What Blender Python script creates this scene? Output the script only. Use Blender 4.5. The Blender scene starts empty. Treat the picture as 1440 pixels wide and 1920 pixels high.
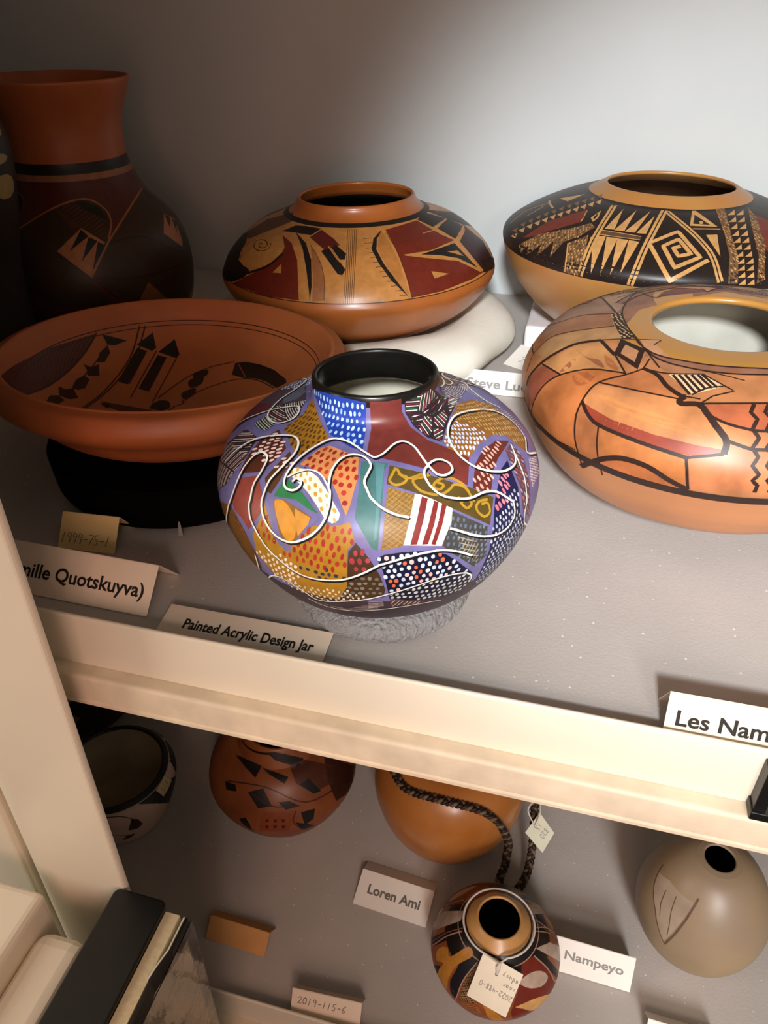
import bpy, math, random
from math import sin, cos, pi, radians
from mathutils import Vector, Matrix, Euler
from mathutils.geometry import delaunay_2d_cdt

SC = bpy.context.scene
COL = SC.collection

# ------------------------------------------------------------------ camera
cam_d = bpy.data.cameras.new('camera')
cam = bpy.data.objects.new('camera', cam_d)
COL.objects.link(cam)
cam.location = (0, 0, 0.36)
cam.rotation_euler = (radians(90 - 34), 0, radians(14.8))
cam_d.sensor_fit = 'HORIZONTAL'
cam_d.sensor_width = 36.0
cam_d.lens = 36.0 * 1440 / 1440
cam_d.clip_start = 0.01
SC.camera = cam

# ------------------------------------------------------------------ light and exposure
SC.view_settings.view_transform = 'Standard'
SC.view_settings.look = 'None'
SC.view_settings.gamma = 1.0
SC.view_settings.use_curve_mapping = False
SC.view_settings.exposure = 0.0
W = bpy.data.worlds.new('room')
SC.world = W
W.use_nodes = True
W.node_tree.nodes['Background'].inputs[0].default_value = (1.0, 0.94, 0.80, 1)
W.node_tree.nodes['Background'].inputs[1].default_value = 0.21


def aim(o, target):
    d = Vector(target) - o.location
    o.rotation_euler = d.to_track_quat('-Z', 'Y').to_euler()


def spot(name, loc, target, power, size_deg, blend, radius, color):
    d = bpy.data.lights.new(name, 'SPOT')
    d.energy, d.spot_size, d.spot_blend = power, radians(size_deg), blend
    d.shadow_soft_size, d.color = radius, color
    o = bpy.data.objects.new(name, d)
    COL.objects.link(o)
    o.location = loc
    aim(o, target)
    return o


def area(name, loc, target, power, sx, sy, color):
    d = bpy.data.lights.new(name, 'AREA')
    d.shape, d.size, d.size_y, d.energy, d.color = 'RECTANGLE', sx, sy, power, color
    o = bpy.data.objects.new(name, d)
    COL.objects.link(o)
    o.location = loc
    aim(o, target)
    return o


spot('cool_shaped_spot', (0.12, -1.10, 1.02), (0.14, 1.0, 0.0), 240, 26, 0.75, 0.08, (0.93, 0.97, 1.0))  # added spot, cone shaped to leave the wall's left and top dim
spot('warm_shaped_spot', (0.34, -0.75, 0.55), (0.17, 0.32, -0.03), 19, 40, 0.5, 0.10, (1.0, 0.95, 0.87))  # added spot for the lip and front, cone ends short of the left
spot('low_fill_spot', (0.45, -0.75, 0.12), (0.26, 0.50, -0.47), 60, 27, 0.75, 0.16, (0.95, 0.98, 1.0))  # added fill for the lower shelf, outside the cool cone
area('pink_bounce_fill', (0.12, -0.62, 0.28), (-0.15, 0.4, -0.25), 4.6, 0.5, 0.5, (1.0, 0.55, 0.42))  # added pink fill, stands in for bounce off a person in front
area('left_edge_fill', (-1.15, -0.20, 0.25), (-0.38, 0.25, -0.2), 5.5, 0.4, 0.5, (1.0, 0.90, 0.76))  # added fill from the left, brightens the post's rounded edge

# ------------------------------------------------------------------ materials
MATS = {}


def lin(c):
    c /= 255.0
    return c / 12.92 if c <= 0.04045 else ((c + 0.055) / 1.055) ** 2.4


def rgb(h):
    h = h.lstrip('#')
    return tuple(lin(int(h[i:i + 2], 16)) for i in (0, 2, 4))


def mat(name, color, rough=0.5, var=0.10, scale=60.0, bump=0.0, bscale=300.0, coat=0.0, spec=0.5, second=None):
    """procedural paint, clay, card: colour varied by noise, optional bump and second hue"""
    if name in MATS:
        return MATS[name]
    m = bpy.data.materials.new(name)
    m.use_nodes = True
    nt = m.node_tree
    b = nt.nodes['Principled BSDF']
    c = rgb(color)
    b.inputs['Roughness'].default_value = rough
    b.inputs['Specular IOR Level'].default_value = spec
    b.inputs['Coat Weight'].default_value = coat
    b.inputs['Coat Roughness'].default_value = 0.2
    tc = nt.nodes.new('ShaderNodeTexCoord')
    n = nt.nodes.new('ShaderNodeTexNoise')
    n.inputs['Scale'].default_value = scale
    n.inputs['Detail'].default_value = 5
    nt.links.new(tc.outputs['Object'], n.inputs['Vector'])
    r = nt.nodes.new('ShaderNodeValToRGB')
    lo = tuple(v * (1 - var * 1.6) for v in c)
    hi = rgb(second) if second else tuple(min(1, v * (1 + var * 1.4)) for v in c)
    r.color_ramp.elements[0].position, r.color_ramp.elements[1].position = 0.3, 0.7
    r.color_ramp.elements[0].color = (*lo, 1)
    r.color_ramp.elements[1].color = (*hi, 1)
    nt.links.new(n.outputs['Fac'], r.inputs['Fac'])
    nt.links.new(r.outputs['Color'], b.inputs['Base Color'])
    if bump:
        n2 = nt.nodes.new('ShaderNodeTexNoise')
        n2.inputs['Scale'].default_value = bscale
        n2.inputs['Detail'].default_value = 3
        nt.links.new(tc.outputs['Object'], n2.inputs['Vector'])
        bp = nt.nodes.new('ShaderNodeBump')
        bp.inputs['Strength'].default_value = bump
        bp.inputs['Distance'].default_value = 0.0006
        nt.links.new(n2.outputs['Fac'], bp.inputs['Height'])
        nt.links.new(bp.outputs['Normal'], b.inputs['Normal'])
    MATS[name] = m
    return m


def foam_liner_mat():
    m = mat('foam liner', '#bfb8b2', 0.55, 0.05, 9, bump=0.35, bscale=500)
    nt = m.node_tree
    b = nt.nodes['Principled BSDF']
    tc = nt.nodes['Texture Coordinate']
    v = nt.nodes.new('ShaderNodeTexVoronoi')
    v.inputs['Scale'].default_value = 150
    nt.links.new(tc.outputs['Object'], v.inputs['Vector'])
    r = nt.nodes.new('ShaderNodeValToRGB')
    r.color_ramp.elements[0].position, r.color_ramp.elements[1].position = 0.05, 0.16
    r.color_ramp.elements[0].color, r.color_ramp.elements[1].color = (0.16, 0.16, 0.16, 1), (0.55, 0.55, 0.55, 1)
    nt.links.new(v.outputs['Distance'], r.inputs['Fac'])
    nt.links.new(r.outputs['Color'], b.inputs['Roughness'])
    # sparse sparkle glints, painted as white specks into the foam's colour
    old = nt.nodes['Color Ramp']
    mix = nt.nodes.new('ShaderNodeMix')
    mix.data_type = 'RGBA'
    r2 = nt.nodes.new('ShaderNodeValToRGB')
    r2.color_ramp.elements[0].position, r2.color_ramp.elements[1].position = 0.06, 0.14
    r2.color_ramp.elements[0].color, r2.color_ramp.elements[1].color = (0.8, 0.8, 0.8, 1), (0, 0, 0, 1)
    nt.links.new(v.outputs['Distance'], r2.inputs['Fac'])
    sep = nt.nodes.new('ShaderNodeSeparateColor')
    nt.links.new(v.outputs['Color'], sep.inputs[0])
    pick = nt.nodes.new('ShaderNodeMath')
    pick.operation = 'GREATER_THAN'
    pick.inputs[1].default_value = 0.72
    nt.links.new(sep.outputs[0], pick.inputs[0])
    mul = nt.nodes.new('ShaderNodeMath')
    mul.operation = 'MULTIPLY'
    nt.links.new(pick.outputs[0], mul.inputs[0])
    nt.links.new(r2.outputs['Color'], mul.inputs[1])
    nt.links.new(mul.outputs[0], mix.inputs[0])
    nt.links.new(old.outputs['Color'], mix.inputs[6])
    mix.inputs[7].default_value = (1.0, 0.99, 0.97, 1)
    nt.links.new(mix.outputs[2], b.inputs['Base Color'])
    return m


def clear_mat(name, rough, bump, bscale, color=(0.95, 0.96, 0.97, 1), trans=1.0):
    m = bpy.data.materials.new(name)
    m.use_nodes = True
    nt = m.node_tree
    b = nt.nodes['Principled BSDF']
    b.inputs['Base Color'].default_value = color
    b.inputs['Roughness'].default_value = rough
    b.inputs['Transmission Weight'].default_value = trans
    b.inputs['IOR'].default_value = 1.35
    if bump:
        tc = nt.nodes.new('ShaderNodeTexCoord')
        n = nt.nodes.new('ShaderNodeTexNoise')
        n.inputs['Scale'].default_value = bscale
        n.inputs['Detail'].default_value = 4
        nt.links.new(tc.outputs['Object'], n.inputs['Vector'])
        bp = nt.nodes.new('ShaderNodeBump')
        bp.inputs['Strength'].default_value = bump
        bp.inputs['Distance'].default_value = 0.004
        nt.links.new(n.outputs['Fac'], bp.inputs['Height'])
        nt.links.new(bp.outputs['Normal'], b.inputs['Normal'])
    return m


ENAMEL = mat('cream enamel', '#e6ddca', 0.34, 0.03, 6, bump=0.04, bscale=120)
LEDGE = mat('worn enamel ledge', '#e6d6bd', 0.5, 0.08, 40)
WALL = mat('pale grey enamel', '#c5c9c8', 0.6, 0.03, 4, bump=0.12, bscale=260)
FOAM = foam_liner_mat()
CARD = mat('cream card', '#ead9c4', 0.75, 0.03, 30)
WCARD = mat('white card', '#efe9df', 0.75, 0.02, 30)
YCARD = mat('yellowed card', '#e3c98c', 0.75, 0.04, 30)
TCARD = mat('tan card', '#d19a5c', 0.75, 0.05, 30)
INK = mat('black ink', '#141210', 0.6, 0.0)
PENCIL = mat('grey pencil', '#6d655a', 0.7, 0.0)
LPENCIL = mat('light pencil', '#9a948c', 0.7, 0.0)
GREYINK = mat('grey ink', '#8c8a86', 0.6, 0.0)
BLACKFELT = mat('black felt', '#020202', 0.95, 0.1, 200, spec=0.08)
BLACKPL = mat('black plastic', '#0c0c0b', 0.42, 0.15, 80, bump=0.05)
PADW = mat('white muslin', '#efebdd', 0.85, 0.03, 25, bump=0.35, bscale=180)
PADF = mat('white foam', '#efeaea', 0.8, 0.03, 60, bump=0.2, bscale=500)
STRING = mat('white string', '#d9d0c4', 0.8, 0.05, 300)


# ------------------------------------------------------------------ object helpers
def link(name, me, parent=None):
    o = bpy.data.objects.new(name, me)
    COL.objects.link(o)
    if parent:
        o.parent = parent
    return o


def tag(o, label=None, cat=None, group=None, kind=None):
    for k, v in (('label', label), ('category', cat), ('group', group), ('kind', kind)):
        if v:
            o[k] = v
    return o


def thing(name, label, cat, loc, rot=(0, 0, 0), group=None):
    o = link(name, None)
    o.empty_display_size = 0.02
    o.location, o.rotation_euler = loc, rot
    return tag(o, label, cat, group)


class MB:
    """collects vertices and faces of ONE mesh"""

    def __init__(s):
        s.v, s.f, s.m, s.n, s.mats = [], [], [], [], []

    def mi(s, m):
        if m not in s.mats:
            s.mats.append(m)
        return s.mats.index(m)

    def add(s, vs, fs, m, ns=None):
        k, i = len(s.v), s.mi(m)
        s.v += [tuple(p) for p in vs]
        s.n += ns if ns else [None] * len(vs)
        s.f += [tuple(a + k for a in f) for f in fs]
        s.m += [i] * len(fs)

    def hexa(s, c, m):
        """8 corners: bottom ring then top ring"""
        s.add(c, [(3, 2, 1, 0), (4, 5, 6, 7), (0, 1, 5, 4), (1, 2, 6, 5), (2, 3, 7, 6), (3, 0, 4, 7)], m)

    def box(s, a, b, m):
        (x0, y0, z0), (x1, y1, z1) = a, b
        s.hexa([(x0, y0, z0), (x1, y0, z0), (x1, y1, z0), (x0, y1, z0), (x0, y0, z1), (x1, y0, z1), (x1, y1, z1), (x0, y1, z1)], m)

    def prism(s, outline, axis, a, b, m):
        """extrude a 2D outline along axis 'x','y','z' from a to b"""
        def p(u, w, t):
            return {'x': (t, u, w), 'y': (u, t, w), 'z': (u, w, t)}[axis]
        n = len(outline)
        vs = [p(u, w, a) for u, w in outline] + [p(u, w, b) for u, w in outline]
        fs = [tuple(range(n))[::-1], tuple(range(n, 2 * n))] + [(i, (i + 1) % n, n + (i + 1) % n, n + i) for i in range(n)]
        s.add(vs, fs, m)

    def tube(s, pts, r, m, seg=8, caps=True):
        pts = [Vector(p) for p in pts]
        vs, fs = [], []
        up = Vector((0.13, 0.31, 0.94)).normalized()
        for i, p in enumerate(pts):
            d = (pts[min(i + 1, len(pts) - 1)] - pts[max(i - 1, 0)]).normalized()
            a = d.cross(up).normalized()
            b = d.cross(a).normalized()
            rr = r[i] if isinstance(r, (list, tuple)) else r
            for k in range(seg):
                t = 2 * pi * k / seg
                vs.append(p + rr * (cos(t) * a + sin(t) * b))
        for i in range(len(pts) - 1):
            for k in range(seg):
                k2 = (k + 1) % seg
                fs.append((i * seg + k, i * seg + k2, (i + 1) * seg + k2, (i + 1) * seg + k))
        if caps:
            fs.append(tuple(range(seg)))
            fs.append(tuple((len(pts) - 1) * seg + k for k in range(seg))[::-1])
        s.add(vs, fs, m)

    def build(s, name, parent=None, smooth=False, bevel=0.0):
        me = bpy.data.meshes.new(name)
        me.from_pydata(s.v, [], s.f)
        for m in s.mats:
            me.materials.append(m)
        me.polygons.foreach_set('material_index', s.m)
        if smooth:
            me.polygons.foreach_set('use_smooth', [True] * len(s.f))
        me.update()
        if any(n is not None for n in s.n):
            base = [tuple(v.normal) for v in me.vertices]
            me.normals_split_custom_set_from_vertices([n if n is not None else base[i] for i, n in enumerate(s.n)])
        o = link(name, me, parent)
        if bevel:
            md = o.modifiers.new('bevel', 'BEVEL')
            md.width, md.segments, md.limit_method = bevel, 3, 'ANGLE'
        return o


def spline(P, n=24):
    P = [Vector(p) for p in P]
    Q = [2 * P[0] - P[1]] + P + [2 * P[-1] - P[-2]]
    out = []
    for i in range(1, len(Q) - 2):
        p0, p1, p2, p3 = Q[i - 1:i + 3]
        for k in range(n):
            t = k / n
            out.append(.5 * ((2 * p1) + (-p0 + p2) * t + (2 * p0 - 5 * p1 + 4 * p2 - p3) * t * t + (-p0 + 3 * p1 - 3 * p2 + p3) * t ** 3))
    out.append(Q[-2])
    return out


# ------------------------------------------------------------------ thrown pots
class Surf:
    """a surface of revolution addressed by angle (degrees) and arc length (mm) from its first profile point"""

    def __init__(s, prof, flip=1):
        s.p = [Vector((a, b)) for a, b in prof]
        s.L = [0.0]
        for a, b in zip(s.p, s.p[1:]):
            s.L.append(s.L[-1] + (b - a).length * 1000)
        s.flip = flip

    def at(s, sm):
        L = s.L
        sm = min(max(sm, 0), L[-1] - 1e-6)
        lo, hi = 0, len(L) - 1
        while hi - lo > 1:
            mid = (lo + hi) // 2
            if L[mid] <= sm:
                lo = mid
            else:
                hi = mid
        t = (sm - L[lo]) / max(L[hi] - L[lo], 1e-9)
        a, b = s.p[lo], s.p[hi]
        pt = a.lerp(b, t)

        def tan(i):
            return (s.p[min(i + 1, len(s.p) - 1)] - s.p[max(i - 1, 0)]).normalized()
        d = tan(lo).lerp(tan(hi), t).normalized()
        return pt, Vector((d.y, -d.x)) * s.flip

    def point(s, th, sm, off=0.0):
        p, n = s.at(sm)
        q = p + n * off
        a = radians(th)
        return (q.x * cos(a), q.x * sin(a), q.y), (n.x * cos(a), n.x * sin(a), n.y)


def revolve(mb, prof, m, seg=160, close_first=True, close_last=False, m_fn=None):
    """m_fn(i) may give the material of profile segment i"""
    vs, n = [], len(prof)
    for r, z in prof:
        for k in range(seg):
            a = 2 * pi * k / seg
            vs.append((r * cos(a), r * sin(a), z))
    base = len(mb.v)
    mb.add(vs, [], m)
    for i in range(n - 1):
        mi = mb.mi(m_fn(i) if m_fn else m)
        for k in range(seg):
            k2 = (k + 1) % seg
            mb.f.append((base + i * seg + k, base + i * seg + k2, base + (i + 1) * seg + k2, base + (i + 1) * seg + k))
            mb.m.append(mi)
    if close_first:
        mb.f.append(tuple(base + k for k in range(seg))[::-1])
        mb.m.append(mb.mi(m_fn(0) if m_fn else m))
    if close_last:
        mb.f.append(tuple(base + (n - 1) * seg + k for k in range(seg)))
        mb.m.append(mb.mi(m_fn(n - 2) if m_fn else m))


LAYER = 0.00006


def inside(pt, poly):
    x, y = pt
    c, n = False, len(poly)
    j = n - 1
    for i in range(n):
        xi, yi = poly[i]
        xj, yj = poly[j]
        if (yi > y) != (yj > y) and x < (xj - xi) * (y - yi) / (yj - yi) + xi:
            c = not c
        j = i
    return c


def fill(mb, sf, pts, m, layer):
    """a painted patch: the outline (deg, mm) laid on the surface as fine triangles"""
    ms = sum(p[1] for p in pts) / len(pts)
    R = max(sf.at(ms)[0].x * 1000, 5.0)
    k = radians(1) * R
    poly = [(a * k, s) for a, s in pts]
    # drop repeated points
    q = []
    for p in poly:
        if not q or abs(p[0] - q[-1][0]) + abs(p[1] - q[-1][1]) > 0.02:
            q.append(p)
    if len(q) > 2 and abs(q[0][0] - q[-1][0]) + abs(q[0][1] - q[-1][1]) < 0.02:
        q.pop()
    if len(q) < 3:
        return
    x0, x1 = min(p[0] for p in q), max(p[0] for p in q)
    y0, y1 = min(p[1] for p in q), max(p[1] for p in q)
    step = 3.2
    # outline edges cut to short lengths so they follow the curve
    o = []
    for a, b in zip(q, q[1:] + q[:1]):
        d = math.hypot(b[0] - a[0], b[1] - a[1])
        n = max(1, int(d / 2.5))
        o += [(a[0] + (b[0] - a[0]) * i / n, a[1] + (b[1] - a[1]) * i / n) for i in range(n)]
    pv = [Vector(p) for p in o]
    nb = len(pv)
    gx = x0 + step / 2
    while gx < x1:
        gy = y0 + step / 2
        while gy < y1:
            if inside((gx, gy), o):
                pv.append(Vector((gx, gy)))
            gy += step
        gx += step
    r = delaunay_2d_cdt(pv, [(i, (i + 1) % nb) for i in range(nb)], [list(range(nb))], 1, 1e-4)
    vs, ns = [], []
    for v in r[0]:
        p, n = sf.point(v.x / k, v.y, LAYER * (layer + 1))
        vs.append(p)
        ns.append(n)
    fs = []
    for t in r[2]:
        a, b, c = (Vector(vs[i]) for i in t[:3])
        if (b - a).cross(c - a).dot(Vector(ns[t[0]])) < 0:
            t = t[::-1]
        fs.append(tuple(t))
    mb.add(vs, fs, m, ns)


def stroke(mb, sf, pts, width, m, layer, closed=False):
    """a painted line of the given width (mm) along points (deg, mm)"""
    if closed:
        pts = pts + pts[:1]
    q = [pts[0]]
    for a, b in zip(pts, pts[1:]):
        R = sf.at((a[1] + b[1]) / 2)[0].x * 1000 * radians(1)
        d = math.hypot((b[0] - a[0]) * R, b[1] - a[1])
        n = max(1, int(d / 2.0))
        q += [(a[0] + (b[0] - a[0]) * i / n, a[1] + (b[1] - a[1]) * i / n) for i in range(1, n + 1)]
    P = [sf.point(a, s, LAYER * (layer + 1)) for a, s in q]
    vs, ns = [], []
    for i in range(len(P)):
        d = Vector(P[min(i + 1, len(P) - 1)][0]) - Vector(P[max(i - 1, 0)][0])
        n = Vector(P[i][1])
        if d.length < 1e-9:
            d = Vector((0, 0, 1))
        sd = n.cross(d).normalized() * (width / 2000)
        c = Vector(P[i][0])
        vs += [c - sd, c + sd]
        ns += [tuple(n), tuple(n)]
    fs = [(2 * i, 2 * i + 2, 2 * i + 3, 2 * i + 1) for i in range(len(P) - 1)]
    mb.add(vs, fs, m, ns)


def dots(mb, sf, poly, ang, du, dv, ln, w, ms, layer, jit=0.12, margin=1.0, seed=1, rows=None):
    """rows of little brush dabs inside a patch; rows(k) may pick colours per row"""
    rnd = random.Random(seed)
    msn = sum(p[1] for p in poly) / len(poly)
    R = max(sf.at(msn)[0].x * 1000, 5.0)
    k = radians(1) * R
    o = [(a * k, s) for a, s in poly]
    cx = sum(p[0] for p in o) / len(o)
    cy = sum(p[1] for p in o) / len(o)
    rad = max(math.hypot(p[0] - cx, p[1] - cy) for p in o)
    ca, sa = cos(radians(ang)), sin(radians(ang))
    nu, nv = int(rad / du) + 1, int(rad / dv) + 1
    for j in range(-nv, nv + 1):
        for i in range(-nu, nu + 1):
            u = (i + (0.5 if j % 2 else 0)) * du + rnd.uniform(-jit, jit) * du
            v = j * dv + rnd.uniform(-jit, jit) * dv
            x, y = cx + u * ca - v * sa, cy + u * sa + v * ca
            if not inside((x, y), o):
                continue
            if margin and not all(inside((x + ex * margin, y + ey * margin), o) for ex, ey in ((1, 0), (-1, 0), (0, 1), (0, -1))):
                continue
            L, B = ln * rnd.uniform(.8, 1.15) / 2, w * rnd.uniform(.85, 1.15) / 2
            t0 = radians(ang + rnd.uniform(-8, 8))
            vs, ns = [], []
            for q in range(8):
                t = 2 * pi * q / 8
                lx, ly = B * cos(t), L * (abs(sin(t)) ** 0.8) * (1 if sin(t) >= 0 else -1)
                p, n = sf.point((x + lx * cos(t0) - ly * sin(t0)) / k, y + lx * sin(t0) + ly * cos(t0), LAYER * (layer + 1))
                vs.append(p)
                ns.append(n)
            m = ms[rnd.randrange(len(ms))] if rows is None else rows(j, ms, rnd)
            f = tuple(range(8))
            a, b, c = Vector(vs[0]), Vector(vs[2]), Vector(vs[4])
            if (b - a).cross(c - a).dot(Vector(ns[0])) < 0:
                f = f[::-1]
            mb.add(vs, [f], m, ns)


def hatch(mb, sf, poly, ang, gap, width, ms, layer, seed=1, jit=0.1, margin=0.4):
    """parallel fine lines clipped to a patch"""
    rnd = random.Random(seed)
    msn = sum(p[1] for p in poly) / len(poly)
    k = radians(1) * max(sf.at(msn)[0].x * 1000, 5.0)
    ca, sa = cos(radians(ang)), sin(radians(ang))
    o = [((a * k) * ca + s * sa, -(a * k) * sa + s * ca) for a, s in poly]
    y0, y1 = min(p[1] for p in o), max(p[1] for p in o)
    y, c = y0 + gap * .6, 0
    while y < y1:
        yy = y + rnd.uniform(-jit, jit) * gap
        xs = []
        for (xa, ya), (xb, yb) in zip(o, o[1:] + o[:1]):
            if (ya > yy) != (yb > yy):
                xs.append(xa + (xb - xa) * (yy - ya) / (yb - ya))
        xs.sort()
        for xa, xb in zip(xs[::2], xs[1::2]):
            xa, xb = xa + margin, xb - margin
            if xb - xa > 0.5:
                n = max(2, int((xb - xa) / 3) + 1)
                pts = [(xa + (xb - xa) * i / (n - 1), yy) for i in range(n)]
                stroke(mb, sf, [((p[0] * ca - p[1] * sa) / k, p[0] * sa + p[1] * ca) for p in pts], width, ms[c % len(ms)], layer)
        y += gap
        c += 1


PAL = {}


def paint(key):
    """palette colours, 'aabbcc' or 'aabbcc/rough'"""
    if key not in PAL:
        c, r, v, s = (key + '////').split('/')[:4]
        PAL[key] = mat('paint ' + key.replace('/', ' '), '#' + c, float(r or 0.45), float(v or 0.09), float(s or 140), spec=0.4)
    return PAL[key]


def decorate(mb, sf, items):
    seed = 0
    for it in items:
        seed += 1
        t = it[0]
        if t == 'f':
            fill(mb, sf, it[3], paint(it[1]), it[2])
        elif t == 'l':
            stroke(mb, sf, it[4], it[3], paint(it[1]), it[2])
        elif t == 'd':
            _, cols, layer, poly, ang, du, dv, ln, w = it[:9]
            dots(mb, sf, poly, ang, du, dv, ln, w, [paint(c) for c in cols], layer, seed=seed, margin=it[9] if len(it) > 9 else 0.8)
        elif t == 'h':
            _, cols, layer, poly, ang, gap, width = it[:7]
            hatch(mb, sf, poly, ang, gap, width, [paint(c) for c in cols], layer, seed=seed)
        elif t == 'b':                       # full band between two arc lengths
            _, col, layer, s0, s1 = it
            n = 240
            vs, ns = [], []
            m_ = max(1, int((s1 - s0) / 2.2))
            for j in range(m_ + 1):
                for i in range(n):
                    p, nn = sf.point(360 * i / n, s0 + (s1 - s0) * j / m_, LAYER * (layer + 1))
                    vs.append(p)
                    ns.append(nn)
            fs = [(j * n + i, j * n + (i + 1) % n, (j + 1) * n + (i + 1) % n, (j + 1) * n + i) for j in range(m_) for i in range(n)]
            mb.add(vs, fs, paint(col), ns)


def twin(items, th0, lim=80, turn=180):
    """the same figures again on the far side of the pot"""
    out = []
    for it in items:
        if it[0] == 'b':
            continue
        k = 4 if it[0] == 'l' else 3
        pts = it[k]
        if all(abs((p[0] - th0 + 180) % 360 - 180) < lim for p in pts):
            out.append(it[:k] + ([(a + turn, s) for a, s in pts],) + it[k + 1:])
    return out


def make_pot(name, label, cat, spec, clay, rim_mat, inner_mat, inner_rough_from=None, thick=0.005, lip=None, flip_parts=True):
    """root Empty at the foot > body (painted outside), rim (lip and hollow inside)"""
    prof = spline(spec['knots']) if spec.get('knots') else [Vector(p) for p in spec['prof']]
    n_body = spec.get('body_to', len(prof))
    root = thing(name, label, cat, spec['loc'], spec.get('rot', (0, 0, 0)))
    outer = Surf(prof)
    mb = MB()
    i_split = spec.get('split', len(prof) - 1)
    revolve(mb, [tuple(p) for p in prof[:i_split + 1]], clay)
    figs = DESIGN.get(spec['key'], [])
    decorate(mb, outer, figs)
    for turn in spec.get('turns', (180,)):
        decorate(mb, outer, twin(figs, spec.get('th0', -90), 80 if turn == 180 else 110, turn))
    if spec.get('extra'):
        spec['extra'](mb, outer)
    body = mb.build('body', root, smooth=True)
    # rim: rest of the outside, rounded lip, inside wall
    rm = MB()
    top = prof[-1]
    d = (prof[-1] - prof[-4]).normalized()
    nrm = Vector((d.y, -d.x))
    ring = [tuple(p) for p in prof[i_split:]]
    lipw = lip or thick
    for k in range(1, 7):
        a = pi * k / 7
        c = top - nrm * lipw / 2
        ring.append(tuple(c + nrm * (lipw / 2) * cos(a) + d * (lipw / 2) * sin(a)))
    n_lip = len(ring)
    zmin = prof[0].y + thick
    inn = []
    for i in range(len(prof) - 1, 0, -2):
        dd = (prof[min(i + 1, len(prof) - 1)] - prof[i - 1]).normalized()
        q = prof[i] - Vector((dd.y, -dd.x)) * (lipw if i > len(prof) - 12 else thick)
        if q.y > zmin + 0.001 and q.x > 0.004:
            inn.append(tuple(q))
    inn.append((max(inn[-1][0] * 0.6, 0.003), zmin))
    inn.append((0.0005, zmin))
    full = ring + inn
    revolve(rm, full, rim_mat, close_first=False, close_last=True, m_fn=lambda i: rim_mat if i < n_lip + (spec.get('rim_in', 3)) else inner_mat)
    rim = rm.build('rim', root, smooth=True)
    return root


# ------------------------------------------------------------------ writing
def lettering(text, height_cap, m, bold=0.0, width=None, name='lettering', shear=0.0):
    cu = bpy.data.curves.new('text', 'FONT')
    cu.body = text
    cu.size = height_cap / 0.70
    cu.offset = bold
    cu.shear = shear
    cu.resolution_u = 3
    ob = bpy.data.objects.new('text', cu)
    COL.objects.link(ob)
    dg = bpy.context.evaluated_depsgraph_get()
    me = bpy.data.meshes.new_from_object(ob.evaluated_get(dg))
    COL.objects.unlink(ob)
    bpy.data.objects.remove(ob)
    me.name = name
    me.materials.clear()
    me.materials.append(m)
    if width:
        xs = [v.co.x for v in me.vertices]
        k = width / (max(xs) - min(xs))
        x0 = min(xs)
        for v in me.vertices:
            v.co.x = (v.co.x - x0) * k
    return me


def scrawl(strokes, m, w=0.0006, name='handwriting'):
    """pen strokes in a flat local plane, as thin raised ribbons"""
    mb = MB()
    for st in strokes:
        P = [Vector((*p, 0)) for p in st]
        vs = []
        for i, p in enumerate(P):
            d = P[min(i + 1, len(P) - 1)] - P[max(i - 1, 0)]
            n = Vector((-d.y, d.x, 0))
            n = n.normalized() if n.length > 0 else Vector((0, 1, 0))
            vs += [p - n * w / 2, p + n * w / 2]
        mb.add(vs, [(2 * i, 2 * i + 2, 2 * i + 3, 2 * i + 1) for i in range(len(P) - 1)], m)
    return mb


DIG = {  # handwritten figures in a 0.6 x 1 box
    '0': [[(.3, 1), (.1, .8), (.05, .4), (.2, .05), (.4, .1), (.52, .5), (.45, .9), (.3, 1)]],
    '1': [[(.3, 1), (.22, 0)]],
    '2': [[(.05, .8), (.25, 1), (.48, .8), (.3, .4), (.02, .05), (.55, .1)]],
    '3': [[(.1, .95), (.4, .95), (.25, .6), (.5, .35), (.3, .02), (.05, .1)]],
    '4': [[(.1, 1), (.05, .5), (.5, .5)], [(.45, .95), (.38, 0)]],
    '5': [[(.5, 1), (.15, .95), (.1, .6), (.42, .5), (.4, .1), (.05, .05)]],
    '6': [[(.45, 1), (.12, .55), (.08, .15), (.35, .02), (.48, .3), (.15, .4)]],
    '7': [[(.05, .95), (.52, .95), (.2, 0)]],
    '8': [[(.45, .85), (.2, 1), (.1, .75), (.45, .3), (.25, 0), (.08, .25), (.45, .85)]],
    '9': [[(.48, .85), (.2, 1), (.08, .7), (.3, .55), (.48, .8), (.4, 0)]],
    '-': [[(.1, .45), (.5, .48)]],
    '.': [[(.2, 0), (.25, .06)]],
    'D': [[(.1, 1), (.08, 0)], [(.05, 1), (.5, .7), (.45, .2), (.05, 0)]],
    'a': [[(.4, .5), (.15, .5), (.1, .1), (.35, .05), (.42, .5), (.45, 0)]],
    'd': [[(.4, .5), (.15, .5), (.1, .1), (.35, .05), (.45, 1), (.42, 0)]],
    'i': [[(.25, .5), (.22, 0)]],
    'n': [[(.1, .5), (.08, 0)], [(.1, .4), (.35, .5), (.4, 0)]],
    'o': [[(.25, .5), (.1, .3), (.2, 0), (.4, .2), (.25, .5)]],
    'r': [[(.1, .5), (.08, 0)], [(.1, .35), (.4, .5)]],
    'u': [[(.1, .5), (.12, .05), (.38, .1), (.42, .5), (.42, 0)]],
    'y': [[(.1, .5), (.25, .1)], [(.45, .5), (.1, -.4)]],
}


def written(text, h, m, w=0.0006, adv=0.62, slant=0.12):
    st, x = [], 0.0
    for ch in text:
        for s in DIG.get(ch, []):
            st.append([((x + p[0] + slant * p[1]) * h, p[1] * h) for p in s])
        x += adv
    return scrawl(st, m, w)


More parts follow.
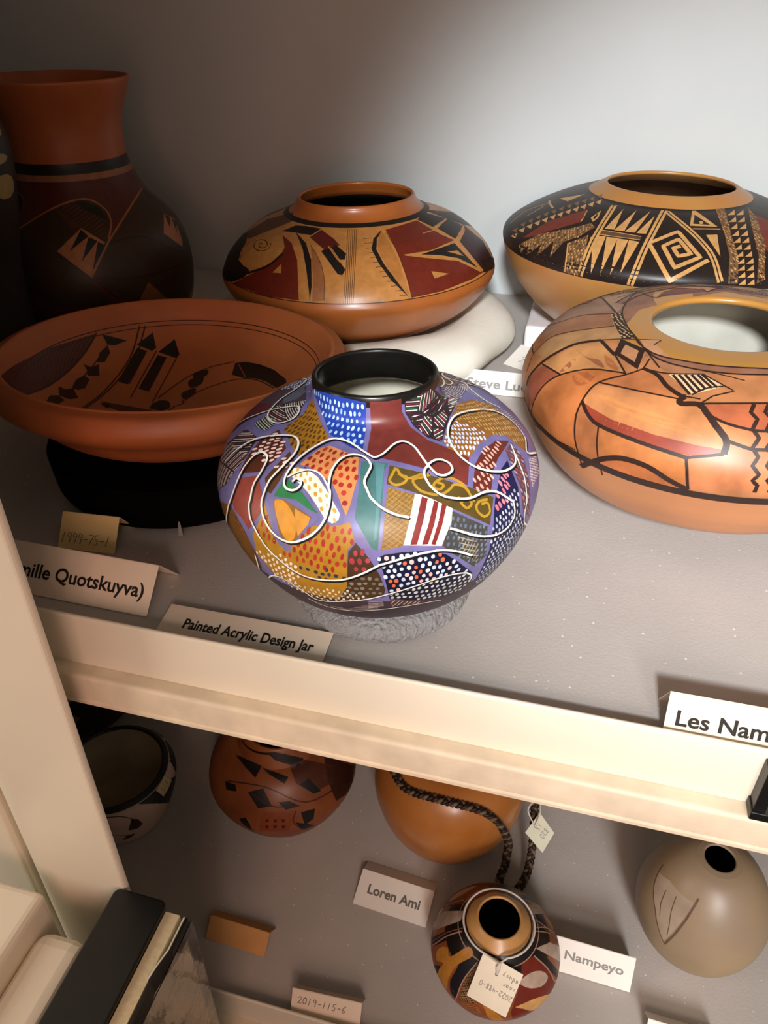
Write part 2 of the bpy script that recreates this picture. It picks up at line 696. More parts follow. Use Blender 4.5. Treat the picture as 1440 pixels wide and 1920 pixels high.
def on_card(me_or_mb, name, parent, x, u, dy, h, lift=0.0007):
    """lay flat writing on a card's leaning face: x along the edge, u up the face"""
    L = math.hypot(dy, h)
    o = me_or_mb.build(name, parent) if isinstance(me_or_mb, MB) else link(name, me_or_mb, parent)
    a = math.atan2(h, dy)
    n = Vector((0, -sin(a), cos(a)))
    o.location = Vector((x, dy * u / L, h * u / L)) + n * lift
    o.rotation_euler = (a, 0, 0)
    return o


def place_card(label, p0, p1, z, h, dy, back, m, name='name_card', cat='card', group=None):
    """folded tent card: front face leans back from the edge p0-p1, a flap drops behind"""
    group = group or (name.replace('_', ' ') + 's on the ' + ('upper' if z > -0.1 else 'lower') + ' shelf')
    p0, p1 = Vector((*p0, z)), Vector((*p1, z))
    ang = math.atan2(p1.y - p0.y, p1.x - p0.x)
    w = (p1 - p0).length / 2
    root = thing(name, label, cat, (p0 + p1) / 2, (0, 0, ang), group)
    t = 0.0004
    mb = MB()
    a = math.atan2(h, dy)
    n = Vector((0, -sin(a), cos(a))) * t
    A, B = Vector((-w, 0, 0.0001)), Vector((w, 0, 0.0001))
    Ct, Dt = Vector((w, dy, h)), Vector((-w, dy, h))
    mb.hexa([A - n * 0, B - n * 0, Ct, Dt, A + n, B + n, Ct + n, Dt + n], m)
    front = mb.build('front_face', root)
    if back:
        mb = MB()
        E_, F_ = Vector((w, dy + back, 0.0001)), Vector((-w, dy + back, 0.0001))
        a2 = math.atan2(h, -back)
        n2 = Vector((0, sin(math.atan2(h, back)), cos(math.atan2(h, back)))) * t
        mb.hexa([Dt - n2 * 0, Ct - n2 * 0, E_, F_, Dt + n2, Ct + n2, E_ + n2, F_ + n2], m)
        mb.build('back_flap', root)
    return root, w


# figures painted on the pots, in each pot's own coordinates: "angle in degrees,arc length in mm ..."
RAW = {
'A': [
('f','1c3c9c',1,"-145.2,221.1 -123.8,223.8 -114.5,224.2 -106.5,224.2 -100,224.1 -93.9,223.8 -88.1,223.3 -82.4,222.6 -82.6,218.7 -82.8,214.8 -82.8,211 -82.4,207.1 -82.3,201.6 -82.2,195.8 -82,189.7 -88.4,191.2 -92.7,193.5 -97.4,195.5 -106,198.8 -111.5,203 -117.8,206.7 -124,209.6 -129.8,212.1 -135.2,214.6 -140.8,216.9"),
('d',['a9cdf0','b9d8f2','8fb6e6'],2,"-145.2,221.1 -123.8,223.8 -114.5,224.2 -106.5,224.2 -100,224.1 -93.9,223.8 -88.1,223.3 -82.4,222.6 -82.6,218.7 -82.8,214.8 -82.8,211 -82.4,207.1 -82.3,201.6 -82.2,195.8 -82,189.7 -88.4,191.2 -92.7,193.5 -97.4,195.5 -106,198.8 -111.5,203 -117.8,206.7 -124,209.6 -129.8,212.1 -135.2,214.6 -140.8,216.9",0,3.1,4.6,3.4,1.7,0.6),
('f','6e302a/0.35',1,"-79.1,223 -73.9,223.1 -68.7,223.1 -63.5,222.9 -57.9,223.2 -52.2,223.2 -52.1,219.3 -52,215.4 -50,212 -48.7,208.6 -48.6,204.7 -46.8,200.5 -45.3,196.3 -44.2,191.8 -42.4,188.7 -40.8,185.5 -39.3,182.3 -37.9,178.9 -36.5,175.5 -35,172.3 -33.4,169.2 -35.6,165.6 -37.5,162.1 -39.2,158.6 -40.7,155.2 -42.9,157.9 -45,160.6 -47.3,163.2 -49.2,165.4 -51.2,167.7 -53.3,169.9 -55.4,172.1 -57.6,173.9 -59.9,175.6 -62.3,177.3 -64.8,179 -67.3,180.4 -69.9,181.7 -72.6,183 -75.4,184.1 -79.6,187.7 -79.4,192.9 -79.1,197.8 -78.8,202.6 -78.2,207.2 -78.7,211.1 -78.9,215 -79,219"),
('f','9a6a1c',1,"-151.3,213.2 -142.6,211.9 -135.6,210.1 -129,208 -122.6,205.5 -116,202.7 -110.3,199.6 -105.6,196.3 -105,192.7 -107.5,188.8 -109.7,184.9 -110.6,180.8 -111.5,176.9 -116.9,178.7 -121.1,181.5 -125.8,184 -131.2,186.2 -137.4,187.8 -138.7,190.8 -140.4,195.3 -141.8,199.7 -143.5,204.1 -150.5,208.1"),
('d',['4f3214','5b3a18'],2,"-151.3,213.2 -142.6,211.9 -135.6,210.1 -129,208 -122.6,205.5 -116,202.7 -110.3,199.6 -105.6,196.3 -105,192.7 -107.5,188.8 -109.7,184.9 -110.6,180.8 -111.5,176.9 -116.9,178.7 -121.1,181.5 -125.8,184 -131.2,186.2 -137.4,187.8 -138.7,190.8 -140.4,195.3 -141.8,199.7 -143.5,204.1 -150.5,208.1",15,3.0,4.6,3.6,1.6,0.4),
('f','2f2028',1,"-49.4,220.8 -44.1,221.7 -38.4,222.4 -32.2,223 -25.1,223.2 -16.6,222.9 -3.4,216.4 10.2,208.8 17.1,202.7 20.2,196.8 7.1,199.8 -4.3,200.4 -14.2,199.4 -21.5,197 -27.8,194 -33.4,190.5 -38.2,186.6 -40.4,190.1 -43,193.5 -44.1,198.7 -45.5,203.9 -46.1,209 -48.9,213.5 -49,217.1"),
('h',['e6ded2','9a2f44','e6ded2','2e5a3e'],2,"-48.7,220.7 -43.3,221.3 -37.5,221.7 -31.1,221.8 -33.7,217.6 -36.5,213.5 -46,211.3 -48.8,214.2",-12,1.35,0.62),
('h',['e6ded2','9a2f44','e6ded2','2e5a3e'],2,"-30.5,222 -16.7,222.5 -7.4,215.7 -17.3,214.7 -25,213 -32,211 -35.9,212.6 -33,217.2",70,1.35,0.62),
('h',['e6ded2','9a2f44','e6ded2','2e5a3e'],2,"-32.2,210.6 -25,212.5 -16.8,214 -5.9,214.6 1.6,209.3 1.1,205.3 -14.9,206.4 -24.1,207",10,1.35,0.62),
('h',['e6ded2','9a2f44','e6ded2','2e5a3e'],2,"-46.2,210.8 -36.7,212.8 -31.8,209.4 -37.9,204.7 -44.4,202 -44.6,206.8",-8,1.35,0.62),
('h',['e6ded2','9a2f44','e6ded2','2e5a3e'],2,"-31.8,209.4 -25.1,206.4 -30.4,202.7 -35,198.8 -38.9,194.7 -43,194.9 -43.9,201.4 -37.9,205.8",82,1.35,0.62),
('h',['e6ded2','9a2f44','e6ded2','2e5a3e'],2,"-24.7,206.2 -17.7,205.9 -10.2,205.1 -14.9,199.9 -22.1,197.9 -28.3,195.3 -31.6,199.6",75,1.35,0.62),
('h',['e6ded2','9a2f44','e6ded2','2e5a3e'],2,"-34,199.5 -29.3,194.5 -37.9,187.2 -40.1,191.5",5,1.35,0.62),
('h',['e6ded2','9a2f44','e6ded2','2e5a3e'],2,"-4.5,214.5 11.8,208.1 16.2,203.1 18,198.3 6.6,200.5 -3.4,201 -12.3,200.2 -5.8,203.1 1.8,205.4 2.7,209.3",-30,1.35,0.62),
('f','935f28',1,"6.9,199.5 14,194.6 19.5,189.2 18.6,185.1 17.9,180.9 17.9,176.6 15.2,173.7 13.4,170.5 12.5,166.9 12.3,163 10.1,160.3 8.5,157.3 7.2,154.2 6.4,150.7 2.1,148.9 -1.3,146.4 -2.8,150.8 -3.9,155 -4.8,160 -5.3,164.9 -8.2,168.3 -10.9,171.4 -17.1,172.8 -22.9,173.5 -28.4,171.4 -33.2,169 -34.7,171.7 -36.1,174.5 -37.5,177.4 -38.8,180.4 -36.9,186.7 -32,190.4 -26.3,193.8 -19.8,196.6 -12.2,198.5 -3.4,199.6"),
('d',['c8d4f0','d5dcf2'],2,"-19.8,196.6 -13.5,193 -13.2,188.9 -12.9,184.7 -12.5,180.6 -12.9,176.3 -12.8,172.1 -18,173.1 -22.9,173.5 -28.4,171.4 -33.2,169 -34.7,171.7 -36.1,174.5 -37.5,177.4 -38.8,180.4 -36.9,186.7 -32,190.4 -26.3,193.8",-38,2.2,4.2,3.2,1.5,0.5),
('d',['c7a661','b89a60'],2,"6.9,199.5 14,194.6 19.5,189.2 18.6,185.1 17.9,180.9 17.9,176.6 15.2,173.7 13.4,170.5 12.5,166.9 12.3,163 10.1,160.3 8.5,157.3 7.2,154.2 6.4,150.7 -2.1,151.1 -3.5,155.9 -4.5,160.5 -5.3,164.9 -8.2,168.3 -10.9,171.4 -11.8,176.1 -12.1,180.8 -12.1,184.8 -11.9,188.9 -11.7,193 -17.9,196.7 -10.9,198.5 -2.6,199.6",-38,2.2,4.2,3.0,1.2,0.5),
('f','64291f',1,"-39.4,152.5 -38,155.5 -36.4,158.5 -34.7,161.4 -32.7,164.4 -28.9,166.8 -24.6,168.9 -19.3,168.8 -13.4,168.1 -10.3,165 -6.9,161.7 -13.2,161.2 -17.1,160.7 -20.7,159.9 -23.8,158.1 -26.6,156.1 -28.6,153.5 -30.4,150.8 -32,148.1 -33.5,145.4 -35.5,147.8 -37.5,150.2"),
('d',['e7a596','eab5a4'],2,"-39.4,152.5 -38,155.5 -36.4,158.5 -34.7,161.4 -32.7,164.4 -28.9,166.8 -24.6,168.9 -19.3,168.8 -13.4,168.1 -10.3,165 -6.9,161.7 -13.2,161.2 -17.1,160.7 -20.7,159.9 -23.8,158.1 -26.6,156.1 -28.6,153.5 -30.4,150.8 -32,148.1 -33.5,145.4 -35.5,147.8 -37.5,150.2",8,3.2,4.6,3.6,1.7,0.5),
('f','5b4350',1,"-6.4,159.9 -6.8,156.1 -7,152.2 -6.9,148.1 -8.6,145.2 -10,142 -11,138.6 -11.5,135 -13,131.8 -14,128.1 -14.4,123.8 -13.9,118.5 -12,111.3 -19.3,121.7 -19.9,126.6 -19.8,130.9 -19.3,134.6 -18.5,138.1 -18.4,141.7 -18,145.2 -17.5,148.6 -16.7,152 -15.7,155.3 -13.7,160.2"),
('d',['b5665c','9a4a48','b59aa2'],2,"-6.4,159.9 -6.8,156.1 -7,152.2 -6.9,148.1 -8.6,145.2 -10,142 -11,138.6 -11.5,135 -13,131.8 -14,128.1 -14.4,123.8 -13.9,118.5 -12,111.3 -19.3,121.7 -19.9,126.6 -19.8,130.9 -19.3,134.6 -18.5,138.1 -18.4,141.7 -18,145.2 -17.5,148.6 -16.7,152 -15.7,155.3 -13.7,160.2",20,3.0,4.6,3.6,1.6,0.3),
('f','161a44',1,"-22.8,154 -16.9,155.4 -18.1,151.5 -18.9,147.5 -19.6,143.4 -19.8,139.2 -20.8,135.7 -21.5,131.9 -21.7,127.8 -21.5,123 -17.8,114.9 -7.3,99 -9,96.3 -10.4,93.5 -11.1,90.8 -11.6,88 -12.2,85.4 -14.8,80.2 -16.9,77.6 -19,74.9 -20.9,72.2 -22.8,69.6 -24.6,66.9 -33.6,75.7 -38.5,78.8 -38.6,87.3 -38.2,94 -38.1,100.6 -37.7,106.3 -37.1,111.3 -37.1,115.8 -36.8,120 -36.4,123.8 -35.9,127.3 -35.4,131.2 -34.7,134.8 -33.8,138.2 -32.6,141.5 -31,144.1 -29.3,146.7 -27.3,149.2 -25.2,151.7"),
('d',['e58590','dd7784'],2,"-22.8,154 -18.6,155 -20,151.5 -21.1,147.9 -22.1,144.3 -24.1,141.7 -25.8,138.9 -27.3,136 -29.9,135 -32.3,133.8 -35.3,131.5 -34.6,135 -33.7,138.3 -32.6,141.5 -31,144.1 -29.3,146.7 -27.3,149.2 -25.2,151.7",12,3.0,4.8,4.0,2.0,0.3),
('d',['bcc2cf','a9b1c4','c9cbcf'],2,"-35.5,129.4 -33.8,131.1 -31.9,132.7 -29.8,135.1 -27.6,137.4 -25.1,139.4 -22.3,141.3 -20.8,136.9 -21.6,132.8 -21.8,128.2 -21.5,123 -18.1,115.2 -7.7,99 -9.3,96.3 -10.5,93.5 -11.1,90.8 -11.6,88 -12.2,85.4 -14.8,80.2 -16.9,77.6 -19,74.9 -20.9,72.2 -22.8,69.6 -24.6,66.9 -32.8,75.6 -37.3,79.1 -38.1,87.4 -38.2,94 -38.1,100.6 -37.7,106.3 -37.1,111.3 -37.1,116.5 -36.8,121.2 -36.3,125.5",12,2.9,3.9,2.9,1.6,0.3),
('f','54431a',1,"-68.9,176.9 -66.2,175.4 -63.6,173.9 -61,172.4 -58.6,170.8 -56.1,169.1 -53.8,167 -51.5,164.9 -49.2,162.7 -47,160.5 -44.7,158.2 -42.5,155.9 -40.2,153.4 -38.4,150.9 -36.6,148.3 -34.8,145.6 -32.9,142.9 -34.3,139.6 -35.5,136.3 -36.6,132.9 -37.4,129.2 -39.6,132.4 -41.7,135.4 -43.7,138.1 -45.6,140.7 -47.5,143.2 -49.3,145.6 -50.9,147.6 -52.6,149.5 -54.2,151.4 -55.9,153.3 -57.5,155.1 -59.2,156.9 -61,158.6 -62.9,160 -64.9,161.4 -66.9,162.7 -69,164 -71,165.2 -70.4,168.8 -69.7,172.7"),
('l','ab8428',2,1.5,"-66.5,175.1 -67,173.9 -67.5,172.7 -68,171.6 -68.5,170.5 -68.9,169.5 -69.4,168.6 -69.7,167.8 -69.7,166.9 -69.4,166.1 -68.9,165.3 -68.3,164.6 -67.6,164.2 -66.8,164.2 -65.9,164.3 -65,164.7 -64.2,165.1 -63.7,165.7 -63.2,166.5 -62.9,167.4 -62.9,168.1 -63.2,168.6 -63.8,169 -64.5,169.4 -65.1,170 -65.4,170.9 -65.6,171.9 -65.8,173.1 -66.1,174.2"),
('l','ab8428',2,1.5,"-66,170.9 -65.1,169.9 -64.3,168.8 -63.5,167.8 -62.5,167.3 -61.3,167.2 -60,167.6 -58.6,168 -57.4,168.3 -56.1,168.2 -54.9,167.9 -53.9,167.6 -53.4,167.4 -53.7,167.1 -54.6,166.9 -55.7,166.7 -56.7,166.6 -57.8,166.5 -59.1,166.5 -60.1,166.4 -60.8,165.8 -60.9,164.7 -60.6,163.1 -60,161.4 -59.4,160 -58.7,158.9 -57.8,158 -56.8,157.2 -55.9,156.5 -54.9,155.8 -53.9,155.3 -53,155 -52,154.8 -51,154.9 -50.1,155.3 -49.1,155.7 -48.3,156.2 -47.6,156.7 -47,157.3 -46.4,157.9 -45.7,158 -44.9,157.6 -44,157 -43.1,156 -42.4,154.9 -42,153.4 -41.7,151.6 -41.5,149.8 -41.3,148.4 -41.2,147.4 -41.1,146.7 -41.1,146 -41.1,145.4"),
('l','ab8428',2,1.5,"-52.2,162.1 -51.5,161.5 -50.8,160.8 -50.2,160.1 -49.9,159.5 -50.1,158.9 -50.6,158.3 -51.3,157.8 -51.8,157.6 -52.4,157.9 -53,158.4 -53.5,159.1 -53.8,159.8 -53.7,160.4 -53.4,161.1 -52.9,161.8 -52.2,162.4 -51.2,162.9 -49.9,163.3 -48.6,163.5 -47.3,163.2 -46,162.2 -44.7,160.7 -43.6,158.9 -42.7,157.3 -42.2,155.8 -41.9,154.3 -41.7,152.9 -41.4,151.4"),
('l','ab8428',2,1.5,"-45.5,147.7 -45,147.9 -44.4,148.1 -43.9,148.2 -43.4,148.1 -43,147.6 -42.5,146.8 -42.2,146 -42.2,145.2 -42.4,144.6 -43,144 -43.6,143.6 -44.1,143.4 -44.5,143.6 -44.9,144.1 -45.2,144.8 -45.5,145.6 -45.8,146.7 -45.9,148.1 -46,149.5 -46.2,150.9"),
('l','ab8428',2,1.5,"-35.6,143.5 -36.6,143.8 -37.6,144.2 -38.5,144.4 -39.3,144.3 -40,143.8 -40.6,143.1 -41,142.1 -41.1,141.1 -41,139.7 -40.5,138.1 -39.8,136.6 -39.2,135.6 -38.5,135.3 -37.6,135.4 -36.9,135.9 -36.3,136.6 -36.1,137.7 -36,139.2 -36,140.6 -36.2,141.7 -36.6,142.2 -37.3,142.4 -38,142.4 -38.7,142.5"),
('f','41706f',1,"-81.6,180.5 -78.5,180.3 -75.5,179.8 -72.6,179.3 -69.6,178.6 -71.6,173.2 -71.9,169.4 -72.2,165.7 -72.5,162.2 -72.7,158.8 -72.9,155.4 -73.2,152 -73.5,148.7 -73.8,145.3 -74,142 -74.3,138.7 -74.5,135.4 -74.7,131.9 -75,128.4 -76.8,130.3 -77.7,133.4 -78.6,136.4 -79.6,139.4 -80.6,142.3 -82.1,146.4 -81.9,149.7 -81.7,153.2 -81.6,156.6 -81.4,160.1 -81.3,163.7 -81.3,167.5 -81.3,171.4 -81.4,175.8"),
('f','54858a',2,"-75.3,179.6 -71,178.4 -71.5,173.9 -72,169.9 -72.4,166.1 -72.8,162.5 -73.2,158.9 -73.5,155.4 -73.8,152.1 -74.1,148.8 -74.4,145.5 -74.6,142.3 -74.9,139 -75.1,135.7 -76,134.4 -75.9,137.9 -75.7,141.4 -75.5,144.9 -75.3,148.4 -75.1,151.9 -74.9,155.5 -74.9,159.1 -75,162.8 -75,166.6 -75.1,170.6 -75.2,174.9"),
('f','8f6c31',1,"-70.9,163.5 -68.4,162.1 -66,160.6 -63.6,159 -61.3,157.4 -62.3,153.6 -63.2,149.9 -64.1,146.1 -64.8,143.1 -65.4,140.1 -66,137 -66.6,133.9 -67.1,130.7 -69.4,130.1 -71.7,129.5 -73.9,128.7 -73.6,132.6 -73.3,136.4 -73,140.1 -72.7,143.7 -72.4,147.4 -72.1,150.5 -71.8,153.7 -71.5,156.9 -71.2,160.2"),
('h',['7b5924'],2,"-70.9,163.5 -68.4,162.1 -66,160.6 -63.6,159 -61.3,157.4 -62.3,153.6 -63.2,149.9 -64.1,146.1 -64.8,143.1 -65.4,140.1 -66,137 -66.6,133.9 -67.1,130.7 -69.4,130.1 -71.7,129.5 -73.9,128.7 -73.6,132.6 -73.3,136.4 -73,140.1 -72.7,143.7 -72.4,147.4 -72.1,150.5 -71.8,153.7 -71.5,156.9 -71.2,160.2",35,2.2,0.7),
('h',['a5813f'],2,"-70.9,163.5 -68.4,162.1 -66,160.6 -63.6,159 -61.3,157.4 -62.3,153.6 -63.2,149.9 -64.1,146.1 -64.8,143.1 -65.4,140.1 -66,137 -66.6,133.9 -67.1,130.7 -69.4,130.1 -71.7,129.5 -73.9,128.7 -73.6,132.6 -73.3,136.4 -73,140.1 -72.7,143.7 -72.4,147.4 -72.1,150.5 -71.8,153.7 -71.5,156.9 -71.2,160.2",-40,2.6,0.5),
('f','45433f',1,"-49.8,144.4 -48,142.1 -46.3,139.8 -44.5,137.3 -42.6,134.7 -40.6,131.9 -38.4,128.9 -38.7,124.5 -38.8,119.7 -38.6,114.3 -38,108.2 -40.3,105.8 -42.4,103 -45.6,108.9 -48.2,113.8 -50.5,118 -52.7,121.7 -54.9,126.8 -54.3,130 -53.6,133 -52.7,135.9 -51.8,138.8 -50.9,141.6"),
('d',['728196','5d6a7e'],2,"-49.8,144.4 -48,142.1 -46.3,139.8 -44.5,137.3 -42.6,134.7 -40.6,131.9 -38.4,128.9 -38.7,124.5 -38.8,119.7 -38.6,114.3 -38,108.2 -40.3,105.8 -42.4,103 -45.6,108.9 -48.2,113.8 -50.5,118 -52.7,121.7 -54.9,126.8 -54.3,130 -53.6,133 -52.7,135.9 -51.8,138.8 -50.9,141.6",-20,3.3,3.6,2.6,1.6,0.6),
('h',['a89c7c'],3,"-48.8,128.2 -46.7,125.9 -44.4,123.5 -42,120.7 -42.2,116.2 -42.1,111.3 -41.8,105.6 -44.7,110.2 -47.3,114.1 -48,119.2 -48.5,123.9",60,2.4,0.5),
('h',['a89c7c'],3,"-50,130.3 -47.8,128.6 -45.5,126.7 -43,124.6 -42.7,120 -42.1,114.9 -41.2,109.2 -45,113.3 -48.3,116.6 -49,121.5 -49.6,126.1",-30,2.8,0.5),
('f','eee6da',3,"-61.2,158 -58.9,156.7 -57.1,155 -55.4,153.2 -52.7,149.8 -49.5,145.7 -50.4,142.3 -51.1,138.8 -52.3,136 -53.4,133.1 -54.4,130.1 -55.3,126.9 -57.3,127.8 -59.4,128.6 -61.3,129.3 -63.3,130 -65.2,130.5 -67.2,131 -66.5,134.5 -65.9,138 -65.1,141.4 -64.5,144.7 -63.7,148 -62.9,151.3 -62.1,154.6"),
('f','7c2320',4,"-59,155.9 -57.1,154.1 -58,151.1 -58.8,148.1 -59.6,145.1 -60.3,142.2 -61.3,138.4 -62.2,134.5 -63,130.5 -65.1,130.8 -64.5,133.9 -63.9,136.9 -63.2,139.8 -62.5,142.8 -61.7,146 -60.9,149.3 -60,152.6"),
('f','7c2320',4,"-55.1,152.4 -53.7,150.9 -54.8,147.4 -55.8,143.9 -56.7,140.4 -57.7,136.9 -58.7,133.3 -59.6,129.6 -61.5,130 -60.8,133 -60.1,135.9 -59.2,138.8 -58.4,141.6 -57.4,145.2 -56.3,148.8"),
('f','7c2320',4,"-52.7,149.8 -51.3,148.1 -52.5,144.8 -53.5,141.5 -54.4,138.2 -55.5,135 -56.4,131.8 -57.3,128.4 -58.6,129.2 -57.7,132.7 -56.8,136.1 -55.8,139.4 -54.8,142.9 -53.8,146.3"),
('f','0f132e',1,"-75.4,124.1 -73.1,126.1 -71.3,126.4 -69.5,126.7 -67.6,126.9 -65,126.6 -62.4,126.2 -59.8,125 -57,123.6 -53.8,120.6 -50.3,114.5 -48.3,110.3 -46,105.4 -42.4,97.6 -41.4,89.3 -42.4,85 -43.3,80.1 -46.4,79.1 -49.2,77.5 -52,79.2 -54.7,80.4 -57.1,81.2 -59.5,81.7 -62.1,83.8 -64.6,85.5 -67,86.9 -69.3,88 -71.6,88.9 -72.1,96.5 -72.6,103.2 -73.1,109.7 -73.6,115.4 -74.5,119.9"),
('d',['c3d2ea','c3d2ea','e2b9b4','cf6a48','d9dde4'],2,"-75.4,124.1 -73.4,124.9 -71.5,125.7 -69.6,126.3 -67.6,126.9 -65.6,126.4 -63.5,125.9 -61.4,125.2 -59.2,124.5 -57,123.6 -54.9,120.9 -52.7,117.8 -50.3,114.5 -47.4,108.3 -43.9,100.5 -46.9,101.9 -49.7,103 -52.3,103.7 -54.8,104.2 -56.8,103.7 -58.9,102.9 -60.9,102.1 -62.8,101.1 -64.8,99.9 -67.2,98.8 -69.5,97.4 -71.9,95.9 -72.6,103.2 -73.1,109.7 -73.6,115.4 -74.5,119.9",5,3.9,4.3,3.2,2.4,0.4),
('d',['cfcfc9','b9b9b2'],2,"-71.8,95.2 -69.5,96.8 -67.1,98.2 -64.8,99.3 -62.8,100.5 -60.8,101.5 -58.8,102.4 -56.8,103.1 -54.7,103.6 -52.5,103.1 -50.3,102.3 -47.9,101.4 -45.4,100.1 -42.7,95.2 -41.6,89.6 -42.6,85.2 -43.3,80.1 -46.4,79.4 -49.3,78.1 -52.2,79.9 -54.8,81.1 -57.2,82 -59.6,82.6 -62.1,84.5 -64.6,86.1 -66.9,87.4 -69.2,88.4 -71.5,89.2",-6,3.6,4.0,2.6,2.2,0.4),
('f','6a3a38',1,"-71.5,88.2 -69.4,87.1 -67.2,85.8 -65,84.3 -62.3,83.2 -59.5,81.7 -57.1,80.6 -54.5,79.2 -51.8,77.3 -54.4,78 -56.8,78.4 -59.2,78.5 -61.5,78.3 -63.9,78.9 -66.3,79.2 -68.7,79.2 -71,79"),
('h',['c9b59a'],2,"-71.5,88.2 -69.4,87.1 -67.2,85.8 -65,84.3 -62.3,83.2 -59.5,81.7 -61.5,78.3 -63.9,78.9 -66.3,79.2 -68.7,79.2 -71,79",60,2.6,0.6),
('f','5b3c52',1,"-79.1,86.4 -76.3,86.9 -73.6,87 -73.4,80.4 -76.4,78.4 -79.5,75.8"),
('h',['cbb9b4'],2,"-79.1,86.4 -76.3,86.9 -73.6,87 -73.4,80.4 -76.4,78.4 -79.5,75.8",0,1.4,0.4),
('f','43301d',1,"-83.7,127.7 -81.5,133.2 -80.2,130.4 -78.9,127.5 -77.7,124.4 -76.6,120.6 -75.6,116.6 -74.6,112.3 -73.8,106.2 -73,99.2 -73.7,92.6 -75.7,91.7 -77.8,90.6 -79.9,89.3 -82.1,87.8 -84.5,86.7 -87.1,85.4 -89.8,83.7 -87.4,93 -85.3,100.8 -84.9,106.9 -84.5,112.3 -84.3,117.2 -84,122.7"),
('d',['ab3b48','a33440'],2,"-83.7,127.7 -81.5,133.2 -80.2,130.4 -78.9,127.5 -77.7,124.4 -76.8,120.8 -76,117 -78.4,115.6 -80.9,114.1 -84.2,114.6 -84,119.3 -83.8,123.6",0,4.4,5.2,4,2.6,0.4),
('d',['837a6a','6f675a'],2,"-84.6,109.7 -82.7,111 -80.8,112.3 -79,113.3 -77.1,114.3 -74.4,111.4 -73.8,105.6 -73,99.2 -73.7,92.6 -75.9,92 -78.2,91.2 -80.6,90.2 -83,89 -85.5,87.4 -87.9,89.5 -86.6,97.1 -85.5,103.8",0,4.0,4.4,2.8,2.6,0.4),
('f','a87a20',1,"-116.5,145.5 -114.8,143 -113.4,140.5 -112,137.9 -111,134.6 -110.2,131.2 -109.5,127.6 -107.7,125.4 -105.9,123 -104.3,120.4 -102.5,124.8 -100.8,128.8 -99.3,132.5 -97.4,136.1 -95.6,139.6 -93.2,140.8 -90.8,141.9 -88.8,142 -86.8,142 -83.6,144.4 -83,140.9 -82.4,137.5 -81.8,134 -83,131.2 -84.2,128.4 -84.3,124.6 -84.4,120.6 -84.5,116.3 -84.7,111.6 -85,106.5 -85.3,100.8 -87.4,93.6 -89.8,84.9 -92.1,84.3 -94.5,83.3 -97.1,82 -99.4,83.7 -101.8,85.1 -104.3,86 -106.4,88.4 -108.6,90.4 -111,92 -113.5,93.2 -114.7,97.2 -116,100.8 -117.4,104 -119.1,106.8 -118.6,112.5 -118.6,117.3 -119,121.7 -117.3,127.1 -116.1,131.7 -115.3,135.9 -115.7,140.8"),
('d',['9c2a1e','a83324'],2,"-116.5,145.5 -114.8,143 -113.4,140.5 -112,137.9 -111,134.6 -110.2,131.2 -109.5,127.6 -107.7,125.4 -105.9,123 -104.3,120.4 -102.5,124.8 -100.8,128.8 -99.3,132.5 -97.4,136.1 -95.6,139.6 -93.2,140.8 -90.8,141.9 -88.8,142 -86.8,142 -83.6,144.4 -83,140.9 -82.5,137.5 -82,133.9 -83.1,131.2 -84.2,128.4 -84.3,124.1 -84.3,119.5 -84.5,114.5 -86.3,114.1 -88.2,113.6 -90.1,113 -92.2,113.8 -94.3,114.5 -96.4,115 -98.4,115.3 -100.4,115.4 -102.4,115.4 -104.4,117.1 -106.5,118.7 -108.6,120.1 -111,120.9 -113.5,121.4 -116.1,121.6 -119,121.7 -117.3,127.1 -116.1,131.7 -115.3,135.9 -115.7,140.8",-8,4.3,5.0,4.2,2.2,0.5),
('d',['2a3442','333c48'],2,"-101.1,115.3 -98.3,114.7 -95.7,113.9 -93.4,114.1 -91.1,114.2 -88.9,114.1 -86.8,113.9 -84.6,113.6 -85,106.5 -87.4,106.2 -89.8,105.7 -92.3,105 -94.3,106 -96.3,106.8 -98.4,107.4 -100.6,107.9",-6,4.2,4.2,3,2.3,0.3),
('d',['efe0cc','e8d6bf'],2,"-119.8,109.1 -116,112.7 -111.6,115.8 -107.8,118.1 -105.8,117.1 -103.9,116 -102.1,114.7 -101.6,110.8 -101.2,106.4 -102.3,97.7 -104.1,86.8 -106.3,88.9 -108.5,90.8 -110.9,92.2 -113.5,93.2 -114.6,97.1 -115.8,100.6 -117.2,103.7 -118.8,106.4",-28,3.6,4.2,3.4,1.9,0.3),
('d',['e6d3b8'],2,"-113.5,93.2 -110.5,93.9 -107.7,94.1 -105.2,94 -102.8,93.5 -99.9,95 -97.2,96.2 -94.7,97.1 -92.3,97.7 -90,98.1 -87.7,98.3 -85.5,98.3 -83.4,96.7 -81.3,94.8 -79.1,92.7 -77,90.3 -79.1,89.1 -81.2,87.8 -83.4,86.1 -85.8,84.2 -87.9,84 -90.1,83.5 -92.4,82.8 -94.8,81.8 -97.3,80.5 -99.6,81.6 -102,82.5 -104.5,83 -107.2,83.1 -108.6,86.1 -110.1,88.8 -111.8,91.2",-10,3.4,3.4,2.6,1.5,0.3),
('f','8a6126',2,"-112.2,146.2 -108.6,149.7 -105.9,148.9 -103.4,147.9 -100.9,146.9 -98.6,145.7 -96.4,144.5 -97.2,140.2 -98.2,137.1 -99.3,133.9 -100.5,130.6 -103.7,124.5 -105.2,127.5 -106.9,130.3 -107.6,133.5 -108.4,136.5 -109.3,139.4 -110.7,142.8"),
